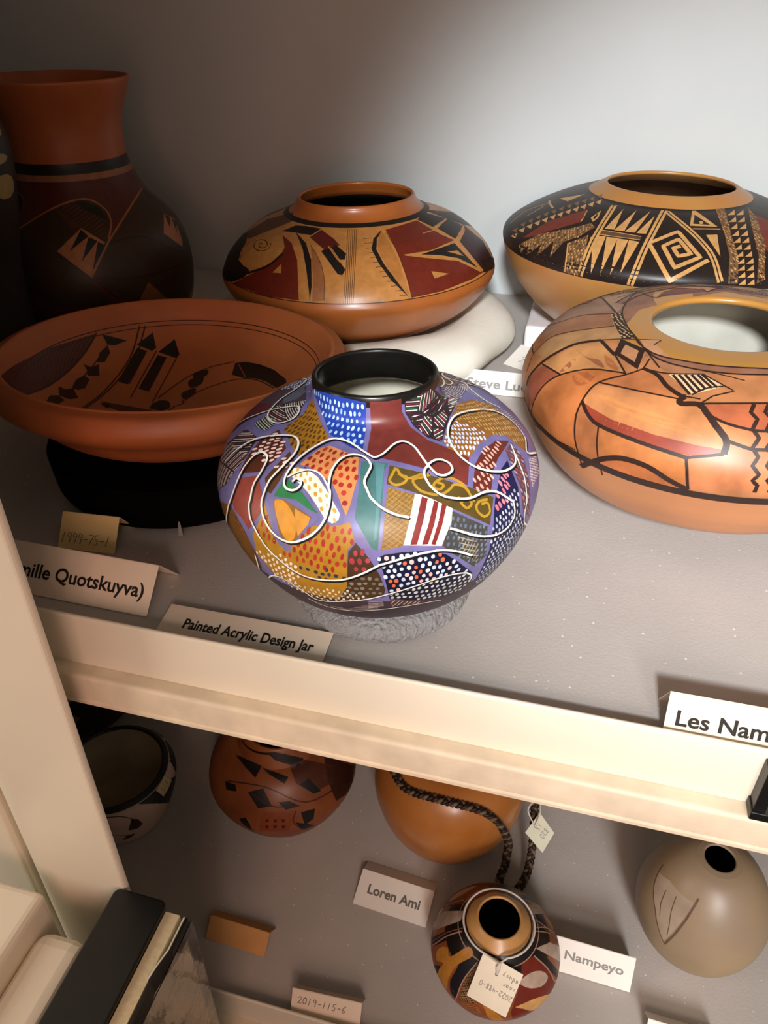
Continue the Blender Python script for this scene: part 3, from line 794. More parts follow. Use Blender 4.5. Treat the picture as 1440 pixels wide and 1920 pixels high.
('f','706a9c',1,"-115.2,146.2 -112.2,149.2 -109.2,152 -106.7,151.4 -104.4,150.8 -102.1,150 -99.9,149.1 -97.8,148.2 -95.7,147.2 -93.7,146.2 -95.3,141 -96.6,137.8 -97.9,134.5 -99.3,131.1 -100.7,127.5 -102.2,123.7 -103.9,119.4 -105.3,121.5 -106.8,123.4 -108.4,125.2 -109,129.4 -109.9,133.3 -111,137 -112.3,140.2 -113.6,143.2"),
('f','d2902c',3,"-111.6,146.5 -111.5,147.9 -110.6,148.8 -109.5,149.1 -108.4,149.1 -107.3,148.6 -106.1,147.6 -104.9,146.3 -103.9,145 -103.1,143.7 -102.4,142.2 -101.8,140.6 -101.3,138.9 -101.1,136.9 -101,134.5 -101.1,132.2 -101.4,130.5 -101.9,129.3 -102.6,128.4 -103.3,128 -104.1,128.3 -104.8,129.1 -105.6,130.5 -106.4,132.4 -107.2,134.5 -108.2,137.4 -109.6,140.8 -110.8,144.1"),
('f','cf8f33',3,"-103,146.8 -100.9,145.9 -98.9,144.9 -96.9,143.9 -97.1,140.2 -98.6,136.3 -100.2,132.1 -100.8,135.5 -101.6,138.8 -102.2,142.8"),
('f','2c7745',2,"-111.6,162 -108.6,160.3 -105.1,158.2 -101.8,155.8 -99.2,152.8 -96.8,149.8 -93.5,146.2 -96,147.4 -98.5,148.6 -101.1,150.1 -103.8,151.5 -106.7,151 -109.7,150.3 -112.7,149.5 -112.1,155.4 -111.8,158.7"),
('f','706a9c',2,"-113.5,169.2 -110.4,170.2 -107.4,171.2 -104.4,171.9 -100.7,170.3 -97.2,168.5 -95.2,165.8 -93.3,163.1 -91.6,160.3 -90,157.3 -88.4,154.3 -87,151.4 -85.7,148.4 -86.1,143.3 -89.1,140.8 -90.9,142.3 -92.8,143.7 -94.5,146.8 -96.4,149.9 -98.6,153 -100.9,156.1 -104,158.4 -107.3,160.6 -109.1,163.5 -111.2,166.3"),
('f','f0e9d6',3,"-111.6,168.1 -107.7,169.1 -103.9,169.9 -100.9,168.4 -98.2,166.8 -96.2,164.3 -94.4,161.9 -92.7,159.4 -91.1,156.6 -89.7,153.8 -88.3,151 -87,148.2 -87.3,144.7 -89.2,142.6 -91.9,144.6 -93.4,147.6 -95.1,150.5 -96.7,152.8 -98.4,155.1 -100.2,157.4 -103.4,159.9 -106.9,162.2 -110.6,163.7"),
('d',['cc9c3a','d6ab52'],4,"-111.6,168.1 -107.7,169.1 -103.9,169.9 -100.9,168.4 -98.2,166.8 -96.2,164.3 -94.4,161.9 -92.7,159.4 -91.1,156.6 -89.7,153.8 -88.3,151 -87,148.2 -87.3,144.7 -89.2,142.6 -91.9,144.6 -93.4,147.6 -95.1,150.5 -96.7,152.8 -98.4,155.1 -100.2,157.4 -103.4,159.9 -106.9,162.2 -110.6,163.7",35,3.8,4.6,3.2,1.9,0.6),
('f','cf8a52',1,"-108.6,171.6 -107.6,175 -106.7,178.6 -106,182.4 -105.2,186.4 -101.3,190.5 -96.8,189.4 -92.6,188 -88.6,186.5 -83.1,184 -82.7,178.7 -82.4,173.8 -82.1,169.5 -82.5,165.9 -82.9,162.5 -83.3,159.1 -83.6,155.8 -84,152.6 -85,147.5 -86.4,151.8 -87.9,156.1 -89.1,159.1 -90.4,162 -91.9,165 -94.3,166.2 -97,167.7 -99.9,169.1 -102.9,170.5"),
('d',['a32a20','8f2419','b53a28'],2,"-108.6,171.6 -107.6,175 -106.7,178.6 -106,182.4 -105.2,186.4 -101.3,190.5 -96.8,189.4 -92.6,188 -88.6,186.5 -83.1,184 -82.7,178.7 -82.4,173.8 -82.1,169.5 -82.5,165.9 -82.9,162.5 -83.3,159.1 -83.6,155.8 -84,152.6 -85,147.5 -86.4,151.8 -87.9,156.1 -89.1,159.1 -90.4,162 -91.9,165 -94.3,166.2 -97,167.7 -99.9,169.1 -102.9,170.5",-6,4.4,5.0,3.6,2.5,0.8),
('f','55291b',1,"-137.1,160.8 -137.3,164.8 -137.8,168.8 -138.9,172.8 -138.4,176.7 -138.4,180.7 -138.7,184.8 -131.1,182.8 -124.7,180 -121.3,177.7 -120.9,174 -120.8,170.6 -121,167.2 -122.1,164.2 -123.2,161.1 -124.4,157.9 -127.3,155.6 -130.4,153.1 -133.7,150.3 -135.2,149.7 -135.6,153.5 -136.2,157.2"),
('d',['e3c6c4','e9d2cd'],2,"-136.8,161.1 -137.1,165 -137.7,168.9 -138.9,172.8 -138.4,176.7 -138.4,180.7 -138.7,184.8 -131.1,182.8 -124.7,180 -121.3,177.7 -120.9,174 -120.8,170.6 -121,167.2 -124,164.6 -128.9,163.9 -132.7,162.7",-52,3.0,4.6,3.8,1.8,0.4),
('f','553317',1,"-118.1,177 -111.7,172.2 -112.4,168.4 -113.3,164.8 -113.3,161.4 -113.4,158 -113.9,154 -114.5,150 -116.8,150.2 -118.5,153.3 -120.3,156.4 -119.6,160.8 -118.9,165.1 -118.4,168.9 -118,172.8"),
('d',['e3c6c4','e9d2cd'],2,"-118.1,177 -111.7,172.2 -112.4,168.4 -113.3,164.8 -118.8,163.6 -119,167.6 -118.3,172.1",-52,3.2,4.6,3.8,1.8,0.3),
('f','8f4035',1,"-131.9,132.6 -131.6,136.7 -131.7,140.5 -132.1,144 -132.8,147.4 -129.9,150.4 -127.1,153.1 -124.5,155.7 -121.4,152.4 -118.7,149.1 -117.3,145.9 -116.1,142.7 -116,137.1 -117.2,133.4 -118.6,129.5 -120.9,123.5 -122.6,125.9 -124.5,128.1 -129.2,129.5"),
('f','33272f',1,"-154.5,123 -155.8,125 -158.8,129.1 -160.3,131.1 -162.2,133.1 -160.7,137.2 -160.8,141.9 -162.9,144.9 -159.8,151.7 -158.2,156.9 -157.3,161.6 -157,165.8 -149.6,169.3 -143.3,171.3 -139.9,168.8 -138.5,164.5 -137.5,160.1 -137.5,155.9 -137.7,151.6 -138.2,147.2 -138.6,142.2 -139.8,136.7 -151,120.9"),
('h',['c9c0b6','c9c0b6','6d3038'],2,"-156.7,165.8 -149.5,169.2 -143.4,171.2 -141,167.7 -139.2,164 -137.8,160.3 -142.9,157.6 -148.7,153.8 -158.3,152.4 -157.2,157.3 -156.7,161.7",35,1.6,0.6),
('h',['c9c0b6','c9c0b6','6d3038'],2,"-157.7,152.5 -149.6,156.6 -143.3,158.7 -137.9,159.8 -137.6,155.8 -137.6,151.7 -137.9,147.5 -142.5,146.2 -148,144 -156.1,139 -158.2,142.4 -161.7,144.6",70,1.6,0.6),
('h',['c9c0b6','c9c0b6','6d3038'],2,"-156.8,137.8 -148.4,143.3 -142.8,145.8 -138.2,147.2 -138.6,142.2 -139.8,136.7 -151.4,120.9 -154.4,123 -157.1,127.1 -155.1,130.1 -154.8,135.1",95,1.6,0.6),
('f','4c3c48',1,"-171.3,139.4 -172.8,141.6 -174.5,144 -176.7,146.4 -178.4,149 -180.4,151.6 -182.7,154.3 -185.3,157 -187.2,159.6 -189.5,162.2 -192.4,164.8 -196.9,167.3 -197.5,167.3 -202.8,169.7 -203.3,169.7 -204.2,174 -207.1,175.7 -210.6,176.5 -207.3,185.5 -193.6,197.9 -176.4,205.2 -160.5,207.2 -158.9,201.3 -160.8,197.3 -162.1,193.3 -162.7,189.5 -163.2,185.6 -163,181.3 -163.2,176.9 -162.9,172.7 -163.8,167.9 -166.2,162 -166.4,157.4 -167.7,151.7 -173.6,144 -172.3,141.6"),
('f','5e2631',2,"-174.2,144 -179.2,149 -181,151.6 -182.4,154.3 -184.2,157 -186.4,159.6 -178.3,169.9 -175.3,176.5 -174.1,181.5 -163.2,182.4 -162.8,178.3 -163.1,173.8 -164.8,168.7 -165.4,162.9 -168,155.4"),
('f','5f6272',2,"-179.9,187.6 -186.9,188.5 -194.6,188 -198.7,189.3 -203.1,190.2 -183.4,202.9 -172.2,200.1 -171.7,195.2 -170.3,190.7"),
('f','2d2227',3,"-168.4,181.7 -168.4,185.8 -168.4,189.9 -168.4,194 -167.4,198.3 -166.2,202.6 -163.4,207.1 -153.6,204.2 -141.3,198.9 -142.8,194.7 -143.5,190.4 -149.1,185.1 -158.5,182"),
('h',['cfc7bc','cfc7bc','8d3040'],4,"-168.4,181.7 -168.3,186.4 -168.4,191.1 -155.5,192.5 -144.3,191.4 -149.1,185.1 -158.5,182",25,1.5,0.6),
('h',['cfc7bc','cfc7bc'],4,"-168.2,191.5 -167.8,196.5 -166.3,201.7 -163.4,207.1 -153.6,204.2 -141.3,198.9 -143.1,195.4 -144.3,191.8 -155.4,192.9",5,1.5,0.6),
('f','2b302b',3,"-156,172.5 -157.4,177.3 -160,181.9 -152.9,184.2 -146,185.4 -144.4,181.7 -143.3,178.1 -149.3,174"),
('h',['a9b39c','cfc7bc'],4,"-156,172.5 -157.4,177.3 -160,181.9 -152.9,184.2 -146,185.4 -144.4,181.7 -143.3,178.1 -149.3,174",12,1.5,0.6),
('f','7d511b',1,"-150.2,116.6 -138.5,125.9 -132.4,129.9 -129.8,128.2 -127.5,126.3 -125.6,124 -123.8,121.4 -122.4,118.5 -121.3,115.4 -120.5,112 -119.9,108.1 -120,103.3 -120.4,97.8 -121.5,91 -132.1,80.2 -132.9,82.8 -134.8,85.4 -137.2,88 -139.4,93.5 -140.1,96.3 -141.6,99 -144.7,104.4 -145.1,107 -148.7,112 -148.7,114.4"),
('h',['3c2a18'],2,"-150.2,116.6 -138.5,125.9 -132.4,129.9 -129.8,128.2 -127.5,126.3 -125.6,124 -123.8,121.4 -122.4,118.5 -121.3,115.4 -120.5,112 -119.9,108.1 -120,103.3 -120.4,97.8 -121.5,91 -132.1,80.2 -132.9,82.8 -134.8,85.4 -137.2,88 -139.4,93.5 -140.1,96.3 -141.6,99 -144.7,104.4 -145.1,107 -148.7,112 -148.7,114.4",-65,2.4,0.7),
('f','5a3a4a',1,"-105.7,72.2 -102.4,74 -99.5,75.1 -96.8,75.5 -94.3,75.5 -91.9,75.2 -89.6,74.5 -87.4,73.5 -84.7,76.9 -82.2,79.7 -79.8,82 -77.6,84 -75.4,85.7 -75.6,74.2 -78.3,73.6 -81.1,72.5 -83.9,71 -87,68.8 -89.4,68.5 -92,67.8 -94.8,66.5 -97.9,64.3 -100.3,67.9 -102.9,70.5"),
('h',['b5a59c'],2,"-100.9,74.1 -97.8,75 -95,75.3 -92.4,75.1 -89.8,74.5 -87.4,73.5 -84.7,76.9 -82.2,79.7 -79.8,82 -77.6,84 -75.4,85.7 -75.6,74.2 -78.3,73.6 -81.1,72.5 -83.9,71 -87,68.8 -89.1,70.6 -91.3,72.1 -93.6,73.1 -95.9,73.9 -98.3,74.2",5,1.6,0.4),
('f','6a5a74',1,"63.7,186 59.9,183.1 56.8,179.2 51,181.1 45.6,181.7 40.7,181.4 28.8,191.7 14.7,198.4 13.8,202.5 11.9,206.6 13.2,213.4 8.5,219.4"),
('h',['cfc6c4'],2,"20,210.1 37.9,200.9 40.1,193.8 40.4,187.7 40.7,181.4 28.8,191.7 14.7,198.4 -0.1,199.3 3.2,206.2 10.9,208.5",-35,1.4,0.45),
('h',['d8cfca'],2,"54.6,189.1 50.5,187.8 46.8,186 43.5,183.9 40.7,181.4 33.8,181.8 27.8,180.9 22.4,179.2 17.3,177.3 19.9,180.5 23.2,183.4 27.1,186 32.4,187.8 38.2,189 44.7,189.1",60,1.8,0.45),
('h',['dccac4'],2,"22.4,175.9 19.7,172.8 18.2,169.1 17.8,164.8 18.5,159.7 16.2,156.5 14.8,152.7 14.2,148.3 12.3,154.5 11.5,159.7 12.2,163.7 13.5,167.5 15.7,170.8 18.6,173.6",-30,1.6,0.4),
('h',['e3cdc5'],2,"-3.8,144.6 6.2,137.6 3.9,135.5 2.6,132.6 2.6,128.3 -5.5,130.8 -10.5,130.2 -10.5,136.9 -8.7,139.8 -6.5,142.3",-35,1.8,0.6),
('h',['e3cdc5'],3,"-3.8,144.6 6.2,137.6 3.9,135.5 2.6,132.6 2.6,128.3 -5.5,130.8 -10.5,130.2 -10.5,136.9 -8.7,139.8 -6.5,142.3",40,2.6,0.5),
('l','0d0b10',6,1.43,"-106.8,159.8 -106.7,160.4 -106.6,161 -106.4,161.6 -106.2,162 -105.9,162.2 -105.5,162.4 -105,162.4 -104.6,162.3 -104.2,162.1 -103.8,161.9 -103.4,161.5 -103.2,161 -103.1,160.4 -103.1,159.6 -103.1,158.7 -103.4,157.9 -103.7,157.2 -104.2,156.4 -104.8,155.7 -105.4,155.3 -106.1,155.1 -106.9,155 -107.6,155.1 -108.3,155.4 -108.8,155.8 -109.3,156.4 -109.7,157.2 -110.1,158 -110.3,158.9 -110.5,160 -110.7,161.1 -110.8,162.3 -110.8,163.6 -110.7,165 -110.7,166.4 -110.5,167.8 -110.4,169.3 -110.2,170.7 -110,172.2 -109.7,173.8 -109.4,175.6 -109.1,177.4 -108.7,179.3 -108.2,181.3 -107.7,183.2 -107,185.3 -106.3,187.3 -105.6,189 -104.9,190.6 -104.1,191.9 -103.2,193.1 -102.2,194 -101.2,194.7 -100.2,195.3 -99,195.6 -97.5,195.7 -95.6,195.6 -93.5,195.3 -91.4,194.7 -89.3,194 -87.4,192.9 -85.5,191.5 -83.8,190 -82.2,188.5 -80.7,187.2 -79.3,185.9 -78,184.6 -77,183.7 -76.3,182.9 -75.7,182.4 -75.2,182 -74.6,182.1 -73.7,182.4 -72.7,183.1 -71.6,184.1 -70.3,185.2 -68.8,186.9 -67.1,189 -65.2,191 -63.3,192.4 -61.7,193.2 -60.1,193.5 -58.7,193.5 -57.4,193 -56.2,192 -55.2,190.5 -54.5,188.8 -53.9,186.9 -53.6,184.8 -53.5,182.5 -53.4,180.3 -53.3,178.2 -53.1,176.4 -53,174.7 -52.8,173.1 -52.5,171.5 -52.1,169.9 -51.7,168.2 -51.2,166.7 -50.6,165.5 -50,164.6 -49.2,164 -48.4,163.5 -47.6,163.4 -46.6,163.4 -45.5,163.7 -44.5,164.2 -43.8,164.9 -43.4,165.9 -43.3,167.1 -43.3,168.4 -43.6,169.5 -44,170.6 -44.6,171.6 -45.4,172.5 -46.2,173.2 -47.1,173.6 -48.1,173.8 -49.2,173.7 -50.3,173.3 -51.5,172.6 -52.8,171.5 -54,170.3 -54.8,169.1 -55.3,168 -55.5,166.8 -55.6,165.6 -55.5,164.4 -55.4,163 -55.2,161.5 -54.8,160 -54.4,158.6 -53.8,157.2 -53.2,155.8 -52.5,154.5 -51.7,153.3 -50.9,152.3 -49.9,151.4 -48.9,150.6 -47.8,149.8 -46.5,149 -45.1,148.2 -43.6,147.5 -42,147 -40.5,146.8 -38.8,146.9 -37.1,146.9 -35.6,146.7 -34.2,146.2 -32.9,145.5 -31.7,144.6 -30.6,143.5 -29.5,141.8 -28.4,139.8 -27.3,137.7 -26.4,135.9 -25.7,134.8 -25.2,134.1 -24.9,133.4 -24.7,132.4 -24.6,130.7 -24.5,128.6 -24.5,126.4 -24.8,124.5 -25.4,122.9 -26.3,121.5 -27.3,120.3 -28.4,119.5 -29.7,119 -31.1,118.9 -32.5,119 -34,119.3 -35.4,119.9 -36.8,120.7 -38.1,121.6 -39.4,122.5 -40.7,123.5 -41.9,124.6 -43.1,125.7 -44.2,126.9 -45.4,128.1 -46.5,129.3 -47.5,130.5 -48.5,131.6 -49.3,132.4 -50.2,133.2 -50.9,134 -51.7,134.7"),
('l','f4efe6',7,1.3,"-107.7,160.5 -107.5,161.1 -107.4,161.7 -107.2,162.3 -107,162.7 -106.7,163 -106.3,163.1 -105.9,163.1 -105.5,163 -105.1,162.9 -104.6,162.6 -104.2,162.3 -104,161.8 -103.9,161.1 -103.8,160.3 -103.9,159.4 -104.1,158.7 -104.5,157.9 -105,157.1 -105.6,156.4 -106.2,156 -106.9,155.8 -107.7,155.7 -108.4,155.8 -109.1,156.1 -109.6,156.5 -110.1,157.1 -110.6,157.8 -110.9,158.6 -111.2,159.6 -111.4,160.6 -111.6,161.8 -111.7,163 -111.7,164.3 -111.7,165.7 -111.7,167.1 -111.6,168.5 -111.4,170 -111.3,171.4 -111.1,173 -110.9,174.6 -110.6,176.4 -110.3,178.3 -110,180.2 -109.6,182.2 -109.1,184.2 -108.5,186.3 -107.8,188.3 -107.1,190.1 -106.4,191.6 -105.6,193 -104.7,194.1 -103.8,195.1 -102.7,195.8 -101.7,196.3 -100.4,196.7 -98.9,196.8 -97,196.8 -94.8,196.5 -92.6,196 -90.5,195.2 -88.5,194.2 -86.5,192.8 -84.7,191.4 -83.1,190 -81.5,188.6 -80,187.3 -78.7,186.1 -77.7,185.1 -76.9,184.3 -76.4,183.8 -75.9,183.5 -75.2,183.5 -74.3,183.9 -73.3,184.5 -72.1,185.5 -70.8,186.7 -69.3,188.5 -67.5,190.6 -65.6,192.6 -63.7,194 -62,194.7 -60.4,195.1 -59,195 -57.6,194.5 -56.4,193.6 -55.4,192.1 -54.6,190.4 -54,188.5 -53.7,186.4 -53.6,184.1 -53.5,181.8 -53.4,179.6 -53.3,177.8 -53.1,176.1 -53,174.4 -52.7,172.8 -52.3,171.1 -51.9,169.4 -51.4,167.9 -50.9,166.6 -50.2,165.8 -49.4,165.1 -48.6,164.7 -47.8,164.5 -46.8,164.6 -45.7,164.9 -44.7,165.4 -43.9,166.1 -43.5,167.1 -43.4,168.3 -43.4,169.6 -43.6,170.8 -44.1,171.8 -44.7,172.9 -45.4,173.8 -46.3,174.5 -47.2,174.9 -48.2,175.1 -49.3,175 -50.4,174.6 -51.7,173.9 -53,172.7 -54.2,171.5 -55.1,170.3 -55.5,169.1 -55.8,168 -55.8,166.8 -55.8,165.5 -55.7,164.1 -55.4,162.6 -55.1,161.1 -54.6,159.6 -54.1,158.3 -53.5,156.9 -52.8,155.6 -52,154.4 -51.1,153.4 -50.2,152.5 -49.1,151.7 -48,150.9 -46.7,150.1 -45.3,149.3 -43.8,148.6 -42.3,148.1 -40.7,147.9 -39,148 -37.3,148.1 -35.7,147.9 -34.4,147.4 -33.1,146.7 -31.9,145.8 -30.8,144.7 -29.7,143.1 -28.6,141.1 -27.6,139 -26.7,137.3 -26.1,136.2 -25.6,135.5 -25.3,134.8 -25.1,133.8 -25.1,132.2 -25.1,130.2 -25.2,128.1 -25.5,126.3 -26.1,124.7 -27,123.4 -28.1,122.2 -29.2,121.4 -30.5,120.9 -31.8,120.7 -33.3,120.8 -34.6,121.1 -36,121.6 -37.4,122.3 -38.7,123.2 -40,124 -41.2,125 -42.4,126 -43.5,127.1 -44.7,128.2 -45.8,129.4 -46.8,130.6 -47.9,131.7 -48.8,132.7 -49.7,133.6 -50.5,134.4 -51.3,135.1 -52,135.8"),
('l','0d0b10',6,1.43,"-64.2,144.6 -65.2,145.2 -66.2,145.7 -67.3,146.3 -68.3,146.9 -69.4,147.7 -70.4,148.6 -71.5,149.6 -72.5,150.7 -73.5,152 -74.5,153.4 -75.4,154.9 -76.2,156.3 -76.7,157.5 -77.1,158.7 -77.4,159.9 -77.7,161.1 -78.1,162.3 -78.5,163.5 -78.8,164.7 -78.9,165.9 -78.8,167.1 -78.4,168.4 -78,169.7 -77.7,170.9 -77.3,172.1 -76.9,173.3 -76.6,174.5 -76.5,175.7 -76.6,176.8 -76.9,178 -77.4,179 -78,180.1 -78.7,181.1 -79.5,182.1 -80.5,183 -81.6,183.6 -82.8,184 -84.2,184.2 -85.6,184.1 -86.9,183.8 -88,183.2 -89,182.2 -89.9,181.1 -90.7,179.8 -91.3,178.4 -91.8,176.7 -92.1,175 -92.4,173.4 -92.6,171.8 -92.6,170.3 -92.7,168.8 -92.6,167.2 -92.5,165.6 -92.4,163.9 -92.2,162.3 -92,161 -91.8,160.3 -91.6,159.9 -91.3,159.4 -91.1,158.5 -90.9,156.9 -90.7,154.9 -90.6,152.7 -90.6,150.6 -90.7,148.6 -90.9,146.6 -91.1,144.6 -91.5,142.7 -92,140.8 -92.7,138.9 -93.4,137.1 -94.2,135.4 -95,134 -96,132.6 -97,131.3 -98,130.2 -99,129.1 -100,128.2 -101.1,127.4 -102.2,126.9 -103.3,126.7 -104.4,126.7 -105.5,126.9 -106.6,127.4 -107.6,128 -108.6,128.8 -109.6,129.8 -110.5,130.9 -111.4,132.1 -112.2,133.4 -112.9,134.7 -113.6,136.1 -114.3,137.7 -114.9,139.3 -115.4,140.9 -115.8,142.6 -116.1,144.2 -116.3,145.8 -116.4,147.4 -116.5,149 -116.6,150.6 -116.7,152.3 -116.7,153.9 -116.6,155.6 -116.4,157.2 -116.1,158.9 -115.7,160.6 -115.3,162.4 -114.9,164.4 -114.4,166.6 -114,168.7 -113.7,170.7 -113.5,172.5 -113.4,174.1 -113.4,175.7 -113.6,177.3 -114.1,179 -114.7,180.6 -115.5,182.1 -116.5,183.5 -117.6,184.6 -118.8,185.6 -120.1,186.2 -121.4,186.7 -122.7,186.8 -124,186.7 -125.3,186.3 -126.9,185.4 -128.9,184 -131.1,182 -133.3,179.8 -135.2,177.5 -136.7,175.4 -138.2,173.1 -139.5,170.8 -140.8,168.4 -142,165.7 -143,162.9 -144,159.9 -144.9,157 -145.5,154.2 -146,151.4 -146.5,148.5 -147.3,145.5"),
('l','f4efe6',7,1.3,"-64.5,145.6 -65.5,146.2 -66.6,146.7 -67.6,147.2 -68.7,147.9 -69.7,148.7 -70.8,149.6 -71.9,150.6 -72.9,151.7 -73.9,152.9 -74.9,154.4 -75.8,155.8 -76.6,157.2 -77.2,158.5 -77.5,159.7 -77.9,160.9 -78.2,162.1 -78.6,163.3 -79,164.5 -79.3,165.7 -79.4,166.9 -79.3,168.2 -79,169.4 -78.6,170.8 -78.2,172 -77.9,173.3 -77.5,174.5 -77.2,175.7 -77.1,176.9 -77.2,178.1 -77.6,179.2 -78,180.4 -78.6,181.4 -79.4,182.5 -80.2,183.5 -81.3,184.3 -82.4,185 -83.7,185.4 -85.1,185.5 -86.5,185.5 -87.8,185.1 -89,184.4 -90,183.5 -90.9,182.3 -91.6,181 -92.2,179.5 -92.6,177.8 -93,176.1 -93.2,174.4 -93.4,172.8 -93.4,171.2 -93.4,169.7 -93.3,168.1 -93.2,166.5 -93,164.8 -92.9,163.2 -92.7,161.9 -92.4,161.1 -92.2,160.7 -91.9,160.3 -91.7,159.4 -91.5,157.7 -91.3,155.7 -91.2,153.6 -91.2,151.5 -91.3,149.5 -91.4,147.4 -91.6,145.4 -92,143.5 -92.5,141.6 -93.1,139.7 -93.9,137.9 -94.7,136.3 -95.5,134.8 -96.5,133.4 -97.5,132.1 -98.5,131 -99.5,130 -100.5,129 -101.6,128.3 -102.6,127.7 -103.7,127.5 -104.9,127.5 -106,127.7 -107.1,128.1 -108.2,128.7 -109.2,129.6 -110.2,130.5 -111.1,131.6 -112,132.7 -112.8,134 -113.6,135.3 -114.3,136.7 -115,138.2 -115.6,139.8 -116.2,141.5 -116.6,143.1 -117,144.7 -117.1,146.3 -117.2,147.9 -117.3,149.5 -117.5,151.2 -117.6,152.8 -117.6,154.4 -117.6,156.1 -117.4,157.8 -117.1,159.4 -116.7,161.2 -116.3,163 -115.9,165 -115.5,167.2 -115.1,169.4 -114.8,171.4 -114.7,173.2 -114.6,174.8 -114.7,176.5 -115,178.1 -115.5,179.7 -116.2,181.4 -117.1,182.9 -118.1,184.2 -119.3,185.4 -120.5,186.3 -121.9,186.9 -123.3,187.3 -124.6,187.4 -125.9,187.3 -127.3,186.8 -128.9,185.9 -130.9,184.4 -133.1,182.3 -135.3,180 -137.1,177.7 -138.6,175.4 -140,173.2 -141.4,170.8 -142.6,168.3 -143.8,165.6 -144.9,162.6 -145.9,159.6 -146.8,156.6 -147.5,153.7 -148,150.9 -148.5,147.9 -149.4,144.8"),
('l','0d0b10',6,1.1,"-110.4,161.9 -109.7,162.8 -109.1,163.7 -108.5,164.6 -107.8,165.4 -107,166.3 -106.2,167.2 -105.3,168 -104.4,168.7 -103.4,169.2 -102.4,169.5 -101.4,169.7 -100.3,169.7 -99.2,169.3 -98,168.8 -96.9,168 -95.9,167.1 -95,166.1 -94.3,164.8 -93.6,163.5 -92.9,162.2"),
('l','f4efe6',7,1.0,"-110.7,162.1 -110.1,163 -109.5,163.9 -108.9,164.8 -108.2,165.7 -107.4,166.6 -106.6,167.5 -105.7,168.3 -104.8,169 -103.8,169.5 -102.8,169.8 -101.7,170 -100.6,170 -99.5,169.7 -98.3,169.1 -97.2,168.4 -96.2,167.5 -95.3,166.4 -94.6,165.1 -93.8,163.8 -93.1,162.5"),
('l','0d0b10',6,1.43,"-140.9,101.7 -141.8,101.7 -141.6,104.4 -140.5,107.1 -138.1,112 -136.6,115.9 -135.2,119.5 -134.2,122.7 -133.5,125.3 -133,127.4 -132.7,129.1 -132.3,130.8 -131.9,133.1 -131.6,135.9 -131.5,139 -131.6,142.1 -131.7,144.9 -132,147.3 -132.3,149.7 -132.5,152 -132.6,154.3 -132.6,156.8 -132.4,159.4 -132.1,161.8 -131.7,163.7 -131.3,165.1 -130.7,166.2 -130,167 -129.3,167.6 -128.3,167.9 -127.3,168 -126.2,167.8 -125.4,167.5 -124.7,167 -124.1,166.3 -123.7,165.4 -123.3,164.2 -123,162.9 -122.8,161.3 -122.7,159.5 -122.6,157.8 -122.7,155.9 -122.8,153.9 -122.9,151.9 -122.8,149.9 -122.5,147.8 -122.1,145.6 -121.7,143.6 -121.4,141.9 -121.3,140.6 -121.3,139.7 -121.2,138.8 -121,137.8 -120.7,136.3 -120.3,134.6 -119.8,132.8 -119.2,131 -118.4,129.4 -117.6,127.8 -116.6,126.1 -115.7,124.4 -114.8,122.7 -113.9,120.9 -113,119.1 -112,117.4 -111,115.9 -110,114.5 -108.9,113.1 -107.7,111.7 -106.6,110.3 -105.4,108.8 -104.2,107.5 -102.9,106.3 -101.7,105.3 -100.4,104.5 -99,103.9 -97.6,103.5 -96.1,103.4 -94.6,103.5 -93,103.8 -91.4,104.2 -89.9,104.7 -88.4,105.2 -86.9,105.9 -85.4,106.9 -83.9,108.1 -82.4,109.5 -81,111 -79.6,112.5 -78.2,114.1 -76.8,115.8 -75.5,117.4 -74.4,118.5 -73.9,119 -73.7,119 -73.5,119.1 -72.9,119.4 -71.6,120.1 -70,120.9 -68.2,121.7 -66.6,122.4 -65.1,122.8 -63.7,123.2 -62.3,123.5 -60.9,123.7 -59.4,123.8 -58,123.8 -56.5,123.6 -55,123.2 -53.6,122.5 -52.1,121.4 -50.6,120.2 -49.1,118.9 -47.8,117.5 -46.5,115.9 -45.2,114.2 -43.8,112.4"),
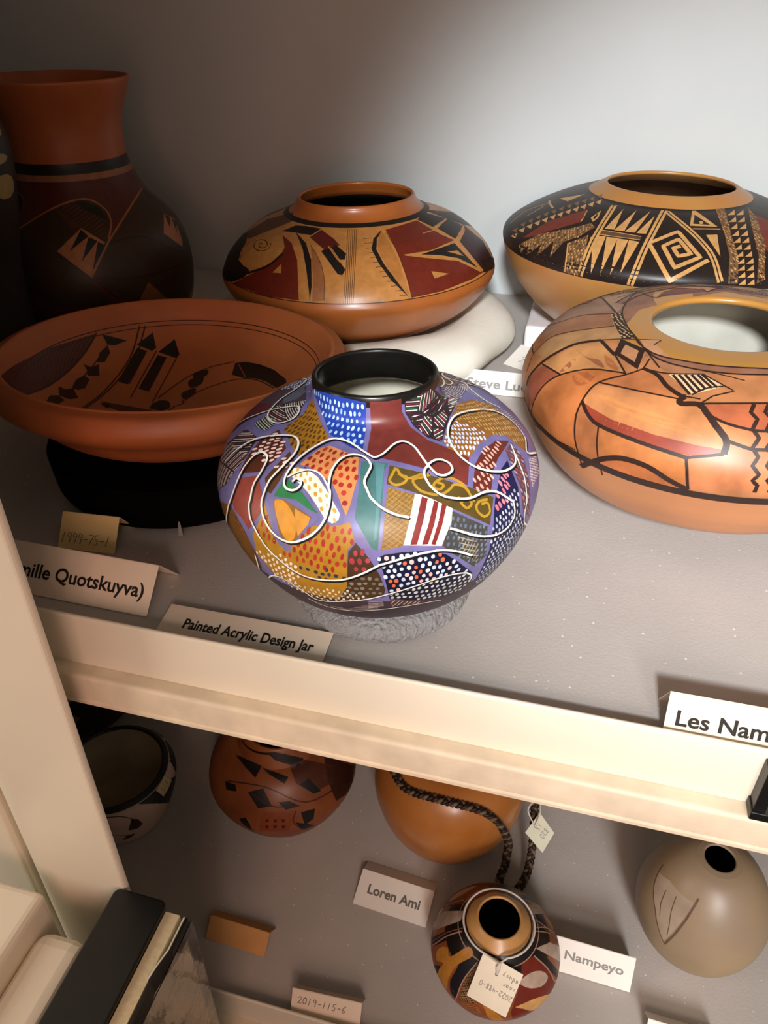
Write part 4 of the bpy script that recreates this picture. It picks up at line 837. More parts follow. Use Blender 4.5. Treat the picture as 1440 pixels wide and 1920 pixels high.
('l','f4efe6',7,1.3,"-141.6,101.7 -142.3,104.4 -142.6,104.4 -143.2,107 -140.3,110.9 -138,115.6 -136.5,119.5 -135.4,122.8 -134.6,125.5 -134.2,127.5 -133.8,129.2 -133.4,131 -133,133.2 -132.7,136 -132.6,139.2 -132.7,142.2 -133,145 -133.2,147.5 -133.6,149.9 -133.8,152.2 -134,154.5 -133.9,157 -133.8,159.6 -133.5,162 -133.2,163.9 -132.7,165.4 -132.2,166.5 -131.5,167.3 -130.7,167.9 -129.8,168.2 -128.7,168.3 -127.6,168.2 -126.7,167.9 -126,167.4 -125.4,166.7 -124.9,165.8 -124.5,164.7 -124.2,163.3 -124,161.7 -123.8,160 -123.7,158.2 -123.7,156.3 -123.8,154.3 -123.9,152.3 -123.8,150.3 -123.5,148.2 -123.1,146.1 -122.6,144 -122.3,142.3 -122.2,141 -122.2,140.1 -122.1,139.3 -121.9,138.2 -121.5,136.8 -121,135.1 -120.5,133.3 -119.9,131.6 -119.1,130 -118.2,128.4 -117.2,126.8 -116.3,125.1 -115.4,123.4 -114.4,121.7 -113.5,119.9 -112.5,118.3 -111.4,116.8 -110.4,115.4 -109.3,114.1 -108.1,112.8 -107,111.4 -105.8,110 -104.5,108.7 -103.3,107.5 -102,106.6 -100.7,105.8 -99.3,105.2 -97.9,104.9 -96.4,104.8 -94.8,104.9 -93.3,105.2 -91.7,105.6 -90.2,106.1 -88.7,106.6 -87.2,107.3 -85.7,108.3 -84.2,109.5 -82.8,110.8 -81.3,112.3 -80,113.7 -78.5,115.3 -77.1,117.1 -75.8,118.6 -74.8,119.7 -74.3,120.2 -74.1,120.2 -73.9,120.3 -73.2,120.6 -72,121.3 -70.3,122.1 -68.6,122.9 -66.9,123.6 -65.5,124 -64.1,124.4 -62.7,124.7 -61.3,124.9 -59.8,125 -58.4,125 -56.9,124.9 -55.4,124.5 -54,123.8 -52.5,122.8 -51,121.6 -49.6,120.4 -48.3,119 -47.1,117.5 -45.8,115.9 -44.5,114.2"),
('l','0d0b10',6,1.43,"-8,158.5 -8.9,157 -9.7,155.3 -10.4,153.7 -11.3,152.3 -12.2,151.2 -13.2,150.2 -14.4,149.4 -15.8,149.2 -17.7,149.4 -19.9,149.9 -22.1,150.7 -24.3,151.9 -26.5,153.5 -28.8,155.6 -31,157.9 -32.8,160.1 -34.2,162.5 -35.3,165 -36.2,167.6 -36.8,170.2 -37,172.9 -36.8,175.8 -36.1,178.8 -35.2,181.6 -34.2,184.1 -32.9,186.3 -31.3,188.3 -29.2,190.3 -26.4,192.3 -22.9,194.1 -19.1,195.4 -15.3,196.1 -11.8,196 -8.6,195.3 -5.5,194.1 -2.5,192.4 0.4,190.2 3.2,187.4 5.5,184.3 7.1,181.3 8.2,178.6 9,176 9.5,173.4 9.8,170.7 9.9,167.8 9.9,164.7 9.7,161.7 9.3,158.9 8.9,156.3 8.4,153.8 7.5,151.6 6.2,149.8 4,148.8 1.2,148.1 -1.1,147.2 -2,146 -1.2,144.3 0.9,142.2 4,139.4 8.7,134.7"),
('l','f4efe6',7,1.3,"-7.9,159.8 -8.8,158.2 -9.6,156.5 -10.4,154.9 -11.3,153.6 -12.2,152.5 -13.2,151.4 -14.4,150.7 -15.9,150.5 -17.8,150.6 -19.9,151.1 -22.2,151.9 -24.3,153.1 -26.6,154.8 -28.9,156.8 -31,159.1 -32.8,161.3 -34.3,163.7 -35.4,166.2 -36.2,168.8 -36.8,171.4 -36.9,174.2 -36.6,177.2 -35.9,180.3 -34.9,183.2 -33.7,185.7 -32.4,187.9 -30.7,189.9 -28.5,191.9 -25.6,193.8 -22.1,195.6 -18.2,196.8 -14.3,197.4 -10.7,197.3 -7.3,196.6 -4,195.3 -0.9,193.6 2.2,191.3 4.9,188.4 7.2,185.2 8.8,182.2 9.8,179.4 10.4,176.8 10.8,174.2 10.9,171.5 10.9,168.6 10.7,165.6 10.4,162.7 10,159.9 9.5,157.4 8.8,155 7.8,152.8 6.5,151.1 4.1,150.1 1.3,149.5 -1,148.6 -2,147.3 -1.2,145.7 0.7,143.7 3.6,141.1 7.3,137.5"),
('l','0d0b10',6,1.43,"-10.3,153.9 -10.9,152.2 -11.5,150.5 -12,148.8 -12.5,147 -13,145 -13.4,142.9 -13.9,140.7 -14.4,138.4 -15.1,135.8 -15.8,132.8 -16.3,129.7 -16.5,127.3 -16.5,126 -16.7,125.6 -16.9,125.5 -17.2,124.7 -17.6,122.7 -18,119.9 -18.1,116.8 -17.7,113.8 -16.6,111.2 -14.9,108.5 -12.2,104.8 -7.5,99"),
('l','f4efe6',7,1.3,"-10.3,154.4 -10.9,152.7 -11.5,151.1 -12,149.3 -12.6,147.5 -13.1,145.5 -13.5,143.5 -14,141.3 -14.6,139 -15.3,136.4 -16.1,133.4 -16.6,130.4 -16.8,128 -16.9,126.8 -17,126.5 -17.3,126.3 -17.6,125.5 -18.1,123.6 -18.6,120.9 -18.7,117.8 -18.4,115 -17.5,112.6 -16.1,110.3 -14.1,107.5 -10.2,102.2"),
('l','0d0b10',6,1.21,"-41.7,87 -41.7,88.8 -41.6,90.4 -41.6,92.1 -42,93.8 -42.7,95.6 -43.6,97.5 -44.7,99.2 -46.2,100.6 -48,101.8 -50,102.7 -52.2,103.2 -54.5,103.3 -57,102.8 -59.6,101.7 -62.2,100.4 -64.6,99 -66.8,97.7 -68.8,96.5 -70.7,95.2 -72.5,94 -74.2,92.7 -75.8,91.6 -77.2,90.5 -78.8,89.4 -80.2,88.4 -81.6,87.6 -83.2,86.7 -85.1,85.8 -87.7,84.4 -90.8,82.4 -94.2,80.4 -97.1,79.2 -99.1,80 -100.4,82.2 -101.5,84.8 -102.8,87.1 -104.4,89.2 -106.1,91.3 -107.8,92.9 -109.5,93.8 -111,93.8 -112.6,93 -114.1,91.8 -115.5,90.4 -116.9,88.6 -118.2,86.4 -119.6,83.8 -121.6,80.3"),
('l','f4efe6',7,1.1,"-42.2,88.3 -42.2,90 -42.1,91.6 -42.1,93.2 -42.4,94.9 -43.1,96.7 -44,98.4 -45.1,100.1 -46.5,101.5 -48.3,102.6 -50.3,103.4 -52.5,103.9 -54.8,104 -57.2,103.5 -59.8,102.4 -62.4,101.1 -64.8,99.7 -66.9,98.4 -69,97.2 -70.9,96 -72.7,94.7 -74.4,93.5 -75.9,92.3 -77.4,91.2 -78.9,90.2 -80.4,89.2 -81.8,88.3 -83.3,87.5 -85.2,86.6 -87.8,85.2 -90.9,83.3 -94.3,81.2 -97.2,80.1 -99.2,80.8 -100.5,82.9 -101.6,85.6 -102.9,87.8 -104.5,89.8 -106.2,91.9 -107.9,93.5 -109.6,94.3 -111.2,94.3 -112.7,93.6 -114.2,92.4 -115.6,91 -116.9,89.2 -118.2,87.1 -119.6,84.5 -121.6,81.1"),
('l','0d0b10',6,0.77,"-102.7,77 -101.1,75.7 -99.6,73.9 -98.1,72.3 -96.3,71.2 -94,70.7 -91.4,70.6 -88.9,70.5 -86.7,70.5 -84.8,70.6 -83.3,71.1 -81.6,71.9 -79.6,72.9 -77.1,74 -74.4,75.1 -71.4,76.1 -68.1,76.9 -66.3,77.3 -64.5,77.5 -62.5,77.7 -60.5,77.6 -58.3,77.3 -56,76.8 -53.7,76 -51.2,74.7"),
('l','f4efe6',7,0.7,"-102.6,77.7 -101.1,76.3 -99.6,74.7 -98.1,73 -96.2,72 -94,71.5 -91.4,71.3 -88.9,71.3 -86.7,71.3 -84.9,71.4 -83.3,71.9 -81.7,72.7 -79.7,73.7 -77.2,74.8 -74.5,75.9 -71.5,76.8 -68.3,77.6 -66.5,78 -64.7,78.2 -62.7,78.4 -60.6,78.4 -58.5,78.2 -56.2,77.7 -53.9,76.9 -51.5,75.7"),
('l','0d0b10',6,1.21,"-168.3,139.4 -167.1,143.8 -168.1,147.6 -169.5,150.9 -169.5,155.1 -168,160.1 -166,165 -164.3,169.3 -163.4,173 -163.1,176.4 -163,179.7 -163,182.9 -162.9,185.9 -162.7,188.9 -162.1,191.8 -161.2,194.6 -159.9,196.9 -158.5,198.8 -157.4,200.3 -156.1,201.4 -154.3,202.1 -151.9,202.1 -149.1,201.7 -146.5,200.8 -144.6,199.8 -143.3,198.6 -142.5,197.2 -142,195.7 -141.8,194.1 -141.9,192.4 -142.3,190.4 -142.9,188.5 -143.7,187 -144.9,185.8 -146.3,184.8 -148,183.9 -149.7,183.2 -151.6,182.7 -153.7,182.3 -155.8,182 -157.9,182 -159.7,182.2 -161.5,182.7 -163.3,183.3 -165.4,184.1 -167.8,184.9 -170.6,185.8 -173.7,186.7 -176.8,187.6 -180,188.7 -183.3,189.8 -186.9,190.8 -190.6,191.2 -194.6,191.1 -198.8,190.5 -202.6,189.3 -205.6,187.6 -207.6,185.6 -208.8,183.3 -209.4,181 -209.6,178.7 -209.3,176.5 -208.8,173.8 -220.1,172 -207.9,169.7"),
('l','f4efe6',7,1.1,"-168.6,139.4 -170.5,141.6 -172.6,144 -174.6,146.4 -172.8,152.1 -170.2,158.5 -167.8,163.9 -165.8,168.5 -164.6,172.4 -164.3,175.9 -164.2,179.2 -164.1,182.4 -164.1,185.5 -164,188.4 -163.5,191.4 -162.6,194.1 -161.4,196.5 -160.1,198.5 -158.9,200 -157.6,201.1 -155.9,201.8 -153.4,202 -150.5,201.6 -147.9,200.8 -145.9,199.7 -144.6,198.6 -143.8,197.2 -143.2,195.7 -143,194.2 -143.1,192.4 -143.4,190.4 -144,188.5 -144.8,186.9 -145.9,185.7 -147.4,184.7 -149,183.8 -150.8,183.1 -152.7,182.5 -154.8,182 -156.9,181.7 -159,181.6 -160.8,181.8 -162.6,182.2 -164.5,182.8 -166.6,183.5 -169.1,184.3 -171.9,185.1 -175,185.9 -178.1,186.7 -181.3,187.7 -184.7,188.8 -188.3,189.6 -192.1,189.9 -196,189.6 -200.1,188.8 -203.9,187.4 -206.8,185.6 -208.8,183.4 -210.1,180.9 -210.9,178.1 -211.7,174.6 -215.5,172 -217.8,172 -220.4,172 -207.9,169.7"),
('l','0d0b10',6,1.32,"-120.5,104.6 -120.7,102.7 -121,100.8 -121.4,98.7 -121.9,96.5 -122.6,94 -123.4,91.2 -124.6,87.8 -126.7,83.1"),
('l','f4efe6',7,1.2,"-120.7,104.8 -121,103 -121.3,101 -121.6,99 -122.1,96.7 -122.8,94.2 -123.6,91.4 -124.8,88.1 -126.9,83.4"),
('l','0d0b10',6,0.99,"59.6,190.5 58.2,190.2 56.8,189.9 55.4,189.6 53.7,189.7 51.7,190 49.3,190.4 47.1,190.9 45.2,191.6 43.7,192.8 42.3,194.4 41,196.2 40.2,197.6 40.6,198.5 41.9,199 43.6,199.3 45.3,199.6"),
('l','f4efe6',7,0.9,"8.2,222.9 59,189.6 57.6,189.3 56.2,189 54.6,189.1 52.5,189.4 50.1,189.9 47.9,190.5 46,191.2 44.5,192.4 43.1,194.1 41.9,195.8 41.2,197.3 41.6,198.2 42.9,198.7 44.7,198.9 46.3,199.2"),
('l','0d0b10',6,0.99,"46,181.3 42.4,182.8 38.9,183.8 35.5,184.5 32.2,184.5 28.7,184 25.4,182.9 22.5,181.5 20.2,179.7 18.6,177.7 17.6,175.4 17,172.9 16.9,170.3"),
('l','f4efe6',7,0.9,"46.7,180.9 43.1,182.4 39.6,183.6 36.2,184.3 32.8,184.4 29.4,183.9 26,182.9 23.1,181.5 20.7,179.8 19.1,177.8 18,175.5 17.4,173 17.3,170.4"),
('b','3c3038',1,0.0,86.2),
],
'B': [
('b','b87c40/0.33',1,129.3,224.0),
('b','1b1512/0.4',3,223.6,230.3),
('b','2a1b14',4,128.8,129.7),
('f','662214/0.4',2,"-123.1,200.8 -116.5,196.6 -111,192 -105.8,181.7 -102.2,172.5 -100.7,164.9 -99.4,157.6 -98.4,150.5 -97.6,143.6 -97,137 -96.5,130.5 -99.4,130.6 -102.4,130.5 -105.4,130.2 -108.7,129.7 -112.1,129.1 -115.1,129.7 -118.4,130 -122,130.2 -125.9,129.9 -130.3,129.3 -135.6,127.9 -130.8,134.5 -127,140.4 -123.8,145.8 -120.9,151 -118.2,156.1 -116.2,161.3 -114.1,166.4 -112.1,171.5 -113,184.7 -117.2,192.5"),
('f','1b1512/0.4',2,"-156.3,122.4 -161.6,126.9 -162.9,133.9 -166,138.6 -168,143.8 -170.6,149.7 -172.5,154.1 -174.4,159.1 -171.9,164.6 -156.3,179 -146.8,173.2 -143.4,166.7 -140.9,160 -139,153.1 -131.7,151.8 -125.7,149.4 -127,140.4 -134.1,131.1 -143.6,125.2"),
('f','5a3d2c',2,"-161.4,175.3 -158.8,183.4 -158.7,190.4 -160.5,196.8 -163.5,202.7 -160.9,211 -156.6,219.1 -151.3,226.6 -144.6,233.2 -129.8,225.3 -132.6,219.7 -134.9,213.8 -136.6,207.6 -137.9,201.2 -139.2,195 -140.9,188.9 -143.4,182.8 -146.8,176.4"),
('f','b98344/0.35',3,"-138.6,154.8 -140.5,157.2 -142.2,160.3 -143.6,163.8 -144.2,167.6 -143.9,171.8 -142.9,176.4 -141.4,181 -139.7,185.1 -137.6,189 -135.1,192.8 -132.3,195.7 -129.4,197.5 -126.3,197.8 -123.1,196.8 -120.1,194.8 -117.7,192.2 -115.9,189 -114.5,185.2 -113.8,181.3 -113.7,177.4 -114.3,173.2 -115.6,168.7 -117.2,164.4 -119,160.7 -121.1,157.5 -123.7,154.6 -126.4,152.2 -128.9,150.8 -131.4,150.7 -133.9,151.5 -136.4,153"),
('l','3a2316',4,1.0,"-129.2,180.8 -130,180.8 -131,180.9 -131.9,180.8 -132.3,180.4 -132.1,179.5 -131.6,178.3 -130.9,177.1 -130.1,176.4 -129.2,176.2 -128,176.4 -126.9,176.9 -126.2,177.6 -125.7,178.6 -125.4,180 -125.4,181.5 -125.9,182.8 -126.8,183.9 -128.2,184.9 -129.9,185.6 -131.6,185.7 -133.2,184.9 -135.1,183.5 -136.6,181.8 -137.5,180.1 -137.2,178.3 -136.3,176.5 -135.1,174.7 -133.8,173.5 -132.3,172.7 -130.5,172.3 -128.7,172.2 -127.2,172.4 -125.8,173.3 -124.5,174.6 -123.4,176.2 -122.7,177.8 -122.5,179.5 -122.8,181.4 -123.4,183.4 -124,185.4"),
('f','b27a3e/0.35',3,"-111.9,153.9 -110.7,159.4 -109.4,165.1 -107.3,155.1"),
('l','662214/0.4',3,1.2,"-139.4,181.9 -140.3,178.2 -141.5,174.5 -142.5,170.8 -142.8,167.2 -141.9,163.8 -140.4,160.7 -138.8,157.5 -137.5,154.2"),
('l','1b1512/0.4',3,3.0,"-144.4,126.9 -137.1,134.1 -131.8,139.4 -127.7,143.9 -124.4,147.8 -121.7,151.3 -119.4,154.5 -117.4,157.7 -115.7,161.1 -114.4,164.8 -113.4,168.7 -112.6,172.8 -111.8,176.9"),
('f','1b1512/0.4',3,"-127.9,205.5 -125.6,212.8 -122.4,219.6 -112.7,221.8 -105.8,221.6 -99.3,221 -101.7,215.2 -103.6,208.9 -109.4,209.2 -115.5,209 -121.6,207.6"),
('f','1b1512/0.4',3,"-116.7,210.5 -108.7,203.1 -102.4,195.2 -98.2,183.9 -95.2,174.2 -94.2,166.5 -93.3,159.1 -92.6,151.9 -92,145 -92,137.8 -92.1,130.7 -92.6,137.2 -93.2,143.7 -94.1,150.5 -95.2,157.6 -96.4,164.3 -97.9,171.1 -99.7,178.2 -101.9,185.8 -105.5,193.6 -110.4,202.1"),
('f','945c33',3,"-98.9,192.8 -94.7,183.3 -91.4,174.8 -89.9,167.8 -88.5,161 -87.4,154.4 -86.9,146.6 -86.6,139.2 -86.5,132 -88.8,131.5 -91.1,130.9 -91.3,138.3 -91.6,145.8 -92.2,153.7 -93,160.8 -94,168.1 -95.2,175.7 -96.7,183.7"),
('l','5a3218',4,0.7,"-98.9,192.8 -96.6,188 -94.6,183.6 -92.9,179.4 -91.4,174.8 -90.1,170 -89,165 -88.1,159.8 -87.4,154.4 -86.9,148.8 -86.7,143.1 -86.6,137.4 -86.5,132"),
('f','5a1b13',3,"-98.8,219.5 -92.8,213.2 -87.6,206.2 -82.8,195.3 -86.6,191.5 -90.3,187.7 -93.9,193.3 -98.1,199.3 -103.1,205.3 -101.3,212.7"),
('f','1b1512/0.4',3,"-85.5,196.8 -82,189.7 -78.9,183.3 -79.3,175.7 -81.6,175.7 -84.1,183.2 -87.2,191.7"),
('f','1b1512/0.4',3,"-91.7,185.7 -87.9,192.3 -85.1,184.4 -82.7,177.4 -80.7,170.7 -78.8,164.3 -80,158.2 -81.9,159.2 -84,165.6 -86.2,172 -88.8,178.7"),
('l','b27a3e/0.35',4,1.2,"-88.8,193.1 -86.9,188 -85.2,183.1 -83.7,178.9 -82.6,175.6 -81.8,173.7 -81.1,172.6 -80.6,171.8 -80,170.8"),
('l','3d2615',3,0.55,"-79.8,221.4 -79.3,207.7 -78.8,193.5 -78.6,181.5 -78.5,170.8 -78.6,160.1 -78.7,154.7 -78.7,149.5 -78.8,144.3 -78.9,139.3 -79.1,134.4 -79.2,129.6"),
('l','3d2615',3,0.55,"-78.6,221.4 -78.2,207.6 -77.9,193.5 -77.7,181.5 -77.7,170.8 -77.9,160.1 -77.9,154.7 -78,149.5 -78.1,144.3 -78.2,139.3 -78.4,134.4 -78.5,129.6"),
('l','3d2615',3,0.55,"-77.3,221.4 -77.1,207.6 -76.9,193.4 -76.9,181.5 -77,170.8 -77.1,160.1 -77.2,154.7 -77.3,149.4 -77.4,144.3 -77.5,139.2 -77.7,134.4 -77.8,129.5"),
('l','3d2615',3,0.55,"-76.1,221.3 -76.1,207.5 -76,193.4 -76,181.4 -76.2,170.7 -76.4,160.1 -76.5,154.7 -76.6,149.4 -76.7,144.2 -76.8,139.2 -77,134.4 -77.1,129.5"),
('l','3d2615',3,0.55,"-74.9,221.2 -75,207.4 -75.1,193.3 -75.2,181.4 -75.4,170.7 -75.6,160 -75.7,154.6 -75.9,149.4 -76,144.2 -76.1,139.2 -76.3,134.3 -76.4,129.5"),
('l','3d2615',3,0.55,"-73.6,221.2 -73.9,207.4 -74.1,193.2 -74.3,181.3 -74.6,170.6 -74.9,160 -75,154.6 -75.1,149.3 -75.3,144.2 -75.4,139.2 -75.6,134.3 -75.8,129.5"),
('f','a86c33',3,"-56.5,215.7 -56.1,205 -55.8,194.3 -55.6,183.9 -55.2,174.9 -54.7,166.6 -54.8,159.4 -54.8,152.4 -54.7,145.6 -54.5,139.2 -54.2,132.8 -55.8,137.7 -57.3,142.5 -58.4,149.3 -59.6,156.4 -60.7,163.6 -61.5,171 -62.4,178.6 -63.2,186.9 -61.8,197.6 -59.8,209.5"),
('f','1b1512/0.4',4,"-56,218.3 -60.1,211.7 -63.7,204.6 -66.3,187.6 -65.1,177.7 -64,168.6 -62.6,162.1 -61.4,155.7 -60.2,149.4 -58.7,144.6 -57.3,139.8 -55.8,135.1 -54.3,130.4 -55.7,136.6 -57,142.9 -58.3,149.3 -59.4,155.6 -60.7,162 -61.9,168.7 -62.9,177.5 -63.9,187.1 -61.8,203.4"),
('l','3a2316',3,0.6,"-64.4,205.8 -69.7,205.4"),
('l','3a2316',3,0.6,"-64.9,197.6 -69.6,197.2"),
('l','3a2316',3,0.6,"-64.8,190.1 -69.2,189.6"),
('l','3a2316',3,0.6,"-64.5,183.4 -68.5,183"),
('l','3a2316',3,0.6,"-63.9,177.3 -67.7,177"),
('l','3a2316',3,0.6,"-63.2,171.5 -66.8,171.2"),
('l','3a2316',3,0.6,"-62.4,165.8 -65.8,165.6"),
('l','3a2316',3,0.6,"-61.5,160.2 -64.7,160.1"),
('l','3a2316',3,0.6,"-60.5,154.7 -63.5,154.6"),
('l','3a2316',3,0.6,"-59.4,149.3 -62.3,149.3"),
('l','3a2316',3,0.6,"-58.2,144 -61,144"),
('l','3a2316',3,0.6,"-56.9,138.8 -59.6,138.9"),
('l','3a2316',3,0.6,"-55.4,133.7 -58.1,133.8"),
('l','3a2316',4,0.5,"-54.7,212.4 -54.5,205.3 -54.4,198.6 -54.2,191.8 -54.1,184.3 -54,175.7 -53.8,166.4 -53.7,157.5 -53.6,149.9 -53.5,144.1 -53.6,139.4 -53.6,135 -53.5,130.6"),
('f','662214/0.4',2,"-53.6,216.9 -48.5,218.5 -43,219.7 -37.1,220.6 -30.7,221.1 -23.8,221 -22.9,213.3 -22.7,205 -22.5,196.8 -21.9,189 -19.3,181.7 -16.1,174.6 -16.4,167.4 -16.4,160.3 -16.2,153.3 -15.7,146.3 -14.6,139.3 -12.8,132 -17.7,132.2 -22,131.7 -26.3,132.1 -30.2,132.1 -33.8,131.8 -37.2,131.3 -40.4,130.6 -43.1,130.8 -45.8,130.8 -48.4,130.7 -50.9,130.6 -53.4,130.3 -53.7,136.7 -53.8,143.2 -53.8,150 -53.9,156.9 -54,163.9 -54,171.2 -54,178.8 -54.2,186.8 -54.2,196.1 -53.9,206.7"),
('f','b27a3e/0.35',3,"-51.2,176.5 -47.6,176.5 -44,176.2 -40.2,175.8 -36.3,175.2 -31.9,176.2 -27.1,177 -21.8,177.3 -15.9,177 -8.9,180.8 0.6,183.1 2.8,179.2 -7.2,177.2 -14.4,173.4 -14.8,166.6 -14.9,159.9 -14.8,153.3 -14.4,146.7 -13.5,140 -11.9,133.2 -15.2,134.3 -18.4,139.8 -21,144.9 -23.4,149.8 -25.5,154.7 -29,157.9 -32.4,160.8 -35.7,163.5 -38.9,166.1 -42,168.5 -44.9,170.8 -47.9,173 -50.9,175.1"),
('f','1b1512/0.4',4,"-43,173 -39.6,173.8 -36,174.3 -32.3,174.7 -28.2,174.8 -23.9,174.5 -19.3,174 -19.1,166.9 -18.7,160 -18.1,153.2 -17.3,146.4 -15.9,139.6 -19.1,145.8 -21.9,151.7 -24.4,157.5 -27.5,160.9 -30.6,164.2 -33.6,167.2 -36.8,169.3 -39.9,171.2"),
('f','b27a3e/0.35',5,"-28.2,168.7 -21.5,165.5 -20.3,157.2 -24.3,163.1"),
('f','b27a3e/0.35',3,"-42,152.7 -41.9,144.6 -38.1,145.1 -34,145.4 -36.7,147.9 -39.4,150.4"),
('f','1b1512/0.4',2,"-22.5,221.9 -5.6,226.9 -1.4,219.4 1.7,211.4 3.5,203.1 -9.2,204.9 -19.5,203.8 -20.5,213.2"),
('f','1b1512/0.4',3,"-18.3,199.7 -8.4,201.9 4,201.2 3.4,192 5,182.6 -7.3,181.4 -15.9,177.6 -17.4,184.5 -18.2,191.8"),
('l','b27a3e/0.35',4,1.6,"0.2,203.3 -11.6,202.2 -20.9,198.8 -26.6,199.5 -32,199.6"),
('f','33161a',2,"7.2,182.1 6.6,175.2 7,168.1 8.1,160.6 10,152.5 6.2,145.9 5,137.8 7.1,127.6 -0.8,126.9 -12.4,131.7 -14.1,138.7 -15,145.5 -15.5,152.2 -15.6,158.9 -15.4,165.7 -15,172.6 -8.5,176 -0,178.1"),
('f','1b1512/0.4',2,"-2.7,231.4 4.5,225.7 11.3,218.9 17.5,210.8 22.3,201.9 28.9,190.5 23.4,186.1 23,178.1 26.2,167.5 26.2,161.8 14.6,173.4 7.2,182.1 4.6,190.1 3.8,197.8 3.6,205.5 3.4,212.2 2.1,218.8 0.3,225.2"),
('f','1b1512/0.4',3,"-9.6,144 -2.5,139.4 14.7,126.9 1,125.4 -12,130.9 -11.2,137.6"),
],
'C': [
('b','231a17/0.4',1,123.6,234.4),
('l','c3935a/0.4',2,6.5,"-95,230.9 -95.8,220.5 -96.5,211.3 -97.1,202.9 -97.6,194.9 -98,187.3 -98.5,180 -98.8,173.1 -99.1,166.4 -99.3,160.1 -99.5,154.1 -99.6,148.3 -99.8,142.9 -99.9,137.9 -100.1,133.4 -100.4,129.1 -100.7,124.4"),
('l','231a17/0.4',3,1.2,"-95,230.9 -95.8,220.5 -96.5,211.3 -97.1,202.9 -97.6,194.9 -98,187.3 -98.5,180 -98.8,173.1 -99.1,166.4 -99.3,160.1 -99.5,154.1 -99.6,148.3 -99.8,142.9 -99.9,137.9 -100.1,133.4 -100.4,129.1 -100.7,124.4"),
('l','c3935a/0.4',2,6.5,"-127.4,226.4 -125.2,217.1 -123.6,208.6 -122.5,200.5 -121.6,192.8 -120.8,185.5 -120.2,178.5 -119.6,171.8 -119.1,165.4 -118.1,153.6 -117.2,143 -116.8,133.8 -117.4,125.1"),
('l','231a17/0.4',3,1.2,"-127.4,226.4 -125.2,217.1 -123.6,208.6 -122.5,200.5 -121.6,192.8 -120.8,185.5 -120.2,178.5 -119.6,171.8 -119.1,165.4 -118.1,153.6 -117.2,143 -116.8,133.8 -117.4,125.1"),
('l','c3935a/0.4',2,6,"-93.5,228.7 -89.2,217.6 -85.6,207.8 -82.6,198.6 -80.4,190.1 -78.7,182.4 -77.4,175.3 -76.3,168.4 -75.6,161.3 -75.2,153.7 -75,146.1 -74.8,138.9 -74.2,132.8"),
('l','231a17/0.4',3,1.2,"-93.5,228.7 -89.2,217.6 -85.6,207.8 -82.6,198.6 -80.4,190.1 -78.7,182.4 -77.4,175.3 -76.3,168.4 -75.6,161.3 -75.2,153.7 -75,146.1 -74.8,138.9 -74.2,132.8"),
('f','c3935a/0.4',2,"-118.6,185.3 -114.3,186.8 -115.4,197.9 -117,209.8 -119.3,222.9 -118.8,212.5 -118.6,202.9 -118.5,193.9"),
('f','c3935a/0.4',2,"-114.2,185.9 -109.8,186.9 -110,195.4 -110.2,204.3 -110.6,213.8 -111.3,224.4 -111.9,215.7 -112.4,207.7 -113,200.1 -113.6,192.9"),
('f','c3935a/0.4',2,"-109.5,186.4 -105.2,186.7 -104.7,195.7 -104.1,205.2 -103.6,215.4 -103,226.9 -104.5,217.6 -105.9,209.2 -107.2,201.3 -108.4,193.7"),
('f','c3935a/0.4',2,"-104.5,186.5 -100.5,187 -100.2,196.6 -99.9,206.9 -99.6,218.1 -101,209.5 -102.3,201.5 -103.4,193.9"),
('f','c3935a/0.4',2,"-120.8,172.2 -118.2,173.7 -115.6,175.2 -114.8,166.3 -114.2,157.9 -113.7,149.8 -113.4,142.2 -113.2,135.5 -113.5,129.4 -114,135.1 -114.8,141.5 -115.9,148.5 -117.3,156.1 -118.9,163.9"),
('f','c3935a/0.4',2,"-115.2,174.6 -110.6,175.6 -110.3,167 -110.1,158.9 -110,151.1 -110,143.7 -110,137 -110.4,131.1 -110.7,136.9 -111.2,143.4 -111.9,150.6 -112.8,158.2 -113.9,166.2"),
('f','c3935a/0.4',2,"-110.7,175 -106.2,175.1 -106.2,166.8 -106.3,158.8 -106.4,151.1 -106.6,143.9 -106.8,137.4 -107.3,131.5 -107.4,137.3 -107.8,143.8 -108.4,151 -109,158.7 -109.8,166.6"),
('f','c3935a/0.4',2,"-106,175.2 -101.9,174.4 -102.3,166.7 -102.6,159.3 -103,152.2 -103.4,145.4 -103.8,139.1 -104.3,133.6 -104.4,140.5 -104.6,148.3 -105,156.8 -105.5,165.8"),
('f','c3935a/0.4',2,"-118.9,173.5 -121.2,170.3 -119.9,162.5 -118.8,155 -117.8,147.8 -117.1,141 -117.3,148.5 -117.7,156.4 -118.2,164.8"),
('f','5b4130',2,"-120.7,182.6 -117.8,182.9 -115.1,183.1 -112.3,183.2 -109.7,183.1 -107,182.9 -104.5,182.7 -101.9,182.3 -101.9,177.2 -104.3,177.3 -106.7,177.3 -109.2,177.3 -111.7,177.1 -114.2,176.8 -116.8,176.4 -119.4,175.9"),
('l','c3935a/0.4',3,0.9,"-120.7,182.6 -118.2,182.9 -115.7,183.1 -113.3,183.2 -111,183.2 -108.7,183.1 -106.4,182.9 -104.2,182.6 -101.9,182.3"),
('l','c3935a/0.4',3,0.9,"-119.4,175.9 -117.1,176.4 -114.9,176.7 -112.6,177 -110.4,177.2 -108.2,177.3 -106.1,177.3 -104,177.3 -101.9,177.2"),
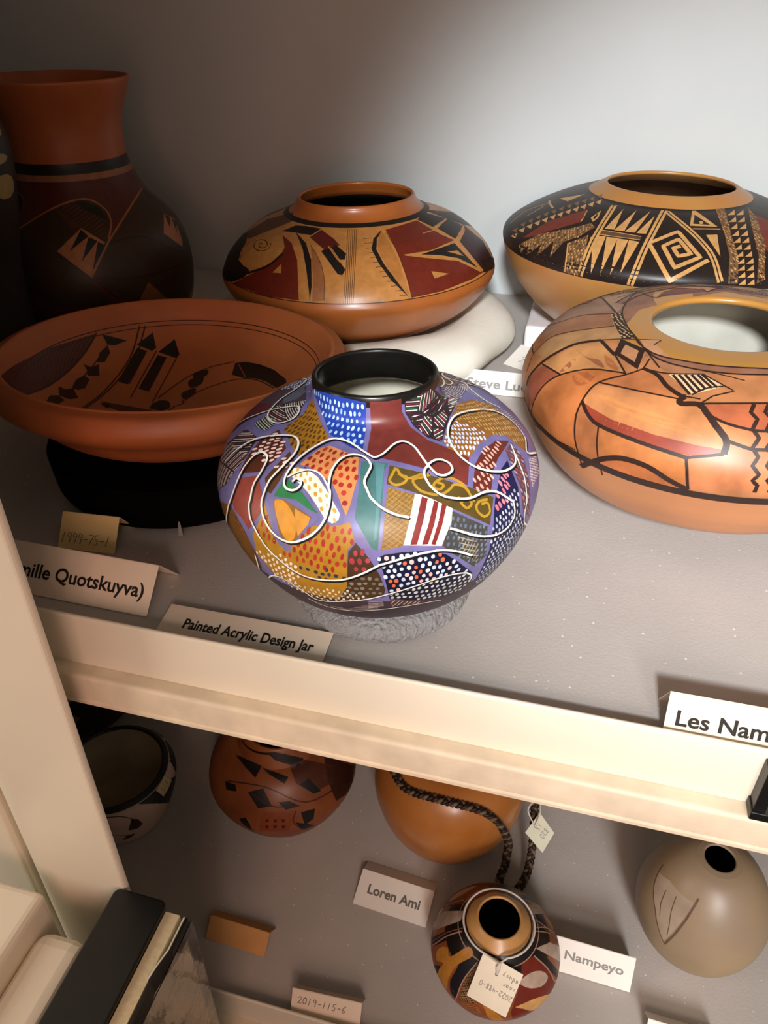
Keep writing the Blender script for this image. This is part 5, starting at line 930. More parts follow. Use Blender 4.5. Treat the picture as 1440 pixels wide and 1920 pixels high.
('l','c3935a/0.4',3,4.2,"-77.2,156.4 -78.8,153.6 -80.3,150.7 -81.7,147.8 -83.1,145 -84.4,142.3 -85.7,139.5 -86.9,137.1 -88.1,134.6 -89.2,132.3 -90.2,136.4 -91.2,141 -92.2,145.9 -93.2,151.2 -94.3,156.7 -95.5,162.4 -96.8,168.2 -98.2,174.3 -96.6,177.6 -94.9,180.9 -93.2,184.3 -91.4,187.6 -89.5,191 -87.4,194.4 -86.1,189.1 -84.9,183.9 -83.8,178.8 -82.7,173.9 -81.7,169.1 -80.8,164.4 -79.8,159.9 -81.6,157.1 -83.4,154.2 -85.1,151.4 -86.7,148.6 -88.2,145.8 -89.1,150.6 -89.9,155.7 -90.8,160.9 -91.8,166.3 -92.8,171.8 -91.1,175.5 -89.2,179.2 -87.2,182.9 -86,177.9 -84.9,173.1 -83.9,168.3 -82.9,163.7 -85.1,161.9 -87.2,160 -88.1,165 -89.1,170.2 -86.5,173.3"),
('f','c3935a/0.4',2,"-77.7,233.4 -75.6,233.4 -73.6,224.7 -71.8,216.7 -70.1,209.4 -68.5,202.4 -71.9,203.2 -75.2,203.7 -78.5,204.1 -81.8,204.3 -80.2,217.7"),
('f','231a17/0.4',3,"-77.5,224.1 -75.4,217.6 -73.5,211.6 -71.6,205.8 -75.8,206.8 -80,207.6"),
('f','c3935a/0.4',4,"-76.5,211.7 -74.7,211.7 -74.9,207.8 -76.7,207.1"),
('l','c3935a/0.4',2,1.6,"-80.6,199.5 -78.1,199.5 -75.6,199.5 -73,199.3 -70.5,199.1 -67.9,198.7"),
('f','c3935a/0.4',2,"-75.6,190.3 -70.6,190.7 -71.6,180.1 -72.3,170.2 -72.8,160.7 -73.5,167.7 -74.2,174.9 -74.9,182.4"),
('f','735234',2,"-61.1,234.2 -53.7,234.7 -57.5,223.9 -60.3,213.5 -62.2,204 -63.6,195.1 -64.7,186.5 -65.3,177.5 -65.8,168.8 -66.2,160.5 -67.3,152.3 -68.1,144.5 -68.7,137.4 -68.7,131.1 -71.8,131.3 -71.7,137.6 -71.2,144.8 -70.4,152.7 -69.4,161 -69,168.4 -68.6,176.1 -67.9,184.2 -67.1,192.7 -66.4,201.9 -65.3,211.7 -63.7,222.4"),
('d',['b88a55','c39a66','3f2c20'],3,"-61.1,234.2 -53.7,234.7 -57.5,223.9 -60.3,213.5 -62.2,204 -63.6,195.1 -64.7,186.5 -65.3,177.5 -65.8,168.8 -66.2,160.5 -67.3,152.3 -68.1,144.5 -68.7,137.4 -68.7,131.1 -71.8,131.3 -71.7,137.6 -71.2,144.8 -70.4,152.7 -69.4,161 -69,168.4 -68.6,176.1 -67.9,184.2 -67.1,192.7 -66.4,201.9 -65.3,211.7 -63.7,222.4",20,3.6,3.6,3.2,1.3,0.2),
('f','735234',2,"-33,231.4 -38.2,220.5 -41.1,210.4 -44.8,201.8 -47.6,193.3 -49.8,185.2 -51.5,177.3 -52.9,169.7 -55,161.6 -56.8,153.7 -58.3,146.3 -59.4,139.2 -59.8,133 -62.4,130.1 -62.2,136.3 -61.4,143.2 -60,150.8 -58.4,158.8 -57.5,166 -56.4,173.5 -55,181.3 -53.3,189.4 -50.6,199.2 -47,209.5 -41.7,220.2"),
('d',['b88a55','c39a66','3f2c20'],3,"-33,231.4 -38.2,220.5 -41.1,210.4 -44.8,201.8 -47.6,193.3 -49.8,185.2 -51.5,177.3 -52.9,169.7 -55,161.6 -56.8,153.7 -58.3,146.3 -59.4,139.2 -59.8,133 -62.4,130.1 -62.2,136.3 -61.4,143.2 -60,150.8 -58.4,158.8 -57.5,166 -56.4,173.5 -55,181.3 -53.3,189.4 -50.6,199.2 -47,209.5 -41.7,220.2",20,3.6,3.6,3.2,1.3,0.2),
('f','c3935a/0.4',3,"-57.9,220.9 -53,220.3 -47.9,230.2"),
('f','c3935a/0.4',3,"-52.3,219.3 -47.3,218.3 -41.5,227.3"),
('f','c3935a/0.4',3,"-61,209 -56.7,208.6 -53.5,217.5"),
('f','c3935a/0.4',3,"-56.1,207.8 -51.7,207.1 -47.9,215.6"),
('f','c3935a/0.4',3,"-63.1,198 -59.3,197.8 -57,206.1"),
('f','c3935a/0.4',3,"-58.7,197 -54.7,196.6 -52,204.6"),
('f','c3935a/0.4',3,"-64.6,187.7 -61.1,187.6 -59.4,195.4"),
('f','c3935a/0.4',3,"-60.5,186.9 -57,186.5 -54.9,194.2"),
('f','c3935a/0.4',3,"-65.7,177.9 -62.5,177.9 -61.1,185.3"),
('f','c3935a/0.4',3,"-62,177.2 -58.7,176.9 -57.1,184.3"),
('f','c3935a/0.4',3,"-66.6,168.6 -63.6,168.6 -62.5,175.7"),
('f','c3935a/0.4',3,"-63.1,168 -60,167.8 -58.7,174.8"),
('f','c3935a/0.4',3,"-67.2,159.7 -64.4,159.8 -63.5,166.5"),
('f','c3935a/0.4',3,"-63.9,159.2 -61.1,159 -60,165.7"),
('f','c3935a/0.4',3,"-67.7,151.3 -65.1,151.4 -64.3,157.8"),
('f','c3935a/0.4',3,"-64.6,150.8 -61.9,150.7 -61,157.1"),
('f','c3935a/0.4',3,"-68.4,143.4 -65.9,143.5 -65.3,149.6"),
('f','c3935a/0.4',3,"-65.4,143 -62.8,142.9 -62.2,148.9"),
('f','c3935a/0.4',3,"-68.7,136.4 -66.3,136.4 -66,141.9"),
('f','c3935a/0.4',3,"-65.8,136 -63.3,135.9 -63,141.3"),
('f','c3935a/0.4',3,"-68.4,130 -66,130 -66.3,135"),
('f','c3935a/0.4',3,"-65.5,129.6 -63,129.5 -63.4,134.4"),
('f','6e2f22',2,"-38.8,214.9 -37.2,208.5 -35.6,202.2 -40.2,194.3 -43.7,186.5 -46.6,178.7 -48.9,171.2 -50.8,163.8 -52.3,156.6 -53.8,164.8 -52.6,172.4 -51,180.4 -49,188.6 -46.6,197.1 -43.3,205.9"),
('f','735234',2,"-147.9,134.3 -145.9,140.7 -144.7,147.3 -143.7,154.2 -141.2,158.9 -138.7,163.5 -136.3,168 -133.8,172.5 -132.1,176.7 -130.4,180.9 -128.7,185.2 -126.9,189.4 -123.2,184.7 -124.2,178.2 -125.3,171.9 -126.2,165.7 -128,160.7 -129.7,155.8 -129.6,148.3 -129.6,141.2 -130.1,134.8 -131.5,143 -133.6,152.2 -133.9,144.9 -134.6,138.1 -136.1,131.8 -136.3,138.3 -137.4,145.5 -138,139.8 -139.1,134.5 -141.4,129 -142.5,137.9 -145.5,127.7"),
('d',['b88a55','c39a66','3f2c20'],3,"-147.9,134.3 -145.9,140.7 -144.7,147.3 -143.7,154.2 -141.2,158.9 -138.7,163.5 -136.3,168 -133.8,172.5 -132.1,176.7 -130.4,180.9 -128.7,185.2 -126.9,189.4 -123.2,184.7 -124.2,178.2 -125.3,171.9 -126.2,165.7 -128,160.7 -129.7,155.8 -129.6,148.3 -129.6,141.2 -130.1,134.8 -131.5,143 -133.6,152.2 -133.9,144.9 -134.6,138.1 -136.1,131.8 -136.3,138.3 -137.4,145.5 -138,139.8 -139.1,134.5 -141.4,129 -142.5,137.9 -145.5,127.7",20,3.6,3.6,3.2,1.3,0.2),
('f','735234',2,"-127.6,155.6 -126,160.9 -124.3,166.3 -122.6,171.7 -121.1,163.9 -119.8,156.4 -118.7,149.2 -117.8,142.4 -117.2,136.3 -117,130.7 -117.1,124.8 -120.3,124.7 -123.6,124.4 -123.4,131.8 -124.1,138.8 -125.6,146.9"),
('d',['b88a55','c39a66','3f2c20'],3,"-127.6,155.6 -126,160.9 -124.3,166.3 -122.6,171.7 -121.1,163.9 -119.8,156.4 -118.7,149.2 -117.8,142.4 -117.2,136.3 -117,130.7 -117.1,124.8 -120.3,124.7 -123.6,124.4 -123.4,131.8 -124.1,138.8 -125.6,146.9",20,3.6,3.6,3.2,1.3,0.2),
('l','c3935a/0.4',4,1.3,"-127.6,155.6 -125.9,148.8 -124.5,142.3 -123.5,136.4 -123,131 -123,125.2"),
('f','6e2f22',2,"-149.3,142.8 -148.7,148.6 -148.4,154.6 -148.1,160.6 -148,166.8 -148,173.1 -146.5,178 -145.1,182.9 -143.6,187.8 -142.2,192.8 -140.8,197.7 -139.3,202.7 -137.8,207.7 -134.5,197.3 -132,187.3 -133.9,182.1 -135.8,176.8 -137.6,171.6 -139.4,166.3 -141.1,161.3 -142.7,156.2 -144.5,151.1 -146.3,146"),
('f','c3935a/0.4',2,"-157.5,136.4 -155.2,143.3 -153,137.6"),
('f','7a5a3c',2,"-160.6,141.7 -159.1,148 -156.2,142.8"),
('f','c3935a/0.4',2,"-156.5,146.1 -155.2,153 -152.2,147.1"),
('f','7a5a3c',2,"-160.6,151.6 -159.7,158 -156.2,152.6"),
('f','c3935a/0.4',2,"-155.1,154.4 -154.2,161.5 -150.9,155.2"),
('f','7a5a3c',2,"-159.6,160.3 -158.9,166.7 -155.2,161.1"),
('f','c3935a/0.4',2,"-153.8,162.4 -153,169.5 -149.5,162.9"),
('f','7a5a3c',2,"-158.5,168.6 -158,175.1 -154,169.2"),
('f','c3935a/0.4',2,"-152.3,170.2 -151.7,177.3 -148,170.5"),
('f','7a5a3c',2,"-157.2,176.8 -156.9,183.2 -152.7,177"),
('f','c3935a/0.4',2,"-150.9,177.8 -150.3,185 -146.5,177.9"),
('f','7a5a3c',2,"-156,184.7 -155.8,191.3 -151.3,184.8"),
('f','c3935a/0.4',2,"-149.3,185.3 -148.9,192.6 -144.9,185.1"),
('f','7a5a3c',2,"-154.7,192.6 -154.7,199.3 -149.9,192.4"),
('f','c3935a/0.4',2,"-147.8,192.7 -147.5,200.2 -143.2,192.3"),
('f','7a5a3c',2,"-153.5,200.4 -153.6,207.2 -148.5,200"),
('f','c3935a/0.4',2,"-146.2,200.1 -146,207.8 -141.5,199.5"),
('f','7a5a3c',2,"-152.3,208.3 -152.7,215.3 -147.1,207.6"),
('f','c3935a/0.4',2,"-144.6,207.5 -144.6,215.4 -139.7,206.6"),
('f','7a5a3c',2,"-151.2,216.2 -152,223.6 -145.7,215.4"),
('f','c3935a/0.4',2,"-143.1,215.1 -143.3,223.4 -137.9,213.9"),
('f','7a5a3c',2,"-150.4,224.5 -152.1,232.5 -144.5,223.3"),
('f','c3935a/0.4',2,"-141.6,222.8 -142.4,231.9 -136.1,221.3"),
('f','7a5a3c',2,"-150.1,233.1 -148.7,239.1 -143.7,231.9"),
('l','c3935a/0.4',2,1.6,"-169.7,142.8 -170.4,148.4 -171.9,153.9 -173.5,159.2 -174.4,164.8 -173.9,170.8 -172.6,177 -171,183.1 -169.8,189.1"),
('l','c3935a/0.4',2,1.6,"-165.9,163.2 -166.2,168.5 -166.7,173.7 -167.4,179 -168.3,184.3"),
('l','c3935a/0.4',2,2.2,"-174.1,190.7 -158.9,189.7"),
('f','c3935a/0.4',2,"-170.5,202.2 -168,208.6 -165.8,214.7 -163.9,220.9 -162.4,227.1 -160.8,220 -160,213.2 -159.7,206.5"),
('l','c3935a/0.4',2,1.4,"-137.1,205.3 -134.4,196.4 -132.3,187.8"),
('f','c3935a/0.4',2,"-130.2,197 -130.1,204.5 -130.1,212.3 -126.6,199.8 -126.8,191.6"),
('f','231a17/0.4',3,"-129.1,197.9 -129.7,207.2 -127.8,200.4 -127.6,195.3"),
('l','4a3a30',2,1.2,"6.8,232.6 10.9,224.4 22,206.8 21.1,201.6"),
('l','4a3a30',2,1.2,"-7.7,235.7 -2.1,229.1 0.9,222.5 5.8,214.4"),
('l','4a3a30',2,1.2,"-15.1,234.6 -11.7,229.2 -9.7,223.6 -6.9,217.7"),
('l','4a3a30',2,1.2,"-20.8,232.5 -19.5,227.2 -17.8,221.9 -15.6,216.6"),
('l','4a3a30',2,1.2,"-26.9,229.4 -25.7,224.1 -24.1,219 -22.3,213.9"),
],
'D': [
('b','b0744a/0.4/0.2/45',1,89.7,187.8),
('b','2f1d17/0.45',6,82.9,89.7),
('f','8f6048/0.4/0.2/45',2.12,"-197.5,128.3 -197.7,130.6 -199.2,132.8 -201.7,134.9 -204.4,137 -203.3,144.6 -205,148.5 -207.7,151 -211.2,152.1 -215.9,151 -222.4,147.1 -223.5,150.1 -224,156.2 -226,159.1 -228.7,160.6 -232.1,160.3 -237.9,155.6 -238.5,160.1 -241.4,161 -250.5,160.1 -248.1,160.1 -252.9,160.1 -255.8,162.5 -257.3,162.5 -261.9,162.5 -266.6,162.5 -287.6,165 -282.8,165 -278.1,165 -273.5,165 -276.5,165 -281.1,165 -274.5,165 -279.1,165 -283.4,165 -284.2,165 -280,165 -275.5,165 -301.2,207.6 -297.3,208.2 -293.3,208.5 -289.2,208.4 -285.2,208 -281.2,207.3 -277.2,206.2 -273.4,204.8 -269.1,208.4 -264.4,211.4 -259.4,213.9 -253.9,216 -248.1,217.6 -266.5,162.5 -265,162.5 -265.8,162.5 -260.7,160.1 -260.4,160.1 -210.6,217 -205,215 -199.8,212.4 -195,209.4 -183.9,207.8 -174.1,204 -166.2,198.7 -156.7,198.6 -148.2,196.8 -149.4,192.1 -150.7,187.4 -157.7,190.6 -165.8,192.6 -174.8,193 -184.7,191.1 -185,186.4 -185.5,181.7 -186,176.8 -186.7,171.8 -187.7,166.7 -186.8,161.5 -186.3,156.2 -186.4,150.5 -187.2,144.2 -192.3,134.4"),
('f','a98467/0.4/0.2/45',2.24,"-219.9,150.4 -218.9,159.2 -219.5,164.8 -221,169 -223,172.5 -225.3,175.4 -228,177.7 -214.6,190.1 -201.9,194.9 -193.5,195.1 -185.8,193.6 -195.6,186.4 -205.4,175.4"),
('f','9a7258/0.4/0.2/45',2.36,"-202.6,134.9 -204.5,137 -207.3,139 -206.4,142.3 -206.8,147.7 -208.8,150.7 -211.5,152.5 -215,153 -219.9,150.4 -205.1,174.9 -194.9,185.3 -185.2,191.7 -185.5,186.9 -185.9,182 -186.5,177 -187.2,171.8 -188.2,166.5 -187.1,161.4 -186.6,156.1 -186.5,150.4 -187.2,144.2 -196.1,128.3 -198.1,130.6"),
('f','6b3430/0.4/0.2/45',2.48,"-235.9,197.7 -241.3,195.7 -246.6,192.3 -251.8,187 -257,178.8 -259.5,181.7 -262.2,183.7 -265,185.2 -268,186 -271,186.1 -274.1,185.7 -277.1,184.6 -280,182.8 -282.8,180.2 -285.8,181.2 -288.8,181.5 -291.8,180.9 -294.6,179.6 -299.7,203.3 -296.1,204.1 -292.4,204.7 -288.6,204.9 -284.8,204.8 -280.9,204.3 -277.2,203.4 -273.5,202.2 -269.4,204.7 -265.1,206.6 -260.7,208.1 -256,209.1 -251.3,209.6 -246.5,209.8 -241.8,209.4 -235.8,208.9 -230,207.7 -224.5,205.9"),
('f','9c6846/0.4/0.2/45',2.6,"-195,126.1 -189.2,137.2 -186.8,144.9 -186,151 -186,156.5 -186.4,161.8 -187.2,166.8 -186.2,172 -185.4,176.9 -184.8,181.8 -184.3,186.5 -183.9,191.2 -167.8,190.6 -168.2,185.7 -168.7,180.8 -169.2,175.9 -170,171 -170.8,166.1 -171.9,161.1 -172.2,156.6 -172.7,152 -173.5,147.3 -174.7,142.4 -175.7,136.6 -178.1,129.7 -184.9,130"),
('f','b08457/0.4/0.2/45',2.72,"-173.2,124.8 -172.5,131.3 -172.8,137.1 -174.1,142.4 -172.9,147.3 -172.1,152 -171.6,156.5 -171.3,161 -170.3,165.4 -169.5,169.6 -168.7,173.9 -168.1,178.2 -167.5,182.4 -166.9,186.6 -166.5,190.9 -158.6,190.1 -151.5,188.1 -153.2,183.8 -154.8,179.4 -156.5,175 -157.4,170.5 -158.5,166 -159.7,161.5 -161,157 -160.6,152.5 -160.5,148.1 -160.6,143.7 -161.1,139.3 -161.9,134.8 -166.8,130.7"),
('f','b98250/0.4/0.2/45',2.84,"-161,129.4 -160,134 -159.3,138.5 -159,142.9 -158.9,147.3 -159.2,151.7 -159.7,156.2 -158.4,160.6 -157.1,165 -156,169.5 -155,173.9 -148.7,172.6 -143.1,170.5 -138.2,167.5 -133.9,164.2 -130.1,160.6 -132.3,159 -134.6,157.2 -136.8,155.2 -139.1,153.2 -141.4,151 -142.8,147.9 -144.3,144.8 -145.9,141.7 -147.5,138.5 -149.3,135.2 -152.9,133.8 -156.7,131.9"),
('f','93583a/0.4/0.2/45',2.96,"-150.8,135.5 -151,137.5 -151.2,140.6 -151.5,143.9 -151.7,146.5 -151.7,148.1 -151.3,149.2 -150.9,149.7 -150.5,149.6 -150,148.6 -149.5,146.8 -149.1,144.8 -148.8,143 -148.8,141.4 -149,139.8 -149.2,138.4 -149.5,137.2 -149.8,136.2 -150.2,135.4 -150.5,135"),
('f','935a3e/0.4/0.2/45',3.08,"-155.6,156 -154.6,156.1 -152.6,156.1 -150.5,156.2 -148.6,156.4 -147.3,157.3 -146,158.7 -144.8,159.9 -143.5,160.4 -141.9,160 -140.2,159 -138.8,157.7 -138.2,156.8 -138.5,156.3 -139.5,156 -140.9,155.8 -142.4,155.7 -144.2,155.7 -146.4,155.8 -148.7,155.8 -150.7,155.8 -152.5,155.8 -154.1,155.8 -155.3,155.9"),
('f','a8663f/0.4/0.2/45',3.2,"-144.3,166.1 -143.8,166.7 -142.4,166.8 -140.5,166.6 -138.8,165.9 -137,164.7 -135.1,163.1 -133.6,161.4 -132.9,160.1 -133.4,159.5 -134.7,159.2 -136.3,159.1 -137.9,159.6 -139.6,160.9 -141.6,162.8 -143.4,164.8"),
('f','94513a/0.4/0.2/45',3.32,"-162.1,107.9 -162.6,112.9 -163.7,117.2 -161.9,123.7 -160.6,129.6 -156.7,131.5 -153.2,132.9 -150,134 -150.7,129.4 -151.6,124.8 -152.6,119.9 -152.6,114.8 -152.8,109.4 -154.2,102.7 -164.5,80.2 -159.6,92.3 -159.4,98.9 -160.1,104.3"),
('f','b46c3c/0.4/0.2/45',3.44,"-154.2,102.7 -152.8,109.4 -152.6,114.8 -152.6,119.9 -151.2,125 -149.9,129.8 -148.8,134.5 -147.1,137.8 -145.4,141 -143.9,144.2 -142.5,147.4 -141.1,150.6 -138.8,152.6 -136.4,154.6 -134.1,156.4 -131.8,158.1 -129.5,159.7 -130.8,155.9 -132,152.1 -133.3,148.4 -134.6,144.7 -134.7,140 -134.9,135.5 -135.3,131 -134.9,126.6 -134.6,122.1 -134.5,117.6 -133.6,113.1 -132.9,108.4 -132.5,103.3 -132.2,97.6 -132.3,91 -134.6,90.7 -137.1,90.2 -139.8,89.1 -142.9,87.5 -145.9,86.5 -149.7,84.3 -155.1,79.6 -165.4,69.3 -157.3,86.4 -154.6,96.4"),
('f','a05a34/0.4/0.2/45',3.56,"-144.5,138.1 -144.6,139.8 -144.4,141.9 -143.8,144 -143.1,145.8 -142,147.2 -140.7,148.4 -139.3,149 -138.3,148.9 -137.7,147.8 -137.3,145.8 -137.1,143.6 -137.2,141.6 -137.6,139.7 -138.3,137.7 -139.2,135.9 -140.1,135 -141.2,135 -142.5,135.7 -143.8,136.8"),
('f','b06c42/0.4/0.2/45',3.68,"-134.6,144.7 -133.4,148.2 -132.2,151.7 -131,155.3 -129.8,159 -128.5,162.7 -127.3,166.5 -126.1,170.3 -122.7,169.5 -119.4,168.4 -116.7,164.8 -114.2,161.2 -111.6,158.6 -109.1,156 -108.6,152.7 -110.5,152.6 -112.4,152.4 -114.3,152.1 -116.2,151.8 -118.2,151.4 -120.2,150.9 -122.2,150.3 -124.2,149.6 -126.2,148.8 -128.3,147.9 -130.4,147 -132.5,145.9"),
('f','b77a4c/0.4/0.2/45',3.8,"-135,128.1 -134.7,132.8 -134.5,137.7 -134.5,142.7 -132.5,143.9 -130.6,145 -128.6,146 -126.7,146.9 -124.8,147.8 -122.9,148.5 -121.1,149.2 -119.2,149.9 -117.4,150.4 -115.6,150.9 -113.8,151.3 -112,151.6 -110.2,151.9 -108.5,152.1 -106.4,151.6 -104.4,151.1 -102.5,150.5 -101.2,147.3 -99.9,144.2 -98.7,141.1 -97.6,138.2 -96.5,135.4 -95,131.7 -93.6,128.1 -93.7,124 -93.7,119.8 -95.1,119 -96.5,118 -97.9,117.1 -99.3,116 -100.7,115 -102.1,113.9 -103.6,114.4 -105.2,114.9 -106.8,115.3 -108.4,115.7 -110,116 -111.6,116.3 -113.3,116.5 -115,116.7 -116.8,117.1 -118.7,117.5 -120.5,117.8 -122.5,118 -124.5,118.1 -126.5,118.1 -129.1,120 -131.8,121.9 -133.3,125"),
('f','8f3f2c/0.4/0.2/45',3.92,"-134.9,127.3 -131.6,126.2 -129.5,125.8 -127.5,125.4 -125.6,124.9 -123.7,124.3 -121.8,124.4 -119.9,124.4 -118.1,124.3 -116.3,124.2 -114.6,124 -112.9,123.8 -111.2,123.4 -109.6,123.5 -108,123.5 -106.4,123.4 -104.9,123.3 -103.3,123.1 -101.8,122.9 -100.3,122.6 -98.6,122.6 -97,122.6 -95.3,122.5 -93.7,122.4 -93.9,119.5 -95.3,118.7 -96.6,117.8 -98,116.8 -99.4,115.8 -100.7,114.7 -102.1,113.6 -103.6,114.2 -105.2,114.6 -106.7,115.1 -108.3,115.4 -110,115.8 -111.6,116 -113.3,116.2 -115,116.3 -116.8,116.7 -118.6,117.1 -120.5,117.3 -122.4,117.5 -124.4,117.6 -126.4,117.6 -128.8,119.3 -131.4,120.9 -133.1,124.1"),
('f','c1814c/0.4/0.2/45',4.04,"-131.9,136 -131.7,136.8 -130.2,137.5 -127.8,138.1 -124.8,138.4 -121,138.6 -118.6,138.5 -116.4,138.3 -114.1,137.9 -111.8,137.3 -108.1,136 -104.9,134.1 -102,131.9 -99.9,129.8 -99,128.4 -99.8,128 -101.7,128.1 -104.4,128.5 -107.2,129 -110.4,129.6 -114.3,130.2 -118.3,130.7 -121.8,131.2 -125,132.2 -128.1,133.6 -130.6,134.9"),
('f','a9683f/0.4/0.2/45',4.16,"-134.5,117.6 -134.8,122.8 -135.4,128 -133.4,125.1 -131.5,122.1 -129.7,120.4 -128,118.6 -126.4,116.7 -125.8,113 -125.3,109.2 -124.9,105.2 -124.7,100.7 -123.5,94.4 -125.7,89.7 -128.1,84.1 -131,77.7 -131.2,85.3 -131.5,92.1 -131.9,98 -132.5,103.3 -132.9,108.4 -133.6,113.1"),
('f','b5703e/0.4/0.2/45',4.28,"-126.2,116.7 -124.2,116.7 -122.2,116.7 -120.3,116.6 -118.5,116.4 -116.7,116.1 -114.9,115.8 -113.2,115.7 -111.5,115.5 -109.9,115.2 -108.3,114.9 -106.7,114.6 -105.1,114.2 -103.6,113.7 -102,113.2 -101.6,109.4 -101.2,105.4 -100.9,101 -100.5,96.2 -100.1,90.7 -101.6,92.4 -103.1,94 -104.6,95.5 -106.1,97.3 -107.6,99.1 -109.2,100.7 -110.7,102.2 -112.3,102.4 -114,102.4 -115.7,102.4 -117.4,102.3 -119.4,100 -121.4,97.4 -123.6,94.6 -123.8,99.9 -124.1,104.7 -124.7,108.9 -125.4,112.8"),
('f','ad6538/0.4/0.2/45',4.4,"-127.6,82.3 -123.5,92.7 -121.3,95.7 -119.3,98.3 -117.3,100.7 -115.6,100.8 -113.9,100.8 -112.3,100.7 -110.6,100.6 -109.2,99.2 -107.8,97.7 -106.4,96.2 -105,94.5 -103.2,92.5 -101.3,90.3 -102.9,89.9 -104.5,89.4 -106.2,88.8 -107.9,88.1 -109.6,87.3 -111.3,86.3 -113.1,85.2 -115.1,84.9 -117,84.4 -119,83.7 -121.2,82.9 -123.4,81.8 -125.5,82.1"),
('f','b4714a/0.4/0.2/45',4.52,"-101.2,113.6 -99.7,114.8 -98.2,116 -96.7,117.1 -95.2,118.2 -93.7,119.2 -93.4,123.4 -93.2,127.7 -91.7,126.9 -90.3,126 -88.9,125.2 -87.5,124.2 -85.5,124.3 -83.5,124.3 -83.4,120.1 -83.3,115.9 -83.1,111.7 -82.9,107.4 -82.5,102.7 -81.9,97.3 -83.3,97.2 -84.7,97 -86,96.7 -87.4,96.4 -88.7,96 -90.1,95.6 -91.4,95.1 -92.8,94.5 -94.1,93.8 -95.5,93.1 -96.8,92.3 -98.2,91.4 -99.6,90.4 -99.9,96.1 -100.2,101.1 -100.5,105.6 -100.9,109.7"),
('f','a85c3c/0.4/0.2/45',4.64,"-100.7,151.1 -99,152 -97.3,152.8 -95.5,153.5 -93.7,154.2 -91.9,154.8 -90.1,155.3 -88.2,155.8 -86.4,156.2 -84.5,156.6 -82.6,156.8 -83,151.4 -83.3,146.4 -83.5,141.7 -83.6,137.2 -85.6,137.3 -87.6,137.2 -89.3,138.1 -91,138.9 -92.8,139.7 -94.5,140.4 -96.4,142.1 -98.3,143.8 -100.3,145.5"),
('f','8b5f48/0.4/0.2/45',4.76,"-131.4,182.7 -128.4,183.3 -125.4,183.8 -122.4,184 -119.7,184.3 -117,184.4 -114.4,184.4 -111.8,184.3 -109.2,184 -106.7,183.7 -104.3,184.5 -101.8,185.2 -99.3,185.7 -96.8,186.2 -94.3,186.5 -91.7,186.7 -89.2,186.8 -86.7,186.7 -84.1,186.6 -81.6,186.3 -79.1,185.9 -77.8,192.5 -80.6,192.9 -83.4,193.2 -86.2,193.4 -89.1,193.4 -91.9,193.2 -94.7,192.9 -97.5,192.5 -100.3,191.9 -103.1,192 -105.9,192 -108.7,191.8 -111.6,191.4 -114.4,190.9 -117.3,190.3 -120.1,189.4 -123.4,189.7 -126.7,189.8 -130.2,189.6 -133.6,189.2"),
('f','9a6a4a/0.4/0.2/45',4.88,"-135.4,188.6 -131.3,185.3 -127.6,181.8 -124.4,178.2 -121.5,176.9 -118.7,175.5 -116,174 -113.9,175.5 -111.7,177 -109.4,178.4 -107.1,179.6 -104.8,180.8 -102.4,181.9 -100,182.8 -97.5,183.6 -99.8,184 -102.1,184.2 -104.4,184.3 -106.8,184.3 -109.4,184.7 -112,185 -114.6,185.2 -117.3,185.3 -120,185.2 -122.8,184.9 -126.7,186.5 -131,187.7"),
('f','b88560/0.4/0.2/45',5.0,"-144.9,196.9 -142.4,200.6 -140,204.5 -137.4,208.5 -134.4,200 -129,196.8 -124.4,193.4 -120.3,189.9 -123.5,190 -126.8,190 -130.2,189.7 -133.6,189.2 -138.8,193.2"),
('f','d9b892',4,"-116.3,172.2 -114,174 -111.7,175.7 -109.3,177.3 -106.9,178.8 -104.4,180.2 -102.2,177.8 -100,175.4 -98,172.9 -96.1,170.5 -98.1,168 -100.1,165.5 -101.9,163 -103.7,160.5 -105.4,157.9 -107.3,160.8 -109.3,163.6 -111.4,166.5 -113.8,169.4"),
('l','2f1d17/0.45',5,2.0,"-114.7,172.8 -112.7,169.8 -110.8,166.7 -109.1,163.7 -107.5,160.8 -106,157.9"),
('l','2f1d17/0.45',5,2.0,"-112.7,174.4 -110.7,171.4 -108.9,168.4 -107.3,165.4 -105.8,162.5 -104.3,159.7"),
('l','2f1d17/0.45',5,2.0,"-110.6,175.9 -108.5,172.4 -106.6,169 -104.8,165.7 -103.2,162.5"),
('l','2f1d17/0.45',5,2.0,"-108.4,177.2 -106.6,174.1 -104.8,171 -103.2,168 -101.8,165"),
('l','2f1d17/0.45',5,2.0,"-106.2,178.5 -104.5,175.6 -102.9,172.7 -101.3,169.9 -99.9,167.1"),
('l','2f1d17/0.45',5,2.0,"-104.7,179.4 -102.9,176.6 -101.2,173.8 -99.7,171.1 -98.2,168.4"),
('f','2f1d17/0.45',4,"-185,189.4 -185.5,198 -174,200.1 -163.3,199.3 -155,198 -147.6,195.5 -149.3,191.7 -150.9,187.9 -157.9,190.2 -165.8,191.4 -175,191.6"),
('d',['c9a878'],5,"-185,189.4 -185.5,198 -174,200.1 -163.3,199.3 -155,198 -147.6,195.5 -149.3,191.7 -150.9,187.9 -157.9,190.2 -165.8,191.4 -175,191.6",8,3.4,3.0,1.5,2.4,0.3),
('l','2f1d17/0.45',6,1.3,"-219.9,150.4 -210.6,167.7 -204.9,176.2 -199.8,182.2 -195.6,186.4 -192.3,189.1 -189.7,191 -187.4,192.4 -184.9,193.8"),
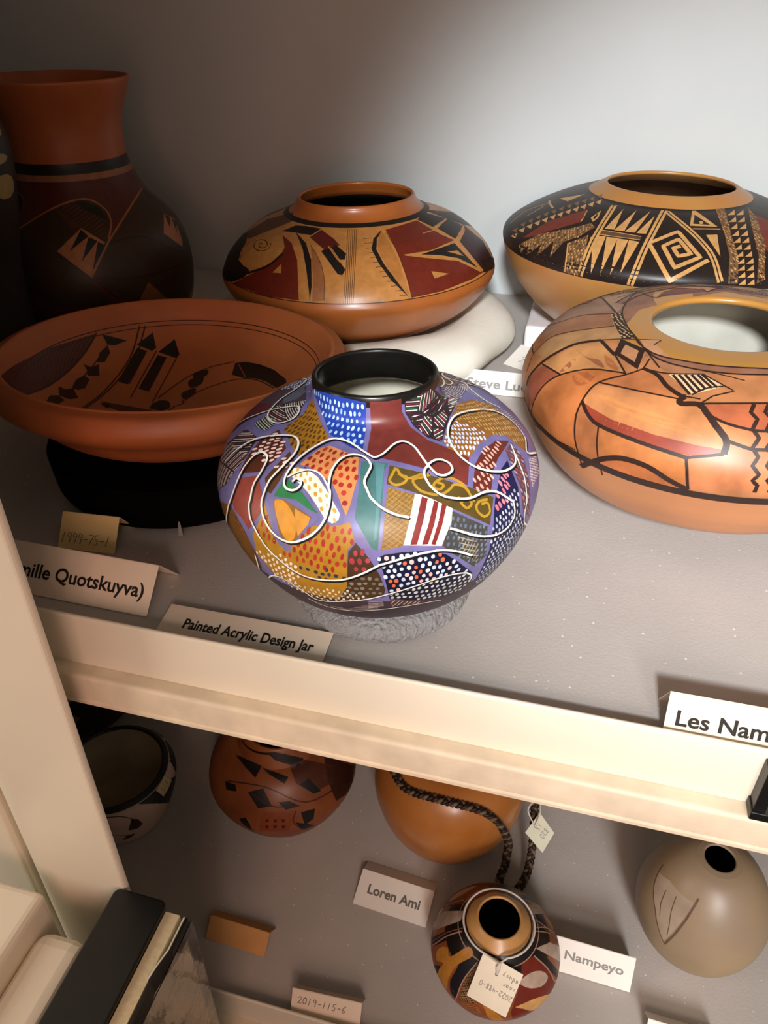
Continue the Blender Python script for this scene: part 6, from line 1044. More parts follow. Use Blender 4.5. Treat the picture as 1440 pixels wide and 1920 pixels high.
('l','2f1d17/0.45',6,1.3,"-228.1,178.2 -222.7,184 -217.5,187.8 -212.3,190.7 -207,193 -201.7,194.9 -196.3,196.1 -190.9,197 -185.5,197.8 -179.9,198.6 -174,199.2 -168.4,199.4 -163.3,199.1 -159,198.6 -155,198.2 -151.3,197.5 -147.8,196.5 -144.4,195.1 -141.3,193.5 -138.4,191.7 -135.7,189.8"),
('l','2f1d17/0.45',6,1.2,"-228,177.7 -225.2,187.4 -222.6,195.7 -221.2,201.7 -221.3,205.6 -223.1,207.3 -225.9,207.5 -229,207 -231.9,206.5"),
('l','2f1d17/0.45',6,1.7,"-136.4,190.7 -134.6,190.3 -132.9,189.7 -131.2,189.2 -129.3,189 -127.4,188.9 -125.6,188.9 -123.3,189.2 -120.3,189.9 -116.1,190.7 -113.6,191.1 -111.1,191.4 -108.4,191.7 -105.7,191.9 -103,192.2 -100.3,192.3 -97.6,192.7 -94.9,192.9 -92.1,193.2 -89.3,193.3 -86.4,193.4 -83.5,193.4 -80.6,193.1 -77.8,192.7"),
('l','2f1d17/0.45',6,1.7,"-135.1,189 -131.9,187.9 -128.8,186.4 -125.8,185.2 -122.5,184.4 -118.8,184.1 -114.8,184.1 -112.7,184.2 -110.7,184.2 -106.8,184.3 -103.2,184.4 -99.6,184.7 -96.1,184.9 -92.6,185.2 -89.3,185.4 -85.9,185.7 -82.5,185.9 -79.1,185.9"),
('l','2f1d17/0.45',6,1.0,"-106.8,184.3 -104,183.9 -101.1,183.5 -98.5,182.8 -96.1,182.1 -94,181.3 -92.2,180.4 -90.5,179.5 -88.8,178.5"),
('l','2f1d17/0.45',6,1.1,"-184.7,191.1 -185.4,185.1 -186.3,178.9 -187.2,172.7 -187.7,166.7 -187.5,160.8 -186.9,155 -186.7,149.4 -187.2,144.2 -188.5,139.5 -190.5,135 -195.3,128.3 -195,126.1"),
('l','2f1d17/0.45',6,1.2,"-167.2,190.8 -167.6,187 -168,183.1 -168.5,179.2 -169.1,175.3 -169.7,171.5 -170.3,167.7 -171.5,161.1 -172.6,155.6 -173.5,150.9 -174.2,146.7 -174.4,142.4 -174.2,137.9 -173.8,133.4 -173.4,128.9 -172.9,124.8 -171.9,121.5 -170.4,118.9 -168.9,116.4 -167.8,113.5"),
('l','2f1d17/0.45',6,1.2,"-172.9,124.8 -179.4,122 -190,115.5"),
('l','2f1d17/0.45',6,3.4,"-156,174.7 -157.1,170.3 -158.4,165.9 -159.6,161.4 -160.3,156.6 -160.6,151.2 -160.7,145.5 -161.1,139.8 -161.6,134.6 -162.3,129.8 -162.8,125.2 -163.2,120.9 -163.5,117.1 -163.5,114.1 -163.1,111.8 -162.6,109.8 -162.5,107.4"),
('l','2f1d17/0.45',6,2.8,"-156,174.7 -150.8,174 -146.1,172.7 -141,171.2"),
('l','2f1d17/0.45',6,1.2,"-156,174.7 -154.8,178 -153.6,181.2 -152.3,184.5 -151,187.7 -149.1,190.8 -147,193.9 -144.9,196.9 -143.1,199.7 -141.2,202.6 -139.3,205.5 -137.4,208.5 -135.3,198.7"),
('l','2f1d17/0.45',6,1.2,"-147.5,195.6 -139.5,191.7"),
('f','2f1d17/0.45',5,"-151.3,187.2 -147.1,188.5 -143,189.3 -139,189.8 -135.1,190 -131.9,182.2 -129.4,174.7 -127.5,167.6 -130.9,169 -134.4,170.2 -138.2,171.2 -142.3,171.8 -146.2,179.5"),
('f','b5815a',5.6,"-145.1,185 -140.6,185.5 -136.3,185.5 -133.7,179.3 -131.6,173.3 -135.9,174.4 -140.5,175.1"),
('l','2f1d17/0.45',6,1.3,"-141.7,171.7 -138.2,168.9 -135,165.9 -132.1,162.8 -129.5,159.7"),
('l','2f1d17/0.45',6,1.5,"-129.7,160.2 -132.7,158.3 -135.7,156.2 -138.7,153.8 -141.2,150.8 -143.5,147.1 -145.5,143 -147.3,138.7 -149,134.7 -150.3,130.9 -151.3,127.3 -152.1,123.7 -152.6,119.9 -153,116 -153.2,111.9 -153.3,107.7 -153.9,103 -155,97.5 -156.5,90.9 -164.5,74.9 -166.3,71.2"),
('l','2f1d17/0.45',6,1.3,"-161.5,129.2 -158.1,130.9 -155.1,132.3 -152.2,133.3 -149.6,134.1"),
('l','2f1d17/0.45',6,1.6,"-125.9,170.4 -126.6,167.9 -127.2,165.5 -127.9,163 -128.9,160 -130.2,156.5 -131.9,152.5 -133.4,148.3 -134.5,144.5 -135,141 -135.2,137.6 -135.2,134.4 -135.2,131.1 -135.1,127.8 -135,124.4 -134.8,121 -134.5,117.6 -134,114.1 -133.4,110.4 -132.9,106.7 -132.5,103.3 -132.3,100.2 -132,97.5 -131.8,95 -131.5,92.1 -131.4,88.7 -131.2,84.9 -131.1,81 -131.1,77"),
('l','2f1d17/0.45',6,1.3,"-134.5,144.5 -132.6,145.4 -130.8,146.3 -128.9,147.1 -127.1,147.9 -125.3,148.5 -123.6,149.1 -121.8,149.6 -120.3,150.1 -118.8,150.5 -117.3,150.9 -115.8,151.2 -114.3,151.5 -112.8,151.7 -111.4,151.9 -109.9,152 -108.5,152.1"),
('l','2f1d17/0.45',6,2.6,"-135.2,127.4 -134.2,125.9 -133.3,124.4 -132.4,122.9 -131.4,121.6 -130.4,120.3 -129.4,119.2 -128.2,118.2 -126.4,117.6 -124,117.2 -122.5,117.1 -121.1,117 -119.6,116.9 -118.1,116.7 -116.5,116.6 -115,116.3 -113.4,116.1 -111.8,115.9 -110.2,115.6 -108.5,115.3 -106.9,115 -105.2,114.5 -103.6,114.1 -102,113.5"),
('l','2f1d17/0.45',6,2.0,"-102,113.5 -100.9,114.5 -99.7,115.4 -98.5,116.3 -97.3,117.1 -96.1,117.9 -94.9,118.7 -93.7,119.4"),
('l','2f1d17/0.45',6,4.2,"-93.6,119.4 -93.6,121.6 -93.4,123.8 -93.4,126 -93.6,128.1 -94.1,130.3 -94.9,132.4 -95.7,134.5 -96.6,136.6 -97.3,138.6 -98,140.6 -98.7,142.6 -99.5,144.5 -100.2,146.3 -100.8,148.2 -101.6,149.7 -102.5,150.7 -103.7,150.7 -105,150 -106.3,149.2 -107.2,148.8 -107.7,149.1 -108,149.7 -108.1,150.5 -108.1,151.4 -108,152.2 -107.7,153.2 -107.4,154.3 -107,155.3"),
('l','2f1d17/0.45',6,1.3,"-126.3,116.5 -125.8,112.8 -125.4,109.1 -125,105.1 -124.7,100.7 -124.4,95.8 -124,90.4 -123.8,84.2 -123.6,77.5"),
('l','2f1d17/0.45',6,4.2,"-131.6,74.8 -129.2,80.6 -127.1,85.9 -125.2,90.5 -123.5,94 -122,96.7 -120.4,98.9 -118.9,100.6 -117.4,101.8 -115.7,102.4 -114,102.6 -112.3,102.3 -110.7,101.7 -109.1,100.4 -107.5,98.6 -106,96.6 -104.6,94.9 -103.3,93.5 -102.2,92.4 -101.1,91.3 -99.9,90.1"),
('l','2f1d17/0.45',6,2.0,"-102,113.5 -101.7,110.3 -101.3,107 -101,103.4 -100.7,99.4 -100.4,95.2 -100,90.4"),
('l','2f1d17/0.45',6,1.2,"-165,69.3 -154.5,80.5 -149.6,84.3 -146.1,86.2 -142.9,87.5 -139.9,88.8 -137.2,89.9 -134.6,90.7 -132.3,91"),
('l','2f1d17/0.45',6,1.2,"-168.4,90.3 -167.4,88.7 -165.9,85.4 -165.3,82 -164.9,80.2 -165,76.7 -165.3,74.9 -165.3,71.2 -165,69.3"),
('l','2f1d17/0.45',6,3.2,"-126.1,170.3 -124.3,170.1 -122.7,169.8 -121,169.4 -119.4,168.4 -118,166.8 -116.7,164.8 -115.4,162.7 -114.2,160.9 -112.8,159.3 -111.4,157.8 -110.1,156.6 -109,155.7 -108.4,155.2 -107.9,155.2 -107.5,155.3 -107,155.3"),
('l','2f1d17/0.45',6,1.4,"-125.9,170.4 -123.8,171 -121.7,171.3 -119.5,171.7 -117.1,172.6 -114.3,174.3 -111.2,176.3 -109.5,177.4 -107.8,178.4 -104.4,180.2"),
('l','2f1d17/0.45',6,1.2,"-128.2,182.1 -127,176.1 -126.1,170.3"),
('l','2f1d17/0.45',6,1.2,"-134.7,189.5 -130.8,186.4 -127.3,183.1 -124.1,179.8 -121.2,176.3"),
('l','2f1d17/0.45',6,1.2,"-104.4,180.2 -102.5,178.3 -100.7,176.4 -98.9,174.5 -97.3,172.6 -95.7,170.7 -94.1,168.7 -92.7,166.8 -94.3,165 -96,163.3 -97.5,161.6 -99.1,159.8 -100.5,156 -101.9,152.4"),
('l','2f1d17/0.45',6,1.2,"-107,155.3 -105.5,155.4 -104,155.5 -102.5,155.5"),
('l','2f1d17/0.45',6,1.4,"-105.4,157.9 -104.4,160.1 -103.4,162.4 -102.4,164.6 -101.3,166.5 -100.1,167.8 -98.9,168.8 -97.6,169.6 -96.3,170.4"),
('l','2f1d17/0.45',6,1.7,"-102.1,151.7 -100.7,152.3 -99.4,153 -98,153.6 -96.7,154.1 -95.3,154.7 -93.9,155.2 -92.5,155.6 -91.1,156 -89.7,156.4 -88.3,156.7 -86.9,157 -85.5,157.2 -84,157.4 -82.6,157.6"),
('l','2f1d17/0.45',6,1.9,"-100.5,145.4 -99,143.9 -97.5,142.4 -96,141 -94.5,139.8 -92.7,138.8 -90.9,137.9 -89.1,137.2 -87.6,136.6 -86.4,136.4 -85.4,136.3 -84.5,136.4 -83.6,136.4"),
('l','2f1d17/0.45',6,2.3,"-93.4,128.2 -91.9,127.2 -90.4,126.2 -89,125.2 -87.7,124.5 -86.6,124.2 -85.5,124.3 -84.5,124.4 -83.5,124.4"),
('l','2f1d17/0.45',6,2.6,"-86.8,156.3 -87.9,149.5 -87.1,146.9 -86.2,144.4 -86.9,140.7 -87.5,137.3 -86.6,134.4 -85.8,131.7 -86.5,128.5 -87.2,125.4 -86.5,122.6 -85.7,119.8 -86.2,116.9 -86.8,114 -85.9,111.3 -85,108.6 -86.2,104.5 -84.8,101 -84.9,95.2"),
('l','2f1d17/0.45',6,2.6,"-82.4,156.8 -83.9,150.1 -83.1,147.4 -82.3,144.8 -83.1,141.2 -83.8,137.8 -83,134.9 -82.2,132.1 -83,129 -83.8,125.9 -83,123.1 -82.3,120.3 -82.9,117.4 -83.5,114.5 -82.6,111.8 -81.7,109 -82.9,105.1 -81.5,101.5 -81.6,95.8"),
],
'E_in': [
('b','3d1a10',2,17.9,18.8),
('b','3d1a10',2,22.5,23.3),
('f','5a2c22',1,"-207.3,20.3 -204.4,20.6 -201.4,20.7 -198.3,20.8 -195.2,20.7 -192.1,20.4 -188.8,20 -185.6,19.4 -182.2,18.7 -178.5,18.6 -174.6,18.3 -170.5,17.6 -166.2,16.6 -161.5,15.1 -156.2,13 -150.1,10.8 -142.6,7 -132.6,0 -130.9,0 -128.7,2 -127.9,6.9 -128.7,14.2 -135.7,24.4 -143.6,31.5 -149.7,36.4 -154.9,40.2 -159.6,43.4 -165.4,44.7 -170.8,45.4 -176,45.4 -181,44.9 -185.7,42.7 -190,40.1 -194,37.2 -197.7,34.2 -201.2,29.7 -204.4,25"),
('h',['472019'],2,"-207.3,20.3 -204.4,20.6 -201.4,20.7 -198.3,20.8 -195.2,20.7 -192.1,20.4 -188.8,20 -185.6,19.4 -182.2,18.7 -178.5,18.6 -174.6,18.3 -170.5,17.6 -166.2,16.6 -161.5,15.1 -156.2,13 -150.1,10.8 -142.6,7 -132.6,0 -130.9,0 -128.7,2 -127.9,6.9 -128.7,14.2 -135.7,24.4 -143.6,31.5 -149.7,36.4 -154.9,40.2 -159.6,43.4 -165.4,44.7 -170.8,45.4 -176,45.4 -181,44.9 -185.7,42.7 -190,40.1 -194,37.2 -197.7,34.2 -201.2,29.7 -204.4,25",30,3,1.0),
('l','3d1a10',3,1.8,"-207.3,20.3 -205.2,23.9 -203,27.4 -200.5,30.9 -197.7,34.2 -194.2,37.4 -190.2,40.5 -185.8,43.1 -181,44.9 -175.9,45.9 -170.5,46.1 -165,45.2 -159.6,43.4 -154.4,40.5 -149.1,36.6 -143.1,31.5 -134.9,24.1"),
('f','160c09',3,"-209.5,22.7 -211.9,25.4 -214.4,28.2 -216.8,30.9 -219.4,33.6 -216.1,34.9 -212.8,36.1 -209.6,33.7"),
('f','2a120b',3,"-209.4,34.4 -208.7,42.6 -202.2,51.6 -198.7,48.9 -203.7,39.6"),
('f','2a120b',3,"-191.6,45.4 -193.6,51.9 -198.7,51.4 -195.5,58.2 -191.4,65.3 -188.8,62.2 -186.2,59.1 -189.9,52.3"),
('f','2a120b',3,"-184,64 -173.5,69.4 -168.7,65.9 -168.8,60.5 -178.3,56.2 -185,56.7"),
('f','2a120b',3,"-165.5,50.7 -165.1,56.9 -169.4,61.6 -159,70.8 -155.2,64.5 -156.7,56.1"),
('f','2a120b',3,"-144.9,47.2 -153.1,49.1 -156.3,55.2 -152.4,61.2 -146.2,57 -143.4,50.1"),
('l','3d1a10',3,1.2,"-209.4,34.4 -207,37.8 -204.3,41.2 -201.4,44.5 -198.3,47.9 -194.8,51.1 -191.2,53.5 -187.3,55.8 -183.2,57.7 -178.7,59.3 -174.1,60.6 -169.2,61.3 -164.4,59.9 -159.6,58.1 -154.7,55.7 -149.7,52.8 -144.4,49.2"),
('l','3d1a10',3,1.5,"-227.1,20.8 -225.1,28.8 -223,37.1 -220.1,45.8 -216,55.1 -213,60 -209.6,65 -205.4,69.8 -200.5,74.5 -195.2,78.3 -189.2,81.7 -177.2,85.3 -166.7,85.5 -158,83.3 -150.5,79.8 -143.1,75.1"),
('l','3d1a10',3,1.5,"-229.5,21.4 -227.6,29.5 -225.5,38 -222.8,47 -218.7,56.6 -215.7,61.6 -212.2,66.8 -207.8,71.8 -202.8,76.6 -197.2,80.6 -190.9,83.9 -184.8,86.1 -178.4,87.6 -167.5,87.8 -158.6,85.7 -150.9,82.3 -143.3,77.7"),
('f','160c09',3,"-223.2,39.7 -226.3,36.2 -229.3,32.6 -232.2,28.9 -232.2,37.3 -232.2,46.4 -229.5,49.8 -226.3,44.6"),
('f','160c09',3,"-222.8,43.4 -226.8,48.9 -223.9,55.6 -220.6,62.9 -216.5,70.6 -211.4,78.6 -205,86.3 -196.8,93.3 -194.9,82.4 -202,76.1 -207.8,69.3 -212.6,62.4 -216.6,55.7 -219.9,49.4"),
('f','160c09',3,"-232.7,52 -236,47.2 -239.1,42.5 -242,38 -242.9,47.2 -244.1,57.7 -242.2,63.5 -238.8,59.6 -235.6,55.8"),
('f','160c09',3,"-231.8,56.3 -236.5,61.3 -233.9,70.2 -230.7,79.8 -226.5,89.9 -220.8,100 -212.3,109.9 -199.2,118.7 -197.3,106.3 -207.6,98.8 -215.2,90.3 -220.9,81.4 -225.4,72.6 -228.9,64.1"),
('l','3d1a10',3,1.2,"-226.8,48.9 -224.5,54.5 -221.9,60.5 -218.8,66.9 -215.1,73.6 -210.6,80.3 -205.2,86.9 -198.5,93"),
('l','3d1a10',3,1.2,"-231.8,50.5 -229.8,55.9 -227.6,61.6 -225.1,67.9 -222,74.3 -218.4,81 -214,87.6 -208.6,94 -202,100 -193.7,105.2 -183.6,109.3 -171.8,111.9"),
('l','3d1a10',3,1.2,"-242.2,63.5 -240.5,70.8 -238.5,78.5 -236.1,86.7 -233.1,95 -229.1,103.6 -223.5,112.1 -215.1,120.4 -201.9,127.6 -181.5,132.5 -155.5,133.5"),
('f','4a2012',3,"-157.6,90.1 -156.2,95.5 -154.4,100.9 -151.9,106.3 -148.5,111.5 -143.8,116.5 -137.5,121.2 -129.1,125.2 -118.4,128.4 -106.9,129.5 -113.3,125.7 -118.1,121.6 -121.7,117.3 -124.4,112.9 -126.3,108.3 -135.9,104.7 -143.6,99.7 -149.7,93.9"),
('f','160c09',4,"-154.2,89.6 -152.8,94.7 -150.9,99.9 -144.6,95.8"),
('f','160c09',4,"-131.1,129.4 -138.3,131 -148.1,133.6 -159.4,136.1 -168.8,138 -173.9,139.8 -176.2,142.2 -174.5,144.7 -166.4,146.8 -144.6,148 -114.6,147 -97.3,144.2 -91.4,141.3 -91.1,138.8 -93.2,136.4 -96.7,134.4 -101.1,133 -107.8,131.8 -116.2,130.6 -124.3,129.5"),
('l','3d1a10',3,1.5,"-187.3,135 -216.9,130.3 -234.5,121.2 -244.3,111.1 -250.6,102.1 -255.4,94.8 -259.4,88.6 -262.9,83.1 -266.3,78.2 -269.6,73.9 -273,70.3 -276.2,66.9 -279.3,63.2"),
('l','3d1a10',3,1.5,"-86.3,136.2 -75.9,146.4 43.5,150.9 72.7,141.2 75.4,131.3 74.4,121.8 72.5,112.9 70.1,104.9 67.9,98.3 65.8,93.1 63.6,89.1 61.2,85.8 58.8,83 56.4,80.5 53.8,78.6 51,77 47.7,75.6 43.8,74.2 39.4,72.8 34.8,71 30.3,68.8"),
('f','160c09',3,"-257.3,89.3 -259.2,87.3 -261.6,85.2 -264.1,83.5 -265.8,83.1 -267,84.5 -267.9,87.3 -268.5,90.7 -268.6,93.8 -267.6,96.9 -265.7,100.1 -263.4,102.8 -261.3,104.1 -259.7,103.5 -258.3,101.5 -257.4,99.1 -256.8,96.8 -256.4,94.9 -256.2,92.9 -256.5,91"),
('f','160c09',3,"-256.2,104.6 -258.3,101.9 -261.2,99.1 -263.9,96.9 -266.1,96.5 -267.8,98.6 -269.6,102.5 -271.3,107.1 -272.4,111.2 -272.2,114.8 -270.8,118.4 -268.5,121.3 -265.9,122.9 -263.1,122.5 -260.2,120.6 -257.9,117.9 -256.4,115.3 -255.5,112.7 -255.1,109.9 -255.2,107"),
('f','160c09',3,"-253.9,135 -258,131.2 -263.5,126.9 -268.2,123.3 -271.5,121.9 -274.8,123.8 -279.3,128 -285,132.7 -290.4,136.6 -293.7,139.9 -295.4,143.4 -293.4,146.2 -284.8,147.5 -269.6,146.4 -258,143 -253.6,138.8"),
('f','160c09',3,"79.5,65.2 74.7,60.2 69.6,59.1 64.5,57.6 58.1,57.3 51.5,56.1 43.5,56.5 35,55.2 31.1,56.3 29.3,66.8 36.5,69.8 43.9,71.7 53.6,76.4 59.5,82.4 65.9,83.5 72.4,83.9 76.6,74.4"),
('l','8a4526',4,1.2,"76.9,65.6 72,71.2 66.2,76.5 59.3,81.1"),
],
'F': [
('b','14100d',2,245.7,256.4),
('b','8a5a3c',2,239.3,245.7),
('b','4a1a10/0.4',1,87.3,239.3),
('f','33210f',2,"16,217.7 20.9,210.8 24.1,203.6 26.2,196.2 26.2,188.9 27,181.4 30.4,173 36.6,164.9 34.8,157.6 33.4,150.2 32.5,142.8 32.1,135.2 32.1,127.5 30.9,123.6 29.5,115.4 29.3,111.1 27.8,102.1 28.2,97.6 19.6,92.9 13.5,89.9 9.7,85.4 6.9,80.2 -2.6,86.1 -9.3,90 -14.9,92.9 -19.8,95.2 -24.3,97.1 -28.4,98.7 -32.3,100.1 -36,101.2 -38.5,106.2 -41,111.1 -43.3,115.7 -45.6,120.2 -47.9,124.6 -50.1,128.8 -52.3,132.9 -54.4,136.9 -52.6,142.4 -50.8,147.8 -48.9,153.2 -46.9,158.5 -44.9,163.9 -42.6,169.3 -40,173.9 -37.1,178.7 -33.9,183.6 -30.4,188.5 -26.4,193.5 -21.8,198.3 -16.6,203 -10.7,207.4 -3.8,211.5 4.5,215"),
('f','33210f',2,"-103,173.7 -100,178.4 -97.2,183.1 -94.5,187.9 -91.8,192.6 -88.1,197.1 -84.3,201.6 -80.3,205.8 -76.1,209.9 -71.7,213.7 -67.2,215.5 -62.7,217.1 -58,218.6 -53.3,220 -48.5,221.3 -45.1,218.1 -41.9,214.8 -38.7,211.3 -35.8,207.6 -35.9,199.5 -36.1,191.3 -38.2,184.2 -40,177.2 -41.6,170.5 -44.3,165 -46.8,159.5 -49.2,154 -51.5,148.5 -53.7,142.9 -55.9,137.2 -54.3,131.3 -52.7,125.2 -51,119 -49.4,112.5 -47.7,105.9 -50.7,106.6 -53.8,107.1 -56.8,107.6 -59.8,107.9 -62.8,108.1 -65.8,108.2 -68.8,108.3 -71.9,108.1 -75.1,107.9 -78.3,107.5 -81.7,107 -85,106.7 -88.6,106.1 -92.3,105.4 -96.3,104.4 -100.7,103.2 -105.6,101.4 -104.8,109.1 -104.2,116.4 -103.8,123.5 -103.8,130.4 -103.9,137.1 -104.4,143.6 -105.1,149.9 -103.9,157.9 -103.2,165.8"),
('f','46280f',3,"-71.7,212.9 -67.3,214.4 -62.8,215.7 -58.3,216.9 -53.7,218 -49,219 -46.4,213.7 -44,208 -41.9,202.1 -40,196 -40.8,187.9 -41.6,179.9 -42.1,172.3 -44.5,175.9 -46.9,179.5 -49.4,183.1 -52,186.7 -54.7,190.3 -60.6,189.4 -63,195.4 -65.7,201.5 -68.6,207.3"),
('h',['1e140c'],4,"-71.7,212.9 -67.3,214.4 -62.8,215.7 -58.3,216.9 -53.7,218 -49,219 -46.4,213.7 -44,208 -41.9,202.1 -40,196 -40.8,187.9 -41.6,179.9 -42.1,172.3 -44.5,175.9 -46.9,179.5 -49.4,183.1 -52,186.7 -54.7,190.3 -57.6,195 -60.8,199.8 -64.2,204.4 -67.8,208.8",30,4,1.2),
('f','14100d',4,"-57,218.4 -52.5,218.3 -48,218.1 -43.7,214.3 -39.6,210.2 -38.5,202.9 -37.6,195.4 -40.5,198.9 -43.6,202.3 -47,206.4 -50.5,210.4 -53.6,214.5"),
('f','a5683f',4,"-55.2,189.5 -52.2,184.9 -49.4,180.3 -46.6,175.7 -44,171.2 -46.1,165.6 -48,160.1 -49.9,154.5 -51.7,149 -53.4,143.4 -55.1,137.8 -57.1,142 -59.1,146.2 -61.1,150.2 -63.3,154.2 -65.4,158.2 -67.7,162.1 -70,166 -67.2,170.6 -64.4,175.2 -61.5,179.9 -58.5,184.6"),
('f','120e0b',5,"-55.4,187.8 -52,179.5 -55,176 -57.9,172.5 -60.7,169 -63.4,165.5 -61.5,170.8 -59.6,176.3 -57.6,182"),
('f','120e0b',5,"-52.1,178.7 -47.8,173.7 -50.6,168.8 -53.2,164 -55.8,159.2 -58.3,154.3 -56.8,160.3 -55.3,166.3 -53.8,172.4"),
('f','120e0b',5,"-47.7,172.9 -44.6,168.2 -46.7,163.2 -48.7,158.1 -50.6,153.1 -52.4,148.1 -54.2,143 -53,148.9 -51.8,154.9 -50.5,160.8 -49.2,166.8"),
('l','8f5a35',5,2.0,"14.4,218.2 5.1,215.9 -2,213.1 -8,209.9 -13.3,206.4 -17.9,202.7 -22.1,198.8 -25.9,194.8 -29.3,190.8 -32.4,186.7 -35.2,182.6 -37.8,178.6 -40.2,174.6 -42.4,170.8 -44.2,166.6 -45.9,162.5 -47.6,158.5 -49.1,154.4 -50.7,150.3 -52.2,146.1 -53.6,142 -55.1,137.8"),
('l','8f5a35',5,2.0,"-106.5,172 -102.6,177.2 -99.1,182.2 -95.6,187.3 -91.8,192.6 -87.5,198.3 -82.7,204.2 -77.3,209.5 -71.7,213.7 -65.8,217 -59.7,219.6 -53.7,221.1 -48.5,221.3 -44.3,219.8 -40.8,216.9 -38.2,213.3 -36.4,209.5 -35.2,205.8 -34.8,201.8 -35,197.5 -35.6,193 -36.8,188.3 -38.4,183.4 -40.1,178.5 -41.4,173.7"),
('l','1a110b',4,1.4,"-70.9,165.3 -68.9,162.3 -67.1,159.3 -65.3,156.2 -63.5,153.1 -61.8,150 -60.1,146.8 -58.4,143.6 -56.8,140.3 -55.2,137 -53.5,133.6 -51.9,130 -50.2,126.4 -48.5,122.8 -46.8,119 -45.1,115.1 -43.3,111.2"),
('l','1a110b',4,1.4,"-53,136.6 -50.2,135.9 -47.4,135.1 -44.6,134.2 -41.7,133.1 -38.8,132.2 -35.7,131.2 -32.4,130.6 -29,129.9 -25.2,129.7 -21.2,129.5 -16.7,129.5 -11.7,129.2 -6,128.6 0.7,127.5 9.4,124.9 29.1,115.4"),
('l','1a110b',4,1.4,"-41.7,169.8 -36.8,170.7 -31.7,171.8 -26.3,172 -21,169.9 -15.8,164.9 -13.2,161.3 -10.4,157.6 -7.5,153.4 -4.3,149 -0.8,144.5 3.4,139.6"),
('f','14100d',4,"-112.8,224.4 -111.1,225.7 -108.3,226.4 -105.4,226.4 -103.1,225.8 -101.3,224.5 -99.6,222.7 -98.3,220.2 -97.7,217.1 -97.9,212.5 -98.2,206.5 -98.6,201.1 -99.4,198.4 -100.9,199.7 -103.2,203.5 -105.9,208.3 -108.1,212.4 -110,215.7 -111.7,219.1 -112.8,222.1"),
('l','7a4a2c',4,1.0,"-112.8,224.4 -110.1,225.1 -107.5,225.9 -105.2,226.3 -103.2,226.1 -101.3,225.1 -99.5,223.7 -98.2,221.6 -97.5,218.7 -97.6,214.7 -98,209.7 -98.2,204.1 -98.1,198.6"),
('f','a5683f',4,"9.9,183.8 18.9,172.7 15.7,167.1 13.6,161.2 12.4,155.1 11.8,148.8 8.5,143.6 3.1,151.7 -1.1,159 -4.6,165.9 -1.2,172 3.5,178"),
('f','120e0b',5,"9.9,182.7 13.9,177.4 4.4,168.6 6.4,175.7"),
('f','120e0b',5,"15.1,175.7 17.7,169.4 12.7,164.4 9.2,159 11.2,167.5"),
('f','14100d',4,"14.8,217.1 19.3,210.3 22.2,203.2 24.2,196 17.9,206.9"),
('f','7a4a1c',4,"-26.2,122.8 -23.5,116.2 -20.5,109.3 -17.3,102 -13.5,94 -18.3,96.7 -22.7,98.9 -26.7,100.7 -30.5,102.4 -34.1,103.8 -31.6,110.3 -28.9,116.7"),
('f','4a2414',4,"-91.7,120.4 -87.7,121.1 -83.8,121.6 -82.2,116.9 -80.7,112.1 -79.2,107.2 -83.5,105.7 -88,103.9 -92.9,101.8 -92.2,111.3"),
],
'G1': [
('f','14100f',2,"50.9,74.9 44.2,70.8 36.3,64.5 32.7,58.3 -8,95.4 -13.4,92.2 -20.7,92.7 -27.7,92.4 -34.3,91.3 -29.2,87.4 -24,82.6 -18.6,76.1 -11.6,65 8,29.1 12,37.4 14.7,43.7 17.2,52 18.7,64 19.4,81.7 24,91.6"),
('f','14100f',2,"79.8,91.9 70.1,93.6 62.1,92 56.2,87.3 49,84.7 45.4,76.9 42.3,74.9 26.3,88.9 36,97.7 67.4,83.1 75.3,85.1 74.8,85.1"),
('f','2a1210',2,"-44.4,78.9 -39.1,73 -35.6,57.1 -40.9,51.1 -50,56.7 -47.1,70.1"),
('f','2a1210',2,"-53.3,43.6 -44.7,40.1 -48.6,30.2 -60.3,29.9"),
('l','2a1210',2,1.0,"-67.6,89.5 -63.6,89.2 -59.7,88.6 -55.9,87.8 -52.7,86.5 -50.2,85 -48.2,83.2 -46.3,81.2 -44.4,78.9"),
('l','2a1210',2,0.9,"-66.9,57.4 -62.4,54.1 -57.9,49.6 -53.3,43.6"),
],
'G2': [
('f','120c0a',2,"-135.8,154.9 -126.2,159.4 -114.8,162.7 -103.4,164.1 -93,163.7 -94.5,155.9 -95.4,148.6 -104.5,152.3 -115,154.5 -125.1,155.6"),
('f','120c0a',2,"-92.8,162.2 -83.4,160.7 -74.4,158.2 -66.5,154.8 -59.5,150.7 -64.4,144.3 -69.2,148.2 -74.7,151.9 -80.9,155.1"),
('f','120c0a',2,"-98.5,131.2 -91.9,135.9 -85.1,139.5 -81.7,133.6 -78.8,127.4 -76.3,120.8 -81.9,118.9 -87.4,116.2 -90.7,121.7 -94.4,126.7"),
('f','120c0a',2,"-124.7,126.4 -112.9,131.8 -109.3,126 -119.7,119.4"),
('f','120c0a',2,"-71.1,125 -61.7,124.7 -54.4,116 -60,116 -65.5,115.3"),
('f','120c0a',2,"-54.4,107.9 -48.9,107.1 -43.4,105.4 -45.9,92.7 -53,88.3 -53.8,98.9"),
('f','120c0a',2,"-102.6,94.4 -97.2,100.3 -93.6,92.2 -91.6,77.4 -96.9,83.2"),
('f','120c0a',2,"-59.2,96.5 -54.4,92.3 -49.5,86.5 -43.3,72.1 -48.9,75.1 -53.9,74.5"),
('f','120c0a',2,"-200.6,166.6 -200.6,166.6 -74.7,182.3 -65.7,180.3 -57.2,177.5 -49.1,173.9 -41.4,169.5 -34.1,164.4 -45,157.9 -51.1,162.3 -58.1,166.1 -65.6,169.3 -73.5,171.7 -83,178.2"),
